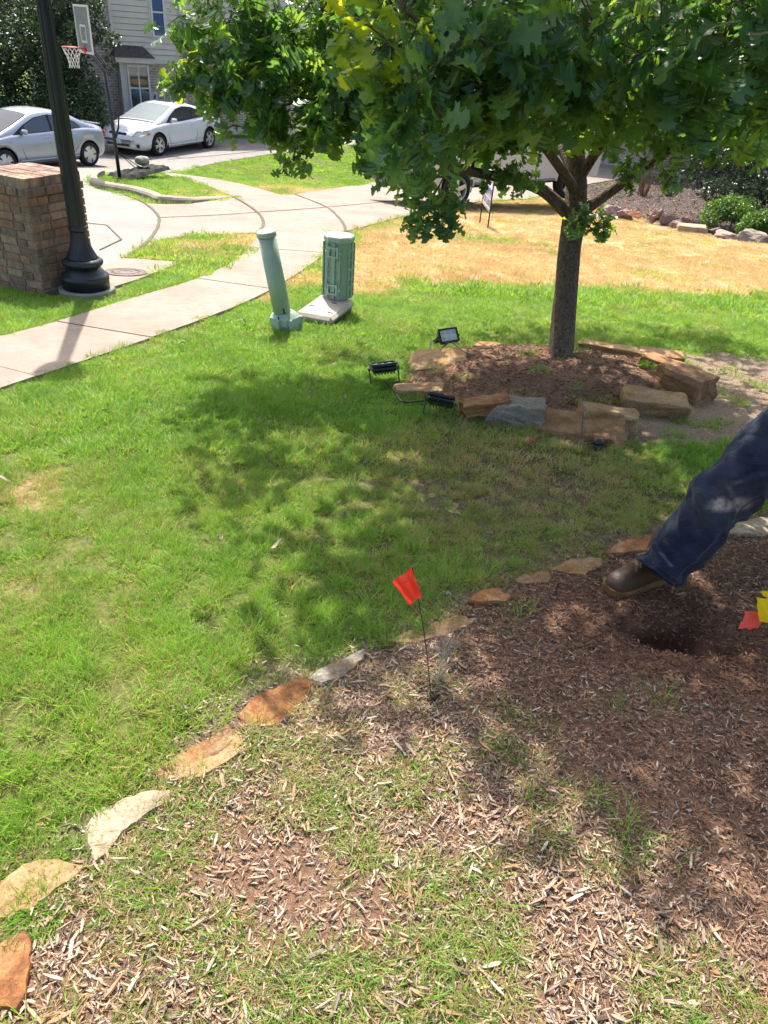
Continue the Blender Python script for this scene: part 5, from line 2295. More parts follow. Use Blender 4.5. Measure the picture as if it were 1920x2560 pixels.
flat_stone([(772, 1706), (800, 1680), (850, 1655), (905, 1632), (905, 1655), (862, 1690), (805, 1714)], R_GREY, 'narrow grey stone just left of the orange flag', .03, 0, 6)
flat_stone([(965, 1608), (1010, 1585), (1080, 1562), (1150, 1547), (1190, 1555), (1150, 1580), (1060, 1602)], R_TAN, 'long low tan stone behind the flag wire, half sunk in grass', .022, 0, 7)
flat_stone([(1172, 1514), (1210, 1486), (1246, 1476), (1276, 1500), (1262, 1514), (1200, 1521)], R_ORANGE, 'small orange brown stone right of the flag', .035, 0, 8)
flat_stone([(1285, 1458), (1315, 1440), (1360, 1436), (1378, 1448), (1368, 1462), (1310, 1465)], R_BROWN, 'small dark brown stone sunk in the ground left of the boot', .02, 0, 9)
flat_stone([(1378, 1430), (1420, 1408), (1500, 1402), (1512, 1412), (1460, 1446), (1440, 1440), (1382, 1434)], R_TAN, 'flat tan stone directly left of the boot', .03, 0, 10)
flat_stone([(1505, 1392), (1540, 1368), (1620, 1344), (1650, 1352), (1640, 1380), (1560, 1392)], R_ORANGE, 'brown stone behind the boot and trouser hem', .035, 0, 11)
flat_stone([(1825, 1340), (1850, 1310), (1930, 1290), (2010, 1290), (2000, 1320), (1900, 1345)], R_PALE, 'pale flat stone at the right edge below the trouser leg', .025, 0, 12)
flat_stone([(1310, 1112), (1318, 1096), (1338, 1090), (1342, 1104), (1330, 1117)], R_RED, 'small loose reddish rock lying in the grass in front of the stone ring', .03, 0, 13, 'loose_rock')


def rock_mesh(seed, w, d, h, npts=20, boxy=.55, sub=2, amp=.16):
    rs = random.Random(seed)
    bm = nb()
    if boxy >= .6:
        for sx in (-1, 1):
            for sy in (-1, 1):
                for sz in (-1, 1):
                    k = 1 - .30 * rs.random() if sz > 0 else 1 - .12 * rs.random()
                    bm.verts.new((sx * k * w / 2, sy * (1 - .28 * rs.random()) * d / 2, sz * (1 - (.28 if sz > 0 else .1) * rs.random()) * h / 2))
        npts = 5
    for i in range(npts):
        v = Vector((rs.gauss(0, 1), rs.gauss(0, 1), rs.gauss(0, 1))).normalized()
        q = max(abs(v.x), abs(v.y), abs(v.z))
        v = v.lerp(v / q, boxy) * rs.uniform(.82, 1.)
        bm.verts.new((v.x * w / 2, v.y * d / 2, v.z * h / 2))
    r = bmesh.ops.convex_hull(bm, input=bm.verts[:])
    for v in [v for v in bm.verts if not v.link_faces]:
        bm.verts.remove(v)
    bmesh.ops.bevel(bm, geom=bm.edges[:], offset=min(w, d, h) * .045, segments=1, affect='EDGES')
    bmesh.ops.triangulate(bm, faces=bm.faces[:])
    for _ in range(sub):
        es = [e for e in bm.edges if e.calc_length() > .035]
        bmesh.ops.subdivide_edges(bm, edges=es, cuts=1)
        bmesh.ops.triangulate(bm, faces=bm.faces[:])
    s = Vector((seed * 1.3, seed * .7, 0))
    sc = 1 / max(w, d)
    for v in bm.verts:
        n = mnoise.noise(v.co * 5.5 * sc + s) * amp + mnoise.noise(Vector((v.co.x * 3, v.co.y * 3, v.co.z * 26)) * sc + s) * amp * .5 + mnoise.noise(v.co * 22 * sc + s) * amp * .22
        v.co += v.co.normalized() * n * min(w, d, h)
    for ax, L0 in ((0, w), (1, d), (2, h)):
        a = min(v.co[ax] for v in bm.verts)
        b = max(v.co[ax] for v in bm.verts)
        for v in bm.verts:
            v.co[ax] = ((v.co[ax] - a) / (b - a) - .5) * L0
    return bm


def boulder(x0, x1, yt, yb, ratio, m, label, seed, group, yaw=0., name='boulder', boxy=.72, sink=.02, roll=(0, 0), npts=13, minh=.05, hf=1.):
    F_ = gp((x0 + x1) / 2, yb)
    c = CM.to_3x3().transposed() @ (F_ - Vector((0, 0, CAMH)))
    dep = -c.z
    w = (x1 - x0) / FPX * dep * 1.13
    d = ratio * w
    vd = Vector((F_.x, F_.y, 0)).normalized()
    th = math.atan2(CAMH - F_.z, math.hypot(F_.x, F_.y))
    h = .86 * hf * max(minh, ((yb - yt) * dep / FPX - d * .8 * math.sin(th)) / math.cos(th))
    ctr = F_ + vd * d / 2
    bm = rock_mesh(seed, w, d, h + sink, npts, boxy)
    o = obj(name, bm, m, None, False)
    zg = tz(ctr.x, ctr.y) if ctr.y < 9 else prof(ctr.y)
    zg = min(zg, prof(F_.y) + .02)
    o.location = (ctr.x, ctr.y, zg + h / 2 - sink)
    rj = random.Random(seed * 7)
    o.rotation_euler = (roll[0] + rj.uniform(-.12, .12), roll[1] + rj.uniform(-.14, .14), math.atan2(vd.y, vd.x) - math.pi / 2 + yaw)
    tag(o, label, 'boulder', group)
    BOULD.append((ctr.x, ctr.y, max(w, d) * .5))
    return o


BOULD = []
G1 = 'boulders ringing the oak'
boulder(1018, 1165, 882, 935, .7, R_TAN, 'low pale slab carrying the upper floodlight at the left of the ring', 31, G1, roll=(0, -.12), minh=.06)
boulder(978, 1102, 942, 995, .55, R_TAN, 'tan block at the left tip of the ring beside the second floodlight', 32, G1, minh=.07)
boulder(1072, 1150, 975, 1012, .6, R_RED, 'reddish stone behind the lowest floodlight', 33, G1, minh=.06)
boulder(1148, 1268, 978, 1056, .6, R_ORANGE, 'slanting orange brown boulder left of the grey one', 44, G1, yaw=.3, roll=(0, -.3), hf=1.25)
boulder(1216, 1352, 990, 1068, .6, R_GREY, 'grey boulder at the front of the ring', 35, G1, boxy=.65, hf=1.5)
boulder(1312, 1548, 1012, 1102, .5, R_BROWN, 'wide brown slab with a pale chip at the front of the ring', 36, G1, yaw=-.12, boxy=.7, hf=.8)
boulder(1440, 1580, 1004, 1084, .6, R_TAN, 'tan slab leaning against the wide brown slab, cord hanging beside it', 37, G1, yaw=.2, boxy=.75, hf=1.25)
boulder(1548, 1702, 964, 1042, .55, R_TAN, 'squared tan block at the right front of the ring', 38, G1, yaw=.25, boxy=.8)
boulder(1630, 1762, 902, 1002, .7, R_BROWN, 'large wedge shaped brown boulder at the right of the ring', 39, G1, yaw=-.5, boxy=.72)
boulder(1602, 1708, 880, 930, .6, R_ORANGE, 'orange brown boulder behind the large wedge shaped one', 40, G1, yaw=-.3)
boulder(1592, 1700, 868, 902, .6, R_TAN, 'flat tan stone at the right rear of the ring', 41, G1, minh=.07)
boulder(1462, 1596, 860, 884, .35, R_TAN, 'long thin slab at the rear of the ring right of the trunk', 42, G1, minh=.07)
boulder(1440, 1470, 855, 872, .8, R_BROWN, 'small stone just behind the trunk at the rear of the ring', 43, G1, minh=.06)
boulder(1184, 1262, 866, 886, .5, R_ORANGE, 'low orange slab at the rear left of the ring', 45, G1, minh=.06)
G2 = 'boulders edging the far mulch bed'
for k, (x0, x1, yt, yb, m, lab) in enumerate(((1470, 1512, 528, 545, R_PURP, 'small pale boulder nearest the oak trunk in the far row'), (1505, 1552, 505, 540, R_PURP, 'second boulder of the far row from the oak trunk'), (1538, 1578, 514, 550, R_PURP, 'narrow tilted boulder, third in the far row'), (1566, 1615, 524, 556, R_RED, 'squared reddish boulder in the far row'), (1612, 1662, 510, 562, R_PURP, 'tallest rounded boulder of the far row'), (1646, 1682, 524, 566, R_PURP, 'pointed boulder right of the tallest one in the far row'), (1670, 1704, 543, 572, R_PURP, 'small rounded boulder left of the pale slab'), (1694, 1762, 553, 584, R_PALE, 'long pale slab lying in the far row'), (1758, 1798, 548, 588, R_PURP, 'upright boulder right of the pale slab'), (1782, 1845, 564, 598, R_PURP, 'low reddish boulder second from the right edge'), (1842, 1914, 564, 606, R_GREY, 'big rounded grey boulder at the right end of the far row'), (1910, 1970, 588, 612, R_GREY, 'grey boulder cut by the right edge of the picture'))):
    boulder(x0, x1, yt, yb, .75, m, lab, 60 + k, G2, yaw=(k % 3 - 1) * .3, boxy=.45 if k != 7 else .8)

# ------------------------------------------------------------------ utility cabinets
M_GRN = mat('green_plastic', (.255, .37, .295), .55, .10, 5, .0006, 60, .35)
M_GRN2 = mat('faded_green_plastic', (.345, .425, .365), .6, .12, 5, .0006, 60, .3)
M_POLY = mat('polymer_concrete', (.40, .34, .30), .85, .15, 6, .001, 90, .25)


def vault():
    top = .115
    cor = [gp(731, 773, top), gp(803, 744, top), gp(889, 757, top), gp(829, 786, top)]
    c = sum(cor, Vector()) / 4
    ex = ((cor[2] - cor[1]) + (cor[3] - cor[0])) * .5
    ey = ((cor[1] - cor[0]) + (cor[2] - cor[3])) * .5
    # make it a rectangle
    wx = ex.length
    u = Vector((ex.x, ex.y, 0)).normalized()
    v = Vector((-u.y, u.x, 0))
    wy = abs(ey.dot(v))
    root = empty('utility_vault', (c.x, c.y, prof(c.y)), math.atan2(u.y, u.x), 'low square grey beige utility vault with a flat lid in the lawn', 'utility vault')
    z = top
    bm = nb()
    bbox(bm, (0, 0, z - .035), (wx, wy, .07), bev=.025)
    obj('lid', bm, M_POLY, root)
    bm = nb()
    bbox(bm, (0, 0, z - .16), (wx - .05, wy - .05, .18))
    obj('box', bm, mat('vault_side', (.12, .095, .08), .9, .2, 8), root)
    for (x, y) in ((-.3, -.1), (.12, .18), (.32, -.28)):
        bm = nb()
        bbox(bm, (x * wx, y * wy, z + .001), (.05, .012, .006))
        obj('lift_slot', bm, M_DARK, root)
    # pedestal at the back right
    zb = prof(c.y) + top
    p = planehit(844, 741, Vector((0, 0, zb)), Vector((0, 0, 1)))
    d2 = Vector((p.x, p.y, 0))
    W = .245
    H = .545
    yaw = math.atan2(p.y, p.x) - math.pi / 2 - rad(22)
    ped = empty('utility_pedestal', (p.x, p.y, zb + .002), yaw, 'green ribbed utility pedestal with two square latches standing on the vault', 'utility pedestal')
    hw = W / 2
    ch = .068
    oct_ = [(-hw + ch, -hw), (hw - ch, -hw), (hw, -hw + ch), (hw, hw - ch), (hw - ch, hw), (-hw + ch, hw), (-hw, hw - ch), (-hw, -hw + ch)]
    bm = nb()
    prism(bm, [(x * .96, y * .96) for x, y in oct_], 0, H - .04)
    obj('shell', bm, M_GRN, ped)
    bm = nb()
    prs = [(1.0, H - .045), (1.03, H - .035), (1.03, H - .012), (.97, H), (.5, H + .006)]
    rings = []
    for s, z_ in prs:
        rings.append([bm.verts.new((x * s, y * s, z_)) for x, y in oct_])
    for i in range(len(rings) - 1):
        for k in range(8):
            bm.faces.new((rings[i][k], rings[i][(k + 1) % 8], rings[i + 1][(k + 1) % 8], rings[i + 1][k]))
    bm.faces.new(rings[-1])
    bm.faces.new(rings[0][::-1])
    obj('cap', bm, M_GRN2, ped)
    for (fx, fy, ang) in ((0, -1, 0), (1, 0, math.pi / 2), (-1, 0, -math.pi / 2)):
        Rz = Matrix.Rotation(ang, 3, 'Z')
        base = Matrix.Rotation(ang, 4, 'Z')
        f = hw * .96
        bm = nb()
        bbox(bm, base @ Vector((0, -f - .008, H * .46)), (.035, .016, H * .90) if ang == 0 else (.016, .035, H * .90))
        obj('rib', bm, M_GRN, ped)
        for s in (-1, 1):
            bm = nb()
            q = base @ Vector((s * (hw - ch + .004), -f - .006, H * .46))
            bbox(bm, q, (.014, .012, H * .88) if ang == 0 else (.012, .014, H * .88))
            obj('rib', bm, M_GRN, ped)
        for k in range(5):
            zz = .10 + k * .082
            for s in (-1, 1):
                bm = nb()
                # little scooped ledge
                pts = [(-.028, 0), (.028, 0), (.022, .022), (0, .032), (-.022, .022)]
                vv = []
                for (xx, hh) in pts:
                    q = base @ Vector((s * .042 + xx, -f - (.016 if hh == 0 else .001), zz + hh))
                    vv.append(bm.verts.new(q))
                bk = [bm.verts.new(base @ Vector((s * .042 + xx, -f + .004, zz + hh - .004))) for xx, hh in pts]
                bm.faces.new(vv)
                for i in range(5):
                    j = (i + 1) % 5
                    bm.faces.new((vv[i], bk[i], bk[j], vv[j]))
                bmesh.ops.recalc_face_normals(bm, faces=bm.faces[:])
                obj('ledge', bm, M_GRN, ped)
    for zz in (.095, H - .125):
        lt = nb()
        q = .042
        y = -hw * .96 - .022
        for s in (-1, 1):
            bbox(lt, (s * q, y, zz), (.016, .014, 2 * q + .016))
            bbox(lt, (0, y, zz + s * q * .9), (2 * q - .016, .0135, .016))
            bbox(lt, (s * (q + .022), y + .006, zz), (.028, .012, .016))
        obj('latch', lt, M_GRN2, ped)


vault()


def marker_tube():
    B = gp(714, 822)
    root = empty('utility_marker_tube', (B.x, B.y, prof(B.y)), 0, 'leaning pale green plastic utility tube with flat cap and clamped base', 'utility tube')
    yaw = math.atan2(B.y, B.x) - math.pi / 2
    lean = Matrix.Rotation(yaw, 4, 'Z') @ Matrix.Rotation(rad(-10.5), 4, 'Y')
    lean = lean @ Matrix.Rotation(rad(3), 4, 'X')
    r = .072
    bm = lathe(nb(), [(r, .10), (r, .78)], 32)
    bm.transform(lean)
    obj('tube', bm, M_GRN2, root, True)
    bm = lathe(nb(), [(r * 1.05, .765), (r * 1.07, .775), (r * 1.05, .80), (r * .9, .808), (.01, .812)], 32)
    bm.transform(lean)
    obj('cap', bm, M_GRN2, root, True)
    bm = nb()
    rr = random.Random(2)
    pr = [(.115, -.05), (.118, .02), (.105, .028), (.105, .05), (.120, .058), (.118, .11), (.095, .135), (.078, .15)]
    lathe(bm, pr, 14, fl=lambda i, q, z, a: q * (1 + .10 * (1 if math.cos(a * 5) > .3 else 0)))
    bm.transform(Matrix.Rotation(rad(-3), 4, 'Y'))
    obj('clamp_base', bm, M_GRN2, root)
    for a in (-1.9, -1.1, .2):
        bm = nb()
        bbox(bm, (math.cos(a) * .124, math.sin(a) * .124, .07), (.03, .03, .09), Matrix.Rotation(a, 3, 'Z'), bev=.006)
        obj('clamp_bolt', bm, M_GRN2, root)
    bm = nb()
    for k in range(9):
        a = -2.0
    tube(bm, [Matrix.Rotation(rad(-3), 3, 'Y') @ Vector((math.cos(a) * .1215, math.sin(a) * .1215, z)) for a, z in ((-1.85, .0), (-1.85, .14))], .006, 5)
    obj('strap', bm, M_DARK, root)
    bm = nb()
    a = -1.45 + yaw
    tube(bm, [lean @ Vector((math.cos(a) * r, math.sin(a) * r, z)) for z in (.12, .20)], .006, 6)
    obj('slot', bm, M_DARK, root)


marker_tube()

# ------------------------------------------------------------------ floodlights
M_FLB = mat('black_aluminium', (.012, .014, .015), .35, .2, 9, spec=.5)
M_FLL = mat('frosted_lens', (.62, .66, .68), .25, .08, 20, spec=.6, coat=.6)


def floodlight(loc, rot, label, s=1.0):
    root = empty('floodlight', loc, 0, label, 'floodlight', 'floodlights round the oak')
    root.rotation_euler = rot
    root.scale = (s, s, s)
    # lens looks along +z, hinge along x
    H = .09
    bm = nb()
    bbox(bm, (0, 0, H), (.17, .125, .040), bev=.016)
    obj('housing', bm, M_FLB, root)
    bm = nb()
    for (x, y, sx, sy) in ((0, .055, .165, .012), (0, -.055, .165, .012), (.078, 0, .012, .10), (-.078, 0, .012, .10)):
        bbox(bm, (x, y, H + .026), (sx, sy, .014))
    obj('bezel', bm, M_FLB, root)
    bm = nb()
    bbox(bm, (0, 0, H + .021), (.142, .096, .004))
    ln = obj('lens', bm, M_FLL, root)
    for i in range(3):
        for j in range(2):
            bm = lathe(nb(), [(.014, 0), (.013, .003), (.006, .005)], 12, (-.044 + i * .044, -.022 + j * .044, H + .0232))
            obj('diode', bm, mat('diode_face', (.45, .5, .52), .2, .05) if (i, j) == (0, 0) else bpy.data.materials['diode_face'], ln)
    for k in range(7):
        bm = nb()
        bbox(bm, (-.06 + k * .02, 0, H - .028), (.004, .10, .018))
        obj('fin', bm, M_FLB, root)
    bm = nb()
    for sg in (-1, 1):
        bbox(bm, (sg * .092, 0, H - .045), (.006, .022, .10))
    bbox(bm, (0, 0, H - .095), (.19, .0225, .006))
    obj('bracket', bm, M_FLB, root)
    for sg in (-1, 1):
        bm = lathe(nb(), [(.011, 0), (.011, .006), (.004, .007)], 10)
        bm.transform(Matrix.Translation((sg * .094, 0, H)) @ Matrix.Rotation(sg * math.pi / 2, 4, 'Y'))
        obj('knob', bm, M_FLB, root)


p = gp(1108, 886)
floodlight((p.x, p.y, tz(p.x, p.y) + .09), (rad(48), rad(-6), rad(20)), 'black floodlight with white lens facing up on the pale slab', .92)
p = gp(962, 958)
floodlight((p.x, p.y, tz(p.x, p.y) + .01), (rad(-16), rad(-6), rad(14)), 'black floodlight lying level at the left tip of the ring', 1.08)
p = gp(1094, 1042)
floodlight((p.x, p.y, tz(p.x, p.y) + .015), (rad(-38), rad(4), rad(-8)), 'black floodlight seen from behind below the reddish stone', .98)
# small spike light with its cord over the front slab
p = gp(1482, 1126)
root = empty('spike_light', (p.x, p.y, tz(p.x, p.y)), .4, 'small black spike light lying in front of the wide brown slab', 'garden light')
root.scale = (.65, .65, .65)
bm = lathe(nb(), [(.012, 0), (.040, .01), (.044, .05), (.036, .075), (.02, .08)], 18)
bm.transform(Matrix.Translation((0, 0, .05)) @ Matrix.Rotation(rad(75), 4, 'Y'))
obj('housing', bm, M_FLB, root, True)
bm = nb()
bbox(bm, (.02, -.03, .025), (.07, .05, .05), bev=.01)
obj('transformer', bm, M_FLB, root)


def cord(name, pts, label, r=.0045):
    bm = nb()
    P = []
    for q in pts:
        if len(q) == 3:
            g = gp(q[0], q[1])
            P.append(Vector((g.x, g.y, tz(g.x, g.y) + q[2])))
    d = []
    for i in range(len(P) - 1):
        p0, p1, p2, p3 = P[max(i - 1, 0)], P[i], P[i + 1], P[min(i + 2, len(P) - 1)]
        for k in range(6):
            t = k / 6
            d.append(.5 * ((2 * p1) + (p2 - p0) * t + (2 * p0 - 5 * p1 + 4 * p2 - p3) * t * t + (3 * p1 - p0 - 3 * p2 + p3) * t ** 3))
    d.append(P[-1])
    tube(bm, d, r, 6)
    o = obj(name, bm, M_FLB, None, True)
    tag(o, label, 'cord')


cord('power_cord', [(1100, 890, .10), (1078, 885, .10), (1072, 900, .07), (1090, 908, .05), (1120, 898, .08), (1150, 915, .03), (1180, 930, .02)], 'thin black cord looping from the upper floodlight into the mulch', .0055)
cord('power_cord', [(1080, 1008, .03), (1040, 1010, .025), (1005, 1012, .03), (985, 985, .03), (960, 960, .03)], 'thin black cord in the grass between two floodlights', .0055)
cord('power_cord', [(1414, 1030, .06), (1432, 1048, .155), (1446, 1075, .135), (1452, 1118, .03), (1482, 1126, .04), (1515, 1124, .02), (1550, 1116, .015), (1590, 1125, .01)], 'thin black cord hanging over the wide brown slab to the spike light', .0035)

# green weed in the ring
p = gp(1608, 958)
bm = nb()
rr = random.Random(6)
for k in range(10):
    a = rr.uniform(0, 6.28)
    l = rr.uniform(.05, .10)
    u = Vector((math.cos(a), math.sin(a), 0))
    v = Vector((-u.y, u.x, 0))
    A = u * .01 + Vector((0, 0, .02))
    B = u * l * .55 + Vector((0, 0, .055))
    C_ = u * l + Vector((0, 0, .035))
    vs = [bm.verts.new(A), bm.verts.new(B + v * .018), bm.verts.new(C_), bm.verts.new(B - v * .018)]
    bm.faces.new((vs[0], vs[1], vs[2]))
    bm.faces.new((vs[0], vs[2], vs[3]))
o = obj('weed', bm, leafmat('weed_leaf', (.10, .25, .03), (.25, .45, .03), .4))
o.location = (p.x, p.y, tz(p.x, p.y))
tag(o, 'small bright green weed in the ring mulch behind the tan block', 'weed')

# little box light by the far bed
p = gp(1668, 490)
root = empty('ground_light', (p.x, p.y, prof(p.y)), .5, 'small dark box light with a round lamp on the far bed edge', 'garden light')
bm = nb()
bbox(bm, (0, 0, .12), (.24, .12, .22), bev=.02)
obj('housing', bm, mat('slate_plastic', (.06, .07, .09), .5, .15), root)
bm = nb()
tube(bm, [(.19 + .075 * math.cos(a), -.02, .11 + .075 * math.sin(a)) for a in [2 * math.pi * k / 16 for k in range(17)]], .022, 6)
obj('lamp_ring', bm, M_DARK, root)


# ------------------------------------------------------------------ lease sign
def sign():
    A = gp(1219, 573)
    B = gp(1199, 559)
    d = Vector((B.x - A.x, B.y - A.y, 0))
    L = d.length
    L2 = .78
    d.normalize()
    root = empty('lease_sign', (A.x, A.y, prof(A.y)), math.atan2(d.y, d.x), 'white lease sign with a purple band on two thin black posts', 'sign')
    zb = prof(B.y) - prof(A.y)
    bm = nb()
    bbox(bm, (0, 0, .52), (.022, .022, 1.12))
    obj('post', bm, M_DARK, root)
    bm = nb()
    bbox(bm, (L, 0, zb + .52), (.022, .022, 1.12))
    obj('post', bm, M_DARK, root)
    n_local = 1 if (-d.y * -A.x + d.x * -A.y) > 0 else -1          # side of the panel that faces the camera
    pz0, pz1 = .30, 1.02
    bm = nb()
    bbox(bm, (L / 2, 0, (pz0 + pz1) / 2), (L - .024, .008, pz1 - pz0))
    pan = obj('panel', bm, mat('sign_white', (.74, .73, .76), .5, .03), root)
    y = n_local * .0055
    pur = mat('sign_purple', (.20, .18, .42), .5, .08)
    ink = mat('sign_ink', (.06, .06, .09), .6, .0, .1)

    def band(x0, x1, z0, z1, m, nm='band', yy=1.):
        bm = nb()
        bbox(bm, (L / 2 + (x0 + x1) / 2 * (L / L2), y * yy, (z0 + z1) / 2), ((x1 - x0) * L / L2, .002, z1 - z0))
        obj(nm, bm, m, pan)
    band(-.36, .36, pz0 + .30, pz0 + .38, pur)
    band(-.36, .36, pz0 + .275, pz0 + .288, ink)
    band(-.36, .36, pz0 + .235, pz0 + .245, ink)
    band(-.36, .36, pz0 + .02, pz0 + .028, ink)
    band(-.20, .20, pz0 + .45, pz0 + .47, ink)
    band(-.08, .08, pz0 + .52, pz0 + .62, mat('sign_grey', (.45, .44, .5), .5, .05))
    me = textmesh('FOR LEASE', .135)
    me.materials.append(ink)
    t = bpy.data.objects.new('lettering', me)
    link(t, pan)
    xs = max(v.co.x for v in me.vertices) - min(v.co.x for v in me.vertices)
    t.scale = (L * .86 / xs, 1.25, 1)
    t.location = (L / 2, y * 1.2, pz0 + .13)
    # local +x runs away from the camera; reading direction must run left to right for the viewer
    t.rotation_euler = (math.pi / 2, 0, math.pi) if n_local > 0 else (math.pi / 2, 0, 0)


sign()

# ------------------------------------------------------------------ marking flags
def flagmat(name, c, t):
    m = leafmat(name, c, t, .35, .5, .3)
    N = m.node_tree.nodes
    for n in N:
        if n.type == 'VALTORGB':
            for e in n.color_ramp.elements:
                pass
    # plain colours
    N['Principled BSDF'].inputs['Base Color'].default_value = (*c, 1)
    for l in list(m.node_tree.links):
        if l.to_node == N['Principled BSDF'] and l.to_socket.name == 'Base Color':
            m.node_tree.links.remove(l)
        elif l.to_node.type == 'BSDF_TRANSLUCENT':
            m.node_tree.links.remove(l)
    for n in N:
        if n.type == 'BSDF_TRANSLUCENT':
            n.inputs[0].default_value = (*t, 1)
    return m


M_FORG = flagmat('orange_flag', (.80, .035, .018), (.9, .06, .02))
M_FPNK = flagmat('coral_flag', (.85, .12, .09), (.9, .14, .10))
M_FYEL = flagmat('yellow_flag', (.85, .62, .01), (.95, .75, .02))
M_WIRE = mat('flag_wire', (.05, .04, .035), .5, .2)


def cloth(name, corners, m, parent, amp=.006, seed=1, n=9, ragged=0.):
    """bilinear patch from four world corners with ripples; corners: hoist top, hoist bottom, fly bottom, fly top"""
    bm = nb()
    A, B, C_, D = [Vector(c) for c in corners]
    nr = (B - A).cross(D - A).normalized()
    rows = []
    for i in range(n + 1):
        u = i / n
        row = []
        for j in range(n + 1):
            v = j / n
            p = A.lerp(B, v).lerp(D.lerp(C_, v), u)
            p = p + nr * amp * (math.sin(u * 7 + v * 3 + seed) + .6 * mnoise.noise(Vector((u * 4, v * 4, seed))))
            if ragged and (i == n or j == n or j == 0):
                p = p + (A - p).normalized() * ragged * abs(mnoise.noise(Vector((u * 7, v * 7, seed * 2.))))
            row.append(bm.verts.new(p))
        rows.append(row)
    for i in range(n):
        for j in range(n):
            bm.faces.new((rows[i][j], rows[i + 1][j], rows[i + 1][j + 1], rows[i][j + 1]))
    return obj(name, bm, m, parent, True)


B_ = gp(1087, 1762)
top_ = at(1030, 1416, 1.98)
root = empty('marking_flag', (B_.x, B_.y, B_.z), 0, 'orange red marking flag on a thin wire stuck in the mulch bed', 'flag')
bm = nb()
mid_ = B_.lerp(top_, .5) + Vector((.006, 0, 0))
tube(bm, [p - B_ for p in bez(B_ - Vector((0, 0, .06)), mid_, mid_, top_, 10)], .0016, 6)
obj('wire', bm, M_WIRE, root)
cl = cloth('cloth', [at(1030, 1418, 1.98) - B_, at(1052, 1493, 2.01) - B_, at(1021, 1512, 1.955) - B_, at(982, 1455, 1.93) - B_], M_FORG, root, .004, 2)
# print on the flag: three small dark smudges of lettering
bm = nb()
for (x, y, l) in ((1006, 1447, .012), (1010, 1456, .010), (1014, 1443, .008)):
    p = at(x, y, 1.945) - B_ + ray(x, y) * -.02
    q = at(x + 9, y - 4, 1.945) - B_ + ray(x, y) * -.02
    tube(bm, [p, q], .0012, 4)
obj('printed_mark', bm, M_WIRE, cl)

# ------------------------------------------------------------------ sprinkler head and its spray
sp_ = gp(1082, 1752)
root = empty('sprinkler_head', (sp_.x, sp_.y, tz(sp_.x, sp_.y)), 0, 'small black sprinkler head spraying at the foot of the flag', 'sprinkler')
bm = lathe(nb(), [(.011, -.04), (.011, .006), (.014, .007), (.014, .011), (.007, .014), (.006, .020), (.002, .021)], 18)
obj('riser', bm, M_DARK, root, True)
wm = bpy.data.materials.new('water_drop')
wm.use_nodes = True
b = wm.node_tree.nodes['Principled BSDF']
b.inputs['Base Color'].default_value = (.95, .97, 1, 1)
b.inputs['Transmission Weight'].default_value = .7
b.inputs['Roughness'].default_value = .12
b.inputs['IOR'].default_value = 1.33


def drops(name, fn, n, label, seed):
    rs = np.random.RandomState(seed)
    V, F = [], []
    tri = [(0, 2, 4), (2, 1, 4), (1, 3, 4), (3, 0, 4), (2, 0, 5), (1, 2, 5), (3, 1, 5), (0, 3, 5)]
    for i in range(n):
        p, a, r = fn(rs)
        a = Vector(a)
        l = a.length
        a.normalize()
        u = a.orthogonal().normalized()
        w = a.cross(u)
        k = len(V)
        p = Vector(p)
        V += [p + u * r, p - u * r, p + w * r, p - w * r, p + a * l * .5, p - a * l * .5]
        F += [(t[0] + k, t[1] + k, t[2] + k) for t in tri]
    o = obj(name, (V, F), wm, None, True)
    tag(o, label, 'water', None, 'stuff')


def spray1(rs):
    t = rs.rand() ** .8
    a = rs.uniform(-.9, .9) + .6
    sp2 = rs.uniform(.02, .075)
    x = sp_.x + .004 + math.sin(a) * sp2 * t
    y = sp_.y + math.cos(a) * sp2 * t + .01
    z = tz(sp_.x, sp_.y) + .03 + .26 * t - .05 * t * t
    return (x, y, z), (math.sin(a) * .002, math.cos(a) * .002, rs.uniform(.004, .022)), rs.uniform(.0004, .0011)


drops('water_spray', spray1, 420, 'fine spray of water rising beside the flag wire', 3)


def spray2(rs):
    px = rs.normal(1180, 110)
    py = rs.normal(1010, 55)
    g = gp(px, min(max(py, 900), 1120))
    return (g.x, g.y, tz(g.x, g.y) + rs.uniform(.05, .40)), (rs.uniform(-.004, .004), rs.uniform(-.004, .004), rs.uniform(.003, .009)), rs.uniform(.0012, .0026)


drops('water_drops', spray2, 170, 'scattered water drops falling over the front of the stone ring', 4)

# ------------------------------------------------------------------ person: one leg reaches into the picture
M_DENIM = bpy.data.materials.new('navy_work_cotton')
M_DENIM.use_nodes = True
N = M_DENIM.node_tree.nodes
L = M_DENIM.node_tree.links
b = N['Principled BSDF']
b.inputs['Roughness'].default_value = .9
b.inputs['Specular IOR Level'].default_value = .15
b.inputs['Sheen Weight'].default_value = .15
tc = N.new('ShaderNodeTexCoord')
nz = N.new('ShaderNodeTexNoise')
nz.inputs['Scale'].default_value = 9
nz.inputs['Detail'].default_value = 8
L.new(tc.outputs['Object'], nz.inputs['Vector'])
rp = N.new('ShaderNodeValToRGB')
rp.color_ramp.elements[0].position = .35
rp.color_ramp.elements[0].color = (.008, .012, .027, 1)
rp.color_ramp.elements[1].position = .7
rp.color_ramp.elements[1].color = (.019, .027, .052, 1)
L.new(nz.outputs[0], rp.inputs[0])
at_ = N.new('ShaderNodeAttribute')
at_.attribute_name = 'dust'
n2 = N.new('ShaderNodeTexNoise')
n2.inputs['Scale'].default_value = 38
n2.inputs['Detail'].default_value = 9
n2.inputs['Roughness'].default_value = .75
L.new(tc.outputs['Object'], n2.inputs['Vector'])
mr = N.new('ShaderNodeMapRange')
mr.inputs[1].default_value = .3
mr.inputs[2].default_value = .6
L.new(n2.outputs[0], mr.inputs[0])
ml = N.new('ShaderNodeMath')
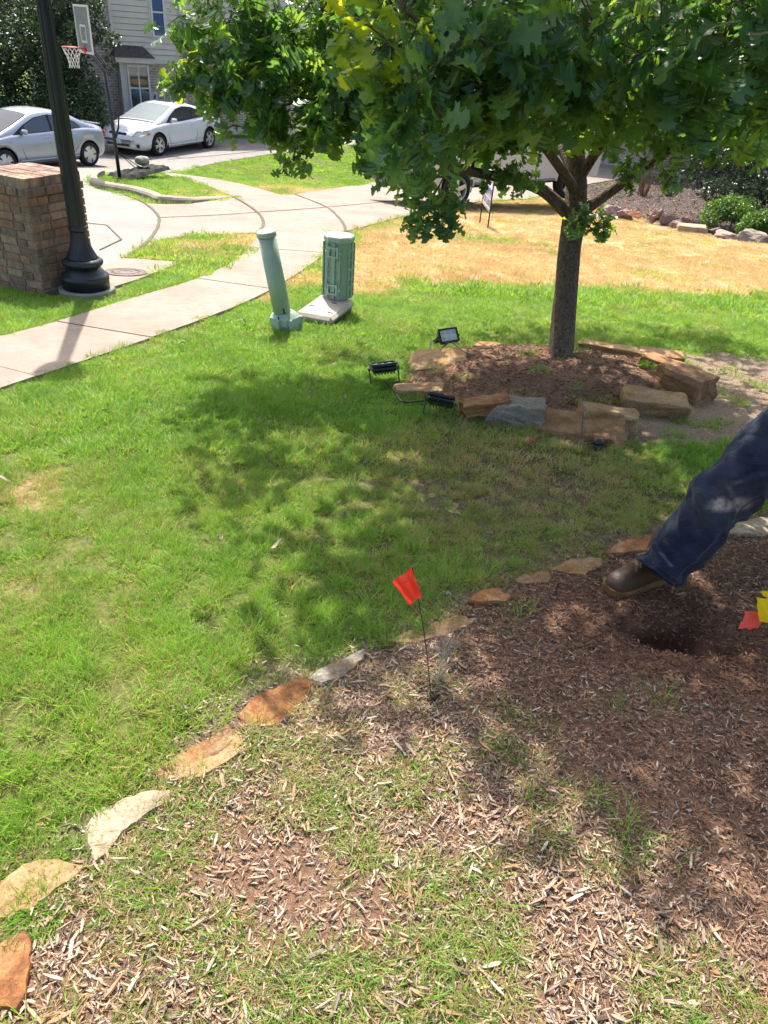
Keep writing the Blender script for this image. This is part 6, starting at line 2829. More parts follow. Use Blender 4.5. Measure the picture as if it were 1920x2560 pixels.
ml.operation = 'MULTIPLY'
L.new(at_.outputs['Fac'], ml.inputs[0])
L.new(mr.outputs[0], ml.inputs[1])
mx = N.new('ShaderNodeMix')
mx.data_type = 'RGBA'
L.new(ml.outputs[0], mx.inputs[0])
L.new(rp.outputs[0], mx.inputs[6])
mx.inputs[7].default_value = (.30, .265, .22, 1)
L.new(mx.outputs[2], b.inputs['Base Color'])
n3 = N.new('ShaderNodeTexNoise')
n3.inputs['Scale'].default_value = 420
bp = N.new('ShaderNodeBump')
bp.inputs['Distance'].default_value = .0012
L.new(tc.outputs['Object'], n3.inputs['Vector'])
L.new(n3.outputs[0], bp.inputs['Height'])
mpw = N.new('ShaderNodeMapping')
mpw.inputs['Scale'].default_value = (9, 9, 22)
mpw.inputs['Rotation'].default_value = (.3, .7, .2)
L.new(tc.outputs['Object'], mpw.inputs[0])
n4 = N.new('ShaderNodeTexNoise')
n4.inputs['Scale'].default_value = 1.
n4.inputs['Detail'].default_value = 4
n4.inputs['Distortion'].default_value = .8
L.new(mpw.outputs[0], n4.inputs['Vector'])
bp2 = N.new('ShaderNodeBump')
bp2.inputs['Distance'].default_value = .014
L.new(n4.outputs[0], bp2.inputs['Height'])
L.new(bp.outputs[0], bp2.inputs['Normal'])
L.new(bp2.outputs[0], b.inputs['Normal'])
M_BOOT = mat('brown_leather', (.045, .024, .014), .5, .4, 14, .002, 70, .4, col2=(.10, .056, .032))
M_SOLE = mat('gum_sole', (.20, .105, .04), .8, .35, 12, .002, 60)
M_LACE = mat('boot_lace', (.22, .12, .065), .8, .2)
M_SKIN = mat('skin', (.42, .24, .16), .55, .08, 10, spec=.4)
M_SHIRT = mat('grey_work_shirt', (.12, .13, .14), .9, .15, 8)
M_HAIR = mat('dark_hair', (.02, .015, .012), .7, .3, 30)


def skin_body(name, joints, edges, m, parent, root_i=0, sub=2):
    me = bpy.data.meshes.new(name)
    me.from_pydata([j[:3] for j in joints], edges, [])
    o = bpy.data.objects.new(name, me)
    link(o)
    md = o.modifiers.new('skin', 'SKIN')
    for i, j in enumerate(joints):
        sv = me.skin_vertices[0].data[i]
        sv.radius = (j[3], j[4] if len(j) > 4 else j[3])
        sv.use_root = (i == root_i)
    s2 = o.modifiers.new('sub', 'SUBSURF')
    s2.levels = sub
    s2.render_levels = sub
    dg = bpy.context.evaluated_depsgraph_get()
    out = bpy.data.meshes.new_from_object(o.evaluated_get(dg))
    bpy.data.objects.remove(o, do_unlink=True)
    out.materials.clear()
    out.materials.append(m)
    out.polygons.foreach_set('use_smooth', [True] * len(out.polygons))
    r = bpy.data.objects.new(name, out)
    return link(r, parent)


def person():
    toe = gp(1514, 1490)
    heel = gp(1692, 1436)
    fdir = Vector((heel.x - toe.x, heel.y - toe.y, 0))
    fdir = fdir.normalized()
    side = Vector((-fdir.y, fdir.x, 0))
    zg = tz(toe.x, toe.y)
    heel = toe + fdir * .31
    ankle = toe + fdir * .225 + Vector((0, 0, .13))
    hem = at(1645, 1436, 2.76)
    knee = at(1835, 1215, 2.72)
    hip = at(2100, 985, 2.78)
    base = Vector((hip.x, hip.y, tz(hip.x, hip.y)))
    root = empty('person', base, 0, 'person in navy work trousers and brown boots bending in from the right edge', 'person')

    def lo(v):
        return Vector(v) - base
    # body skeleton
    pelvis = hip + Vector((.13, .06, .06))
    hip2 = hip + Vector((.26, .10, .0))
    knee2 = Vector((hip2.x + .22, hip2.y - .30, zg + .12))
    knee2 = hip2 + Vector((.18, -.28, -.33))
    foot2 = Vector((hip2.x + .30, hip2.y + .12, zg + .07))
    chest = pelvis + Vector((-.02, -.34, .20))
    neck = chest + Vector((-.02, -.17, .08))
    head = neck + Vector((-.01, -.13, .03))
    shl = chest + Vector((-.19, -.08, .03))
    shr = chest + Vector((.19, -.06, .03))
    elbl = shl + Vector((-.02, .05, -.28))
    hand = at(2060, 1540, 2.25)
    elbl = shl.lerp(hand, .5) + Vector((.03, .08, -.02))
    elbr = shr + Vector((.06, .02, -.29))
    handr = elbr + Vector((-.03, -.06, -.24))
    J_ = [lo(pelvis), lo(pelvis.lerp(chest, .5)), lo(chest), lo(neck), lo(head), lo(head + Vector((0, -.06, -.02))), lo(shl), lo(elbl), lo(hand), lo(shr), lo(elbr), lo(handr), lo(hip), lo(knee), lo(ankle), lo(toe + fdir * .06 + Vector((0, 0, .04))), lo(hip2), lo(knee2), lo(foot2), lo(foot2 + Vector((-.05, -.16, -.03)))]
    Rr = [.13, .12, .14, .055, .085, .07, .055, .042, .030, .055, .042, .030, .08, .055, .035, .03, .08, .055, .04, .03]
    E_ = [(0, 1), (1, 2), (2, 3), (3, 4), (4, 5), (2, 6), (6, 7), (7, 8), (2, 9), (9, 10), (10, 11), (0, 12), (12, 13), (13, 14), (14, 15), (0, 16), (16, 17), (17, 18), (18, 19)]
    # fingers curled round the flag wires
    hd = [(len(J_) + k) for k in range(10)]
    for k in range(5):
        fw = (lo(hand) - lo(elbl)).normalized()
        sd = fw.cross(Vector((0, 0, 1))).normalized()
        a = lo(hand) + fw * .075 + sd * (k - 2) * .019
        b_ = a + fw * .02 + Vector((0, 0, -.035)) - sd * .005
        if k == 0:
            a = lo(hand) + sd * -.045 + fw * .02
            b_ = a + fw * .04 + Vector((0, 0, -.02))
        J_ += [a, b_]
        Rr += [.0095, .008]
        E_ += [(8, hd[2 * k]), (hd[2 * k], hd[2 * k + 1])]
    skin_body('body', [(*j, r) for j, r in zip(J_, Rr)], E_, M_SKIN, root)
    # shirt over torso and upper arms
    JS = [lo(pelvis + Vector((0, 0, .02))), lo(pelvis.lerp(chest, .5)), lo(chest), lo(neck.lerp(chest, .35)), lo(shl), lo(elbl.lerp(shl, .15)), lo(shr), lo(elbr.lerp(shr, .15))]
    skin_body('shirt', [(*j, r) for j, r in zip(JS, [.165, .155, .165, .09, .085, .068, .085, .068])], [(0, 1), (1, 2), (2, 3), (2, 4), (4, 5), (2, 6), (6, 7)], M_SHIRT, root)
    hb = nb()
    bmesh.ops.create_icosphere(hb, subdivisions=3, radius=.105)
    for v in hb.verts:
        v.co.z = max(v.co.z, -.01)
        v.co = Vector((v.co.x * .9, v.co.y * 1.1, v.co.z))
    hb.transform(Matrix.Translation(lo(head) + Vector((0, 0, .02))) @ Matrix.Rotation(rad(40), 4, 'X'))
    obj('hair', hb, M_HAIR, root, True)
    # ---- trousers: lofted leg with folds
    ctl = [hem + (hem - knee).normalized() * .0, at(1748, 1312, 2.735), knee, at(1965, 1098, 2.73), hip, pelvis]
    rad_ = [.084, .103, .114, .127, .15, .17]
    d, rr = [], []
    n = 24
    for i in range(len(ctl) - 1):
        p0, p1, p2, p3 = ctl[max(i - 1, 0)], ctl[i], ctl[i + 1], ctl[min(i + 2, len(ctl) - 1)]
        for k in range(n):
            t = k / n
            d.append(.5 * ((2 * p1) + (p2 - p0) * t + (2 * p0 - 5 * p1 + 4 * p2 - p3) * t * t + (3 * p1 - p0 - 3 * p2 + p3) * t ** 3))
            rr.append(rad_[i] + (rad_[i + 1] - rad_[i]) * (t * t * (3 - 2 * t)))
    d.append(ctl[-1])
    rr.append(rad_[-1])
    s_ = [0]
    for i in range(1, len(d)):
        s_.append(s_[-1] + (d[i] - d[i - 1]).length)
    seg = 110
    FOLDS = [(.34, -1.3, .20, .9, .016, .016), (.42, -.9, .30, 1.1, .013, .014), (.26, -1.2, .10, .3, .012, .014), (.13, -1.4, .05, .9, .012, .011), (.07, -1.0, .03, 1.3, .010, .009), (.52, -.6, .40, 1.3, .012, .014), (.60, .9, .34, -.2, .009, .012)]
    V, F, dust = [], [], []
    kneepatch = at(1828, 1262, 2.63)
    kx = (at(1880, 1262, 2.63) - kneepatch).normalized()
    spl = [at(1650, 1330, 2.66), at(1665, 1345, 2.66), at(1640, 1355, 2.66)]
    for i, p in enumerate(d):
        t = (d[min(i + 1, len(d) - 1)] - d[max(i - 1, 0)]).normalized()
        view = (Vector((0, 0, CAMH)) - p).normalized()
        u = (view - t * view.dot(t)).normalized()          # towards the camera
        w = t.cross(u)
        s = s_[i]
        for k in range(seg):
            a = 2 * math.pi * k / seg
            r = rr[i]
            # a sags under the shank (-w or +w is down)
            down = (u * math.cos(a) + w * math.sin(a)).z
            r *= 1 + .10 * max(0, -down) * math.exp(-((s - .18) / .2) ** 2)
            r += .016 * mnoise.noise(Vector((s * 7, math.cos(a) * 1.6, math.sin(a) * 1.6)))
            r += .026 * (.5 - abs(math.sin(s * 34 + 1.4 * math.sin(a + .6) + 1.))) * math.exp(-(s / .11) ** 2)
            r += .034 * (.5 - abs(math.sin((s - .12) * 19 + 1.6 * math.sin(a - .7)))) * math.exp(-((s - .36) / .15) ** 2) * (.6 - .4 * down)
            r += .004 * mnoise.noise(Vector((s * 24, math.cos(a) * 3.5 + s * 9, math.sin(a) * 3.5)))
            for (fs0, fa0, fs1, fa1, fA, fw) in FOLDS:
                aa = a if a < math.pi else a - 2 * math.pi
                vx, vy = fs1 - fs0, (fa1 - fa0) * .11
                qx, qy = s - fs0, (aa - fa0) * .11
                LL = vx * vx + vy * vy
                tt = min(1, max(0, (qx * vx + qy * vy) / LL))
                ex2, ey2 = qx - tt * vx, qy - tt * vy
                sgn = 1 if vx * qy - vy * qx > 0 else -1
                dd = math.hypot(ex2, ey2) * sgn
                r += fA * math.sin(math.pi * min(1, tt * .9 + .1)) * (math.exp(-(dd / fw) ** 2) - .9 * math.exp(-((dd - 1.7 * fw) / fw) ** 2))
            # side seam ridge
            da = (a - .75) % (2 * math.pi)
            r += .0028 * math.exp(-((da if da < math.pi else da - 2 * math.pi) / .05) ** 2)
            q = p + (u * math.cos(a) + w * math.sin(a)) * r
            V.append(lo(q))
            e = q - kneepatch
            ex_ = e.dot(kx)
            ey_ = (e - kx * ex_).length
            du = 1.25 * math.exp(-((ex_ / .07) ** 4 + ((ey_ + 1.2 * ex_ * ex_) / .026) ** 4)) + .12 * math.exp(-((ex_ / .16) ** 2 + (ey_ / .09) ** 2))
            for c_ in spl:
                du += .8 * math.exp(-((q - c_).length / .012) ** 2)
            dust.append(min(1, du))
    m_ = len(d)
    for i in range(m_ - 1):
        for k in range(seg):
            k2 = (k + 1) % seg
            F.append((i * seg + k, i * seg + k2, (i + 1) * seg + k2, (i + 1) * seg + k))
    tr = npmesh('trousers', np.array([tuple(v) for v in V]), np.array(F), M_DENIM, root, {'dust': ('FLOAT', dust)}, True)
    sm = tr.modifiers.new('solid', 'SOLIDIFY')
    sm.thickness = .004
    sm.offset = -1
    # hem band and side seam as raised stitched edges
    for ring_i, rdd in ((3, .0022), (1, .003)):
        bm = nb()
        tube(bm, [V[ring_i * seg + k % seg] + (V[ring_i * seg + k % seg] - lo(d[ring_i])).normalized() * .001 for k in range(seg + 1)], rdd, 5, cap=False)
        obj('hem', bm, M_DENIM, root, True)
    ks = int(.75 / (2 * math.pi) * seg)
    for dk in (0, 2):
        bm = nb()
        tube(bm, [V[i * seg + ks + dk] + (V[i * seg + ks + dk] - lo(d[i])).normalized() * .0005 for i in range(2, len(d) - 20, 2)], .0016, 5)
        obj('seam', bm, mat('seam_thread', (.05, .055, .07), .9, .2) if dk == 0 else bpy.data.materials['seam_thread'], root, True)
    # second leg
    bm = nb()
    tube(bm, [lo(p) for p in bez(pelvis, hip2, hip2, knee2, 8)] + [lo(knee2.lerp(foot2, t)) for t in (.1, .3, .6, .9)], [.17, .165, .16, .15, .145, .14, .135, .13, .125, .12, .11, .10, .09], 24)
    obj('trouser_leg', bm, M_DENIM, root, True)
    # ---- boots
    def boot(toe_, fdir_, side_, z_):
        bt = empty('boot')
        bt.parent = root
        st = [(0.0, .018, .026, .0), (.010, .034, .050, 0), (.03, .044, .066, 0), (.06, .0495, .074, 0), (.10, .051, .080, 0), (.14, .048, .094, 0), (.175, .045, .120, .0), (.205, .044, .150, 0), (.24, .044, .175, 0), (.275, .042, .165, 0), (.30, .034, .12, 0)]
        bm = nb()
        rings = []
        for (s, w, h, _) in st:
            ring = []
            for k in range(17):
                a = math.pi * k / 16
                cx = math.cos(a)
                cz = math.sin(a)
                q = toe_ + fdir_ * s + side_ * (w * math.copysign(abs(cx) ** .8, cx)) + Vector((0, 0, z_ - toe_.z + .022 + (h - .0) * cz ** .75))
                ring.append(bm.verts.new(lo(q)))
            rings.append(ring)
        for i in range(len(rings) - 1):
            for k in range(16):
                bm.faces.new((rings[i][k], rings[i][k + 1], rings[i + 1][k + 1], rings[i + 1][k]))
        bm.faces.new(rings[0])
        bm.faces.new(rings[-1][::-1])
        for i in range(len(rings) - 1):
            bm.faces.new((rings[i][0], rings[i + 1][0], rings[i + 1][16], rings[i][16]))
        bmesh.ops.recalc_face_normals(bm, faces=bm.faces[:])
        bmesh.ops.subdivide_edges(bm, edges=bm.edges[:], cuts=1, use_grid_fill=True)
        for v in bm.verts:
            v.co += Vector((0, 0, 1)) * .0025 * mnoise.noise(v.co * 45)
        obj('upper', bm, M_BOOT, bt, True)
        bm = nb()
        out = []
        for (s, w, h, _) in st:
            out.append((s, w + .005))
        poly = [(s - (.006 if i == 0 else 0), w) for i, (s, w) in enumerate(out)] + [(s - (.006 if i == 0 else 0), -w) for i, (s, w) in reversed(list(enumerate(out)))]
        top_v = [bm.verts.new(lo(toe_ + fdir_ * s + side_ * w + Vector((0, 0, z_ - toe_.z + .028 + .014 * max(0, 1 - s / .05))))) for s, w in poly]
        bot_v = [bm.verts.new(lo(toe_ + fdir_ * (s + (.008 if s < .01 else 0)) + side_ * w * .97 + Vector((0, 0, z_ - toe_.z - .006 + .012 * max(0, 1 - s / .05))))) for s, w in poly]
        bm.faces.new(top_v)
        bm.faces.new(bot_v[::-1])
        for i in range(len(poly)):
            j = (i + 1) % len(poly)
            bm.faces.new((top_v[i], top_v[j], bot_v[j], bot_v[i]))
        bmesh.ops.recalc_face_normals(bm, faces=bm.faces[:])
        obj('sole', bm, M_SOLE, bt)
        # laces: zigzag over the instep
        for k in range(5):
            s = .115 + k * .019
            hh = .022 + .084 + k * .014
            bm = nb()
            pts = []
            for q in range(9):
                f = q / 8 * 2 - 1
                pts.append(lo(toe_ + fdir_ * (s + .014 * f) + side_ * (.027 * f) + Vector((0, 0, z_ - toe_.z + hh + .010 - .016 * f * f))))
            tube(bm, pts, .0030, 6)
            obj('lace', bm, M_LACE, bt)
        bm = nb()
        tube(bm, [lo(toe_ + fdir_ * (.12 + .02 * math.cos(a)) + side_ * (.03 + .025 * math.sin(a)) + Vector((0, 0, z_ - toe_.z + .088 + .006 * math.cos(a)))) for a in [k * .6 for k in range(11)]], .0026, 6)
        obj('lace_bow', bm, M_LACE, bt)
        bm = nb()
        tube(bm, [lo(toe_ + fdir_ * s + Vector((0, 0, z_ - toe_.z + z))) for s, z in ((.235, .10), (.245, .17), (.262, .23))], [.05, .05, .052], 20)
        obj('ankle_shaft', bm, M_BOOT, bt, True)
    boot(toe, fdir, side, zg)
    f2 = (Vector((.05, .16, 0))).normalized()
    t2 = foot2 + Vector((-.08, -.22, 0))
    t2.z = zg
    boot(Vector((t2.x, t2.y, tz(t2.x, t2.y))), f2, Vector((-f2.y, f2.x, 0)), tz(t2.x, t2.y))
    return hand


HAND = person()
# flags held in that hand
for (nm, m, cor, lab, sd) in (('marking_flag', M_FPNK, ((1908, 1528, 2.30), (1900, 1572, 2.30), (1850, 1574, 2.28), (1856, 1528, 2.26)), 'crumpled coral pink marking flag at the right edge, held with the yellow one', 4), ('marking_flag', M_FYEL, ((1930, 1500, 2.27), (1940, 1560, 2.28), (1902, 1556, 2.27), (1888, 1492, 2.25)), 'bright yellow marking flag at the right edge above the coral one', 5), ('marking_flag', M_FYEL, ((1945, 1470, 2.30), (1955, 1520, 2.30), (1930, 1512, 2.29), (1900, 1480, 2.28)), 'second yellow marking flag, cut by the right edge of the picture', 7)):
    C = [at(*c) for c in cor]
    root = empty(nm, C[0], 0, lab, 'flag')
    cloth('cloth', [c - C[0] for c in C], m, root, .007, sd, 10, .02)
    bm = nb()
    tube(bm, [C[0] - C[0], (C[1] - C[0]), (HAND + Vector((.02, 0, -.03))) - C[0], (HAND + Vector((.25, .05, .02))) - C[0]], .0015, 5)
    obj('wire', bm, M_WIRE, root)

# ------------------------------------------------------------------ grass and wood chips
def blade_clump(seed, nbl, radius, h0, h1, w, lean, curl=.6, flat=0.):
    rs = np.random.RandomState(seed)
    V, F, bv, bt = [], [], [], []
    for i in range(nbl):
        a = rs.uniform(0, 2 * np.pi)
        r = radius * math.sqrt(rs.rand())
        p = np.array((r * math.cos(a), r * math.sin(a), -.004))
        h = rs.uniform(h0, h1)
        la = a + rs.normal() * 1.1
        le = lean * rs.uniform(.3, 1.3)
        dirh = np.array((math.cos(la), math.sin(la), 0))
        sd = np.array((-math.sin(la + rs.normal() * .6), math.cos(la + rs.normal() * .6), 0))
        ww = w * rs.uniform(.7, 1.3)
        k = len(V)
        var = rs.rand()
        ns = 3
        for j in range(ns + 1):
            t = j / ns
            out = le * (t + curl * t * t) * h
            z = h * (t - .35 * curl * le * t * t) * (1 - flat)
            q = p + dirh * out + np.array((0, 0, z))
            wj = ww * (1 - t ** 1.6) * .5
            if j < ns:
                V += [q - sd * wj, q + sd * wj]
                bv += [var, var]
                bt += [t, t]
            else:
                V.append(q)
                bv.append(var)
                bt.append(1.)
        for j in range(ns - 1):
            F += [(k + 2 * j, k + 2 * j + 1, k + 2 * j + 3), (k + 2 * j, k + 2 * j + 3, k + 2 * j + 2)]
        F.append((k + 2 * ns - 2, k + 2 * ns - 1, k + 2 * ns))
    return np.array(V), np.array(F), np.array(bv), np.array(bt)


def rampnode(Nn, stops):
    r = Nn.new('ShaderNodeValToRGB')
    e = r.color_ramp.elements
    while len(e) < len(stops):
        e.new(.5)
    for i, (p, c) in enumerate(stops):
        e[i].position = p
        e[i].color = (*c, 1)
    return r


def grass_material():
    m = bpy.data.materials.new('grass_blade')
    m.use_nodes = True
    Nn = m.node_tree.nodes
    Ln = m.node_tree.links
    b = Nn['Principled BSDF']
    b.inputs['Roughness'].default_value = .5
    b.inputs['Specular IOR Level'].default_value = .35

    def attr(n, typ):
        a = Nn.new('ShaderNodeAttribute')
        a.attribute_name = n
        a.attribute_type = typ
        return a.outputs['Fac']
    bv = attr('bv', 'GEOMETRY')
    rv = attr('rv', 'INSTANCER')
    dry = attr('dry', 'INSTANCER')

    def math_(op, a, b_, c=None):
        n = Nn.new('ShaderNodeMath')
        n.operation = op
        for i, x in enumerate((a, b_)):
            if isinstance(x, (int, float)):
                n.inputs[i].default_value = x
            else:
                Ln.new(x, n.inputs[i])
        return n.outputs[0]
    mixv = math_('ADD', math_('MULTIPLY', bv, .5), math_('MULTIPLY', rv, .5))
    g = rampnode(Nn, [(0, (.060, .125, .030)), (.45, (.15, .30, .026)), (.8, (.25, .41, .042)), (1, (.42, .47, .12))])
    d = rampnode(Nn, [(0, (.30, .205, .095)), (.5, (.44, .32, .16)), (1, (.55, .43, .26))])
    Ln.new(mixv, g.inputs[0])
    Ln.new(mixv, d.inputs[0])
    # a blade is dry when its own number lies below the clump's dryness
    s = math_('SUBTRACT', dry, math_('MULTIPLY', bv, .8))
    mr = Nn.new('ShaderNodeMapRange')
    mr.inputs[1].default_value = -.08
    mr.inputs[2].default_value = .12
    Ln.new(s, mr.inputs[0])
    mx = Nn.new('ShaderNodeMix')
    mx.data_type = 'RGBA'
    Ln.new(mr.outputs[0], mx.inputs[0])
    Ln.new(g.outputs[0], mx.inputs[6])
    Ln.new(d.outputs[0], mx.inputs[7])
    Ln.new(mx.outputs[2], b.inputs['Base Color'])
    t = Nn.new('ShaderNodeBsdfTranslucent')
    sc = Nn.new('ShaderNodeVectorMath')
    sc.operation = 'MULTIPLY'
    Ln.new(mx.outputs[2], sc.inputs[0])
    sc.inputs[1].default_value = (1.9, 1.8, 1.2)
    Ln.new(sc.outputs[0], t.inputs[0])
    ms = Nn.new('ShaderNodeMixShader')
    ms.inputs[0].default_value = .38
    Ln.new(b.outputs[0], ms.inputs[1])
    Ln.new(t.outputs[0], ms.inputs[2])
    Ln.new(ms.outputs[0], Nn['Material Output'].inputs[0])
    return m


M_GRASS = grass_material()


def chip_material(inst=True):
    m = bpy.data.materials.new('wood_chip' if inst else 'big_wood_chip')
    m.use_nodes = True
    Nn = m.node_tree.nodes
    Ln = m.node_tree.links
    b = Nn['Principled BSDF']
    b.inputs['Roughness'].default_value = .9
    b.inputs['Specular IOR Level'].default_value = .15
    w = rampnode(Nn, [(0, (.10, .07, .05)), (.2, (.26, .21, .175)), (.45, (.40, .30, .20)), (.65, (.36, .20, .105)), (.85, (.40, .33, .25)), (1, (.50, .42, .32))])
    k = rampnode(Nn, [(0, (.04, .025, .018)), (.3, (.14, .075, .047)), (.6, (.235, .13, .08)), (.78, (.34, .175, .09)), (.9, (.33, .265, .20)), (1, (.46, .38, .29))])
    if inst:
        a = Nn.new('ShaderNodeAttribute')
        a.attribute_type = 'INSTANCER'
        a.attribute_name = 'rv'
        src = a.outputs['Fac']
        a2 = Nn.new('ShaderNodeAttribute')
        a2.attribute_type = 'INSTANCER'
        a2.attribute_name = 'dry'
        fac = a2.outputs['Fac']
    else:
        oi = Nn.new('ShaderNodeObjectInfo')
        src = oi.outputs['Random']
        a2 = Nn.new('ShaderNodeAttribute')
        a2.attribute_type = 'OBJECT'
        a2.attribute_name = 'fresh'
        fac = a2.outputs['Fac']
    Ln.new(src, w.inputs[0])
    Ln.new(src, k.inputs[0])
    mx = Nn.new('ShaderNodeMix')
    mx.data_type = 'RGBA'
    Ln.new(fac, mx.inputs[0])
    Ln.new(w.outputs[0], mx.inputs[6])
    Ln.new(k.outputs[0], mx.inputs[7])
    tc = Nn.new('ShaderNodeTexCoord')
    mp = Nn.new('ShaderNodeMapping')
    mp.inputs['Scale'].default_value = (25, 180, 180)
    Ln.new(tc.outputs['Object'], mp.inputs[0])
    nz = Nn.new('ShaderNodeTexNoise')
    nz.inputs['Scale'].default_value = 1
    nz.inputs['Detail'].default_value = 3
    Ln.new(mp.outputs[0], nz.inputs['Vector'])
    ov = Nn.new('ShaderNodeMix')
    ov.data_type = 'RGBA'
    ov.blend_type = 'OVERLAY'
    ov.inputs[0].default_value = .7
    Ln.new(mx.outputs[2], ov.inputs[6])
    Ln.new(nz.outputs[0], ov.inputs[7])
    Ln.new(ov.outputs[2], b.inputs['Base Color'])
    return m


M_CHIP = chip_material(True)
M_CHIPB = chip_material(False)


def chip_mesh(seed, l, w, h, m, bend=.1):
    rs = random.Random(seed)
    V, F = [], []
    n = 3
    for i in range(n + 1):
        t = i / n
        f = (.55 + .45 * math.sin(math.pi * min(max(t * .8 + .1, 0), 1))) * rs.uniform(.75, 1.1)
        if i in (0, n):
            f *= rs.uniform(.6, 1.0)
        zo = bend * l * (t - .5) ** 2 + rs.uniform(-.1, .1) * h
        yo = rs.uniform(-.12, .12) * w
        for (y, z) in ((-.5, -.5), (.5, -.5), (.45, .5), (-.4, .5)):
            V.append(((t - .5) * l + rs.uniform(-.06, .06) * l, (y * w) * f + yo, z * h * f + zo))
    for i in range(n):
        for k in range(4):
            a = i * 4 + k
            b_ = i * 4 + (k + 1) % 4
            F.append((a, b_, b_ + 4, a + 4))
    F += [(3, 2, 1, 0), (n * 4, n * 4 + 1, n * 4 + 2, n * 4 + 3)]
    me = bpy.data.meshes.new('wood_chip')
    me.from_pydata(V, [], F)
    me.materials.append(m)
    return me


def inst_object(name, P, rot, scl, idx, dry, rv, meshes, label, cat, parent=None):
    """one stuff object: points that carry instances of the given meshes"""
    me = bpy.data.meshes.new(name)
    me.vertices.add(len(P))
    me.vertices.foreach_set('co', np.asarray(P, np.float32).ravel())
    for an, typ, arr, key in (('rot', 'FLOAT_VECTOR', rot, 'vector'), ('scl', 'FLOAT', scl, 'value'), ('dry', 'FLOAT', dry, 'value'), ('rv', 'FLOAT', rv, 'value')):
        a = me.attributes.new(an, typ, 'POINT')
        a.data.foreach_set(key, np.asarray(arr, np.float32).ravel())
    a = me.attributes.new('idx', 'INT', 'POINT')
    a.data.foreach_set('value', np.asarray(idx, np.int32))
    o = bpy.data.objects.new(name, me)
    link(o, parent)
    c = bpy.data.collections.new(name + '_pieces')
    for i, q in enumerate(meshes):
        c.objects.link(bpy.data.objects.new('%s_%02d' % (name, i), q))
    ng = bpy.data.node_groups.new(name, 'GeometryNodeTree')
    ng.interface.new_socket('Geometry', in_out='INPUT', socket_type='NodeSocketGeometry')
    ng.interface.new_socket('Geometry', in_out='OUTPUT', socket_type='NodeSocketGeometry')
    Nn = ng.nodes
    gi = Nn.new('NodeGroupInput')
    go = Nn.new('NodeGroupOutput')
    ip = Nn.new('GeometryNodeInstanceOnPoints')
    ci = Nn.new('GeometryNodeCollectionInfo')
    ci.inputs['Collection'].default_value = c
    ci.inputs['Separate Children'].default_value = True
    ci.inputs['Reset Children'].default_value = True

    def na(n, t):
        x = Nn.new('GeometryNodeInputNamedAttribute')
        x.data_type = t
        x.inputs['Name'].default_value = n
        return [s for s in x.outputs if s.enabled][0]
    e2r = Nn.new('FunctionNodeEulerToRotation')
    Lk = ng.links
    Lk.new(gi.outputs[0], ip.inputs['Points'])
    Lk.new(ci.outputs[0], ip.inputs['Instance'])
    ip.inputs['Pick Instance'].default_value = True
    Lk.new(na('idx', 'INT'), ip.inputs['Instance Index'])
    Lk.new(na('rot', 'FLOAT_VECTOR'), e2r.inputs[0])
    Lk.new(e2r.outputs[0], ip.inputs['Rotation'])
    Lk.new(na('scl', 'FLOAT'), ip.inputs['Scale'])
    Lk.new(ip.outputs[0], go.inputs[0])
    md = o.modifiers.new('scatter', 'NODES')
    md.node_group = ng
    tag(o, label, cat, None, 'stuff')
    return o


RS = np.random.RandomState(77)
CMA = np.array(CM.to_3x3())


def visible(x, y, z, mx=520):
    c = (np.stack([x, y, z - CAMH], 1)) @ CMA
    dep = -c[:, 2]
    px = 960 + FPX * c[:, 0] / dep
    py = 1280 - FPX * c[:, 1] / dep
    return (dep > .2) & (px > -mx) & (px < 1920 + mx) & (py > -50) & (py < 2560 + mx)


def blocked(x, y):
    r = np.zeros(x.shape, bool)
    for pl in CONC:
        r |= inpoly(x, y, pl)
    # grass creeps a little over the walk edge
    for pl in STONES:
        r |= inpoly(x, y, pl)
    for (bx, by, br) in BOULD:
        r |= np.hypot(x - bx, y - by) < br * .75
    c = math.cos(-rad(66))
    s = math.sin(-rad(66))
    lx = (x - PILLAR_C.x) * c - (y - PILLAR_C.y) * s
    ly = (x - PILLAR_C.x) * s + (y - PILLAR_C.y) * c
    r |= (lx > -.01) & (lx < .63) & (ly > -.01) & (ly < .63)
    r |= np.hypot(x - LAMP_P.x, y - LAMP_P.y) < .29
    r |= np.hypot(x - T.x, y - T.y) < .13
    lid = wp([(731, 795), (803, 744), (889, 770), (829, 808)])
    r |= inpoly(x, y, lid)
    return r


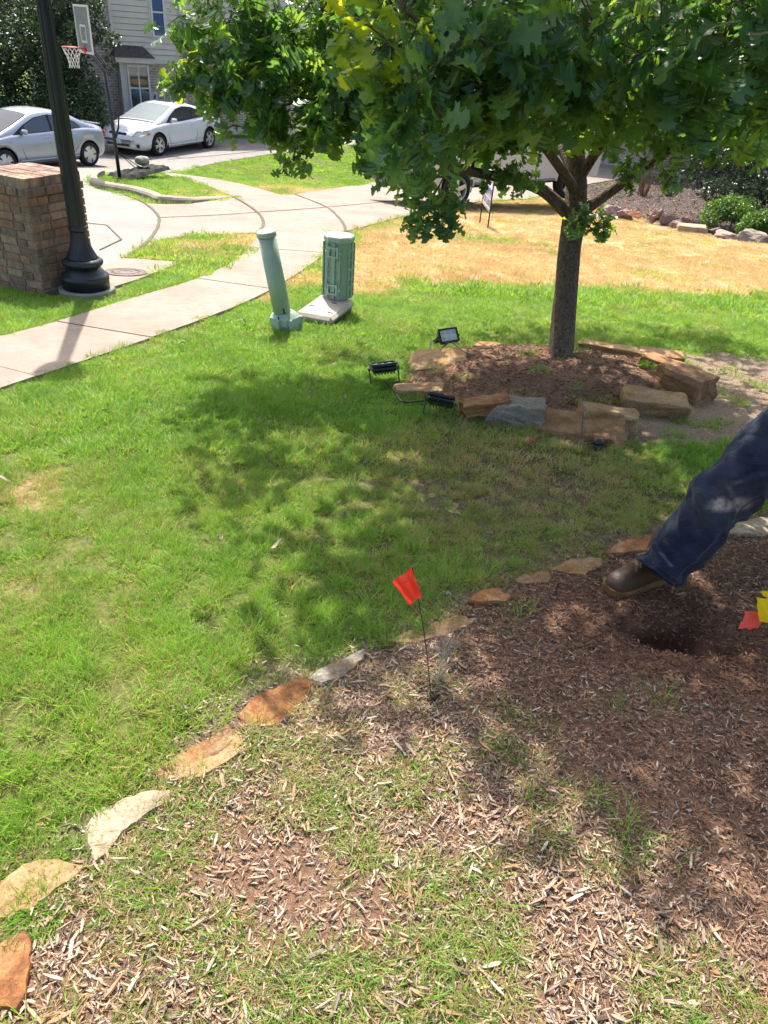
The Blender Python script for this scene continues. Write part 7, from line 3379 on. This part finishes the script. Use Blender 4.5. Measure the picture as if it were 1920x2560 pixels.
def lawn():
    bands = [(.45, 2.0, 900, 0), (2.0, 3.2, 800, 0), (3.2, 5.0, 330, 1), (5.0, 8.0, 230, 1), (8.0, 13.0, 70, 2), (13., 24., 40, 2), (24., 34., 18, 2)]
    X, Y, LV = [], [], []
    for (a, b_, dn, lv) in bands:
        hw_ = .85 * b_ + .9
        n = int((b_ - a) * 2 * hw_ * dn)
        X.append(RS.uniform(-hw_, hw_, n))
        Y.append(RS.uniform(a, b_, n))
        LV.append(np.full(n, lv))
    x = np.concatenate(X)
    y = np.concatenate(Y)
    lv = np.concatenate(LV)
    z = terr(x, y)
    k = visible(x, y, z)
    x, y, z, lv = x[k], y[k], z[k], lv[k]
    k = ~blocked(x, y) & ~inpoly(x, y, BED2)
    x, y, z, lv = x[k], y[k], z[k], lv[k]
    dry, mul, dirt, ring, de, worn, n1 = zones(x, y)
    nA = vnoise(x, y, .24, 61)
    nB = vnoise(x, y, .85, 63)
    # density
    dens = np.ones(len(x))
    dens *= 1 - .93 * sstep(.25, .75, dirt)
    dens *= np.clip(1 - worn * .45 * sstep(.3, .62, nA), 0, 1)
    dens *= np.where(y < 6, 1 - .75 * np.exp(-(de / .10) ** 2) * sstep(.25, .55, nA), 1)
    dens *= 1 - .985 * ring
    hx = np.hypot(x - HOLE.x, (y - HOLE.y) * 1.6)
    # mulch bed: patches of grass, thick towards the lower left, bare to the right
    sx, sy = gp2(1082, 1752)
    bare = sstep(.05, .8, (x - .15) + .8 * (y - 1.25))
    patch = sstep(.46, .535, nA * .68 + nB * .32 + .05 - .14 * bare + .13 * np.exp(-(de / .38) ** 2) * (y > 1.25) * (x < .5))
    patch = patch * (1 - .88 * bare) + .015 * (1 - bare)
    patch = patch * (1 - np.exp(-((x - sx) ** 2 + (y - sy) ** 2) / .006))
    patch = np.where(hx < .32, patch * .1, patch)
    md = patch * .8
    dens = dens * (1 - mul) + md * mul
    dens = np.where((mul < .5) & (lv == 0), dens * .33, dens)
    k = RS.rand(len(x)) < dens
    x, y, z, lv, dry, mul, worn, n1, nA, ring = [q[k] for q in (x, y, z, lv, dry, mul, worn, n1, nA, ring)]
    # ---- meshes
    sets = {0: [], 1: [], 2: [], 3: []}
    meshes = []

    def addm(key, *a, **kw):
        V, F, bv, bt = blade_clump(*a, **kw)
        me = bpy.data.meshes.new('grass_clump')
        me.from_pydata(V.tolist(), [], F.tolist())
        q = me.attributes.new('bv', 'FLOAT', 'POINT')
        q.data.foreach_set('value', bv.astype(np.float32))
        me.materials.append(M_GRASS)
        sets[key].append(len(meshes))
        meshes.append(me)
    for s in range(5):
        addm(0, 100 + s, 160, .060, .016, .040, .0026, .75)
        addm(1, 110 + s, 95, .075, .016, .040, .0040, .75)
        addm(2, 120 + s, 90, .17, .03, .065, .0090, .7)
        addm(3, 130 + s, 34, .034, .014, .036, .0026, 1.0, curl=.8)
    n = len(x)
    key = np.where((mul > .5) & (y < 6), 3, lv)
    idx = np.zeros(n, int)
    for kk in sets:
        sel = key == kk
        idx[sel] = RS.choice(sets[kk], sel.sum())
    dr = dry + RS.normal(size=n) * .10
    dr = np.where(dry < .12, np.maximum(dr, .04 + .20 * sstep(.5, .75, n1)), dr)
    dr = np.where(mul > .5, .24 + .34 * sstep(.35, .65, 1 - nA) + RS.normal(size=n) * .1, dr)
    dr = np.where(worn > .25, np.maximum(dr, .18 + .42 * worn + RS.normal(size=n) * .12), dr)
    nD = vnoise(x, y, .6, 133)
    dr = np.where((dry > .5) & (mul < .5), dr - .45 * sstep(.58, .75, nD), dr)
    scl = RS.uniform(.7, 1.2, n) * (1 - .38 * np.clip(dry, 0, 1)) * (.85 + .35 * nA)
    scl = scl * np.where(lv == 0, 1.0, 1.08)
    scl = np.where(key == 3, scl * 1.0, scl)
    scl = scl * np.where(worn > .3, .8, 1)
    rot = np.stack([RS.normal(size=n) * .12, RS.normal(size=n) * .12, RS.uniform(0, 6.283, n)], 1)
    rv = np.clip(vnoise(x, y, .22, 88) * .7 + RS.rand(n) * .3, 0, 1)
    rv = np.where((dry > .5) & (mul < .5), np.clip(1.5 * vnoise(x, y, 1.1, 151) - .35 + .25 * RS.rand(n), 0, 1), rv)
    rv = np.where((mul > .5) & (y < 6), rv * .25, rv)
    inst_object('lawn_grass', np.stack([x, y, z], 1), rot, scl, idx, np.clip(dr, 0, 1.2), rv, meshes, 'short lawn grass, green in front and straw coloured behind', 'grass')
    print('grass clumps', n)


lawn()


def chips():
    bed = empty('mulch_bed', (0, 0, 0), kind='structure')
    meshes = []
    rr = random.Random(9)
    for s in range(10):
        meshes.append(chip_mesh(200 + s, rr.uniform(.014, .036), rr.uniform(.004, .009), rr.uniform(.002, .005), M_CHIP, rr.uniform(0, .25)))
    for s in range(5):
        meshes.append(chip_mesh(230 + s, rr.uniform(.025, .055), rr.uniform(.0014, .0024), .0016, M_CHIP, rr.uniform(0, .5)))
    # bed + ring
    n = 330000
    x = RS.uniform(-1.9, 2.9, n)
    y = RS.uniform(.35, 4.05, n)
    n2 = 26000
    x = np.concatenate([x, RS.uniform(RC[0] - 1.6, RC[0] + 1.8, n2)])
    y = np.concatenate([y, RS.uniform(RC[1] - 1.6, RC[1] + 1.4, n2)])
    z = terr(x, y)
    k = visible(x, y, z)
    x, y, z = x[k], y[k], z[k]
    dry, mul, dirt, ring, de, worn, n1 = zones(x, y)
    nA = vnoise(x, y, .24, 61)
    nB = vnoise(x, y, .85, 63)
    bare = sstep(.05, .8, (x - .15) + .8 * (y - 1.25))
    lit = sstep(.40, .60, vnoise(x, y, .34, 71))
    dens = np.maximum(mul * (.55 + .35 * lit + .4 * bare), ring * 1.0)
    dens = np.maximum(dens, .42 * np.exp(-(de / .13) ** 2) * (y < 5))
    dens = np.maximum(dens, .30 * dirt * (y < 7))
    dens = np.maximum(dens, .22 * worn * (y < 7))
    hx = np.hypot((x - HOLE.x) / .24 + (y - HOLE.y) / .7, (y - HOLE.y) / .13)
    dens = dens * (1 - .97 * np.exp(-hx ** 2.5))
    for pl in STONES:
        dens = np.where(inpoly(x, y, pl), 0, dens)
    for (bx, by, br) in BOULD:
        dens = np.where(np.hypot(x - bx, y - by) < br * .7, 0, dens)
    k = RS.rand(len(x)) < dens
    x, y, z, bare, ring, dirt, n1 = [q[k] for q in (x, y, z, bare, ring, dirt, n1)]
    n = len(x)
    hx = np.exp(-np.hypot((x - HOLE.x) / .34 + (y - HOLE.y) / .8, (y - HOLE.y) / .22) ** 2)
    fresh = np.clip(bare * .80 + ring * .5 + hx + .25 * (n1 - .4), 0, 1)
    rv = np.clip(RS.rand(n) * (1 - .45 * hx), 0, 1)
    rot = np.stack([RS.normal(size=n) * .25, RS.normal(size=n) * .28, RS.uniform(0, 6.283, n)], 1)
    idx = RS.randint(0, len(meshes), n)
    scl = RS.uniform(.40, 1.0, n) * np.where(ring > .5, 1.35, np.where(bare > .5, .85, .9))
    inst_object('mulch_chips', np.stack([x, y, z + RS.uniform(.000, .012, n)], 1), rot, scl, idx, fresh, rv, meshes, 'shredded brown and grey wood mulch in the bed and the ring', 'mulch')
    print('chips', n)
    # the largest chips: pieces of their own
    big = [chip_mesh(300 + s, rr.uniform(.032, .062), rr.uniform(.007, .014), rr.uniform(.004, .008), M_CHIPB, rr.uniform(0, .2)) for s in range(12)]
    cnt = 0
    rb = np.random.RandomState(5)
    while cnt < 295:
        xx = rb.uniform(-.9, 1.3)
        yy = .6 + 2.2 * rb.rand() ** 1.5
        q = zones(np.array([xx]), np.array([yy]))
        if q[1][0] < .5 or not visible(np.array([xx]), np.array([yy]), np.array([0.]), 10)[0]:
            continue
        if any(inpoly(np.array([xx]), np.array([yy]), pl)[0] for pl in STONES):
            continue
        if math.hypot(xx - HOLE.x, yy - HOLE.y) < .22:
            continue
        cl_ = vnoise(np.array([xx]), np.array([yy]), .34, 71)[0]
        br_ = float(sstep(.05, .8, (xx - .15) + .8 * (yy - 1.25)))
        if rb.rand() > .15 + .85 * float(sstep(.38, .6, cl_)) - .35 * br_:
            continue
        o = bpy.data.objects.new('wood_chip', big[rb.randint(12)])
        o.location = (xx, yy, tz(xx, yy) + .012)
        o.rotation_euler = (rb.normal() * .15, rb.normal() * .15, rb.uniform(0, 6.28))
        s = rb.uniform(.5, .9)
        o.scale = (s, s, s)
        o['fresh'] = min(1., max(0., br_ * .8 + .1))
        link(o, bed)
        cnt += 1
    # dark chips of the far bed
    m2 = [chip_mesh(400 + s, rr.uniform(.07, .14), rr.uniform(.02, .04), .012, M_CHIP, .1) for s in range(6)]
    xs_ = [p[0] for p in BED2]
    ys_ = [p[1] for p in BED2]
    n = 26000
    x = RS.uniform(min(xs_), max(xs_), n)
    y = RS.uniform(min(ys_), max(ys_), n)
    z = terr(x, y)
    k = visible(x, y, z) & inpoly(x, y, BED2)
    x, y, z = x[k], y[k], z[k]
    n = len(x)
    rot = np.stack([RS.normal(size=n) * .35, RS.normal(size=n) * .35, RS.uniform(0, 6.283, n)], 1)
    inst_object('far_bed_mulch', np.stack([x, y, z + .01], 1), rot, RS.uniform(.5, 1.1, n), RS.randint(0, 6, n), np.full(n, .8), RS.rand(n) ** 1.2, m2, 'dark bark mulch in the far bed behind the boulders', 'mulch')


chips()

# ------------------------------------------------------------------ small litter on the lawn
M_LIT = mat('dry_leaf_litter', (.50, .42, .30), .8, .25, 20)
for k, (px, py, l, a, lab) in enumerate(((8, 1222, .075, .2, 'pale twig lying at the left edge of the lawn'), (858, 1012, .05, 2.2, 'dry leaf left of the ring in the shade edge'), (550, 1105, .035, .4, 'small pale flake in the middle of the sunlit lawn'), (552, 1364, .04, 1.2, 'grey curled leaf in the lawn near the shade edge'), (690, 1382, .06, .7, 'tuft of dead grass stalks in the lawn shade'), (455, 876, .06, .1, 'pale dry leaf near the walk edge'), (608, 818, .06, .9, 'dry twig left of the green tube'), (854, 1775, .04, .6, 'white flake beside the rippled orange stone'), (465, 1790, .035, .3, 'white flake above the long flat stone'))):
    g = gp(px, py)
    bm = nb()
    rr = random.Random(k)
    n = 6
    vs = []
    for i in range(n + 1):
        t = i / n
        w = l * .22 * math.sin(math.pi * (t * .9 + .05)) * rr.uniform(.7, 1.2)
        zz = .018 * math.sin(t * 4 + k)
        vs.append((bm.verts.new(((t - .5) * l, -w, .01 + zz)), bm.verts.new(((t - .5) * l, w, zz + .004)), bm.verts.new(((t - .5) * l, 0, zz - .004))))
    for i in range(n):
        A, B = vs[i], vs[i + 1]
        bm.faces.new((A[0], B[0], B[2], A[2]))
        bm.faces.new((A[2], B[2], B[1], A[1]))
    o = obj('dry_leaf', bm, M_LIT)
    o.location = (g.x, g.y, tz(g.x, g.y) + .045)
    o.rotation_euler = (0, .1, a)
    tag(o, lab, 'leaf', 'litter on the lawn')
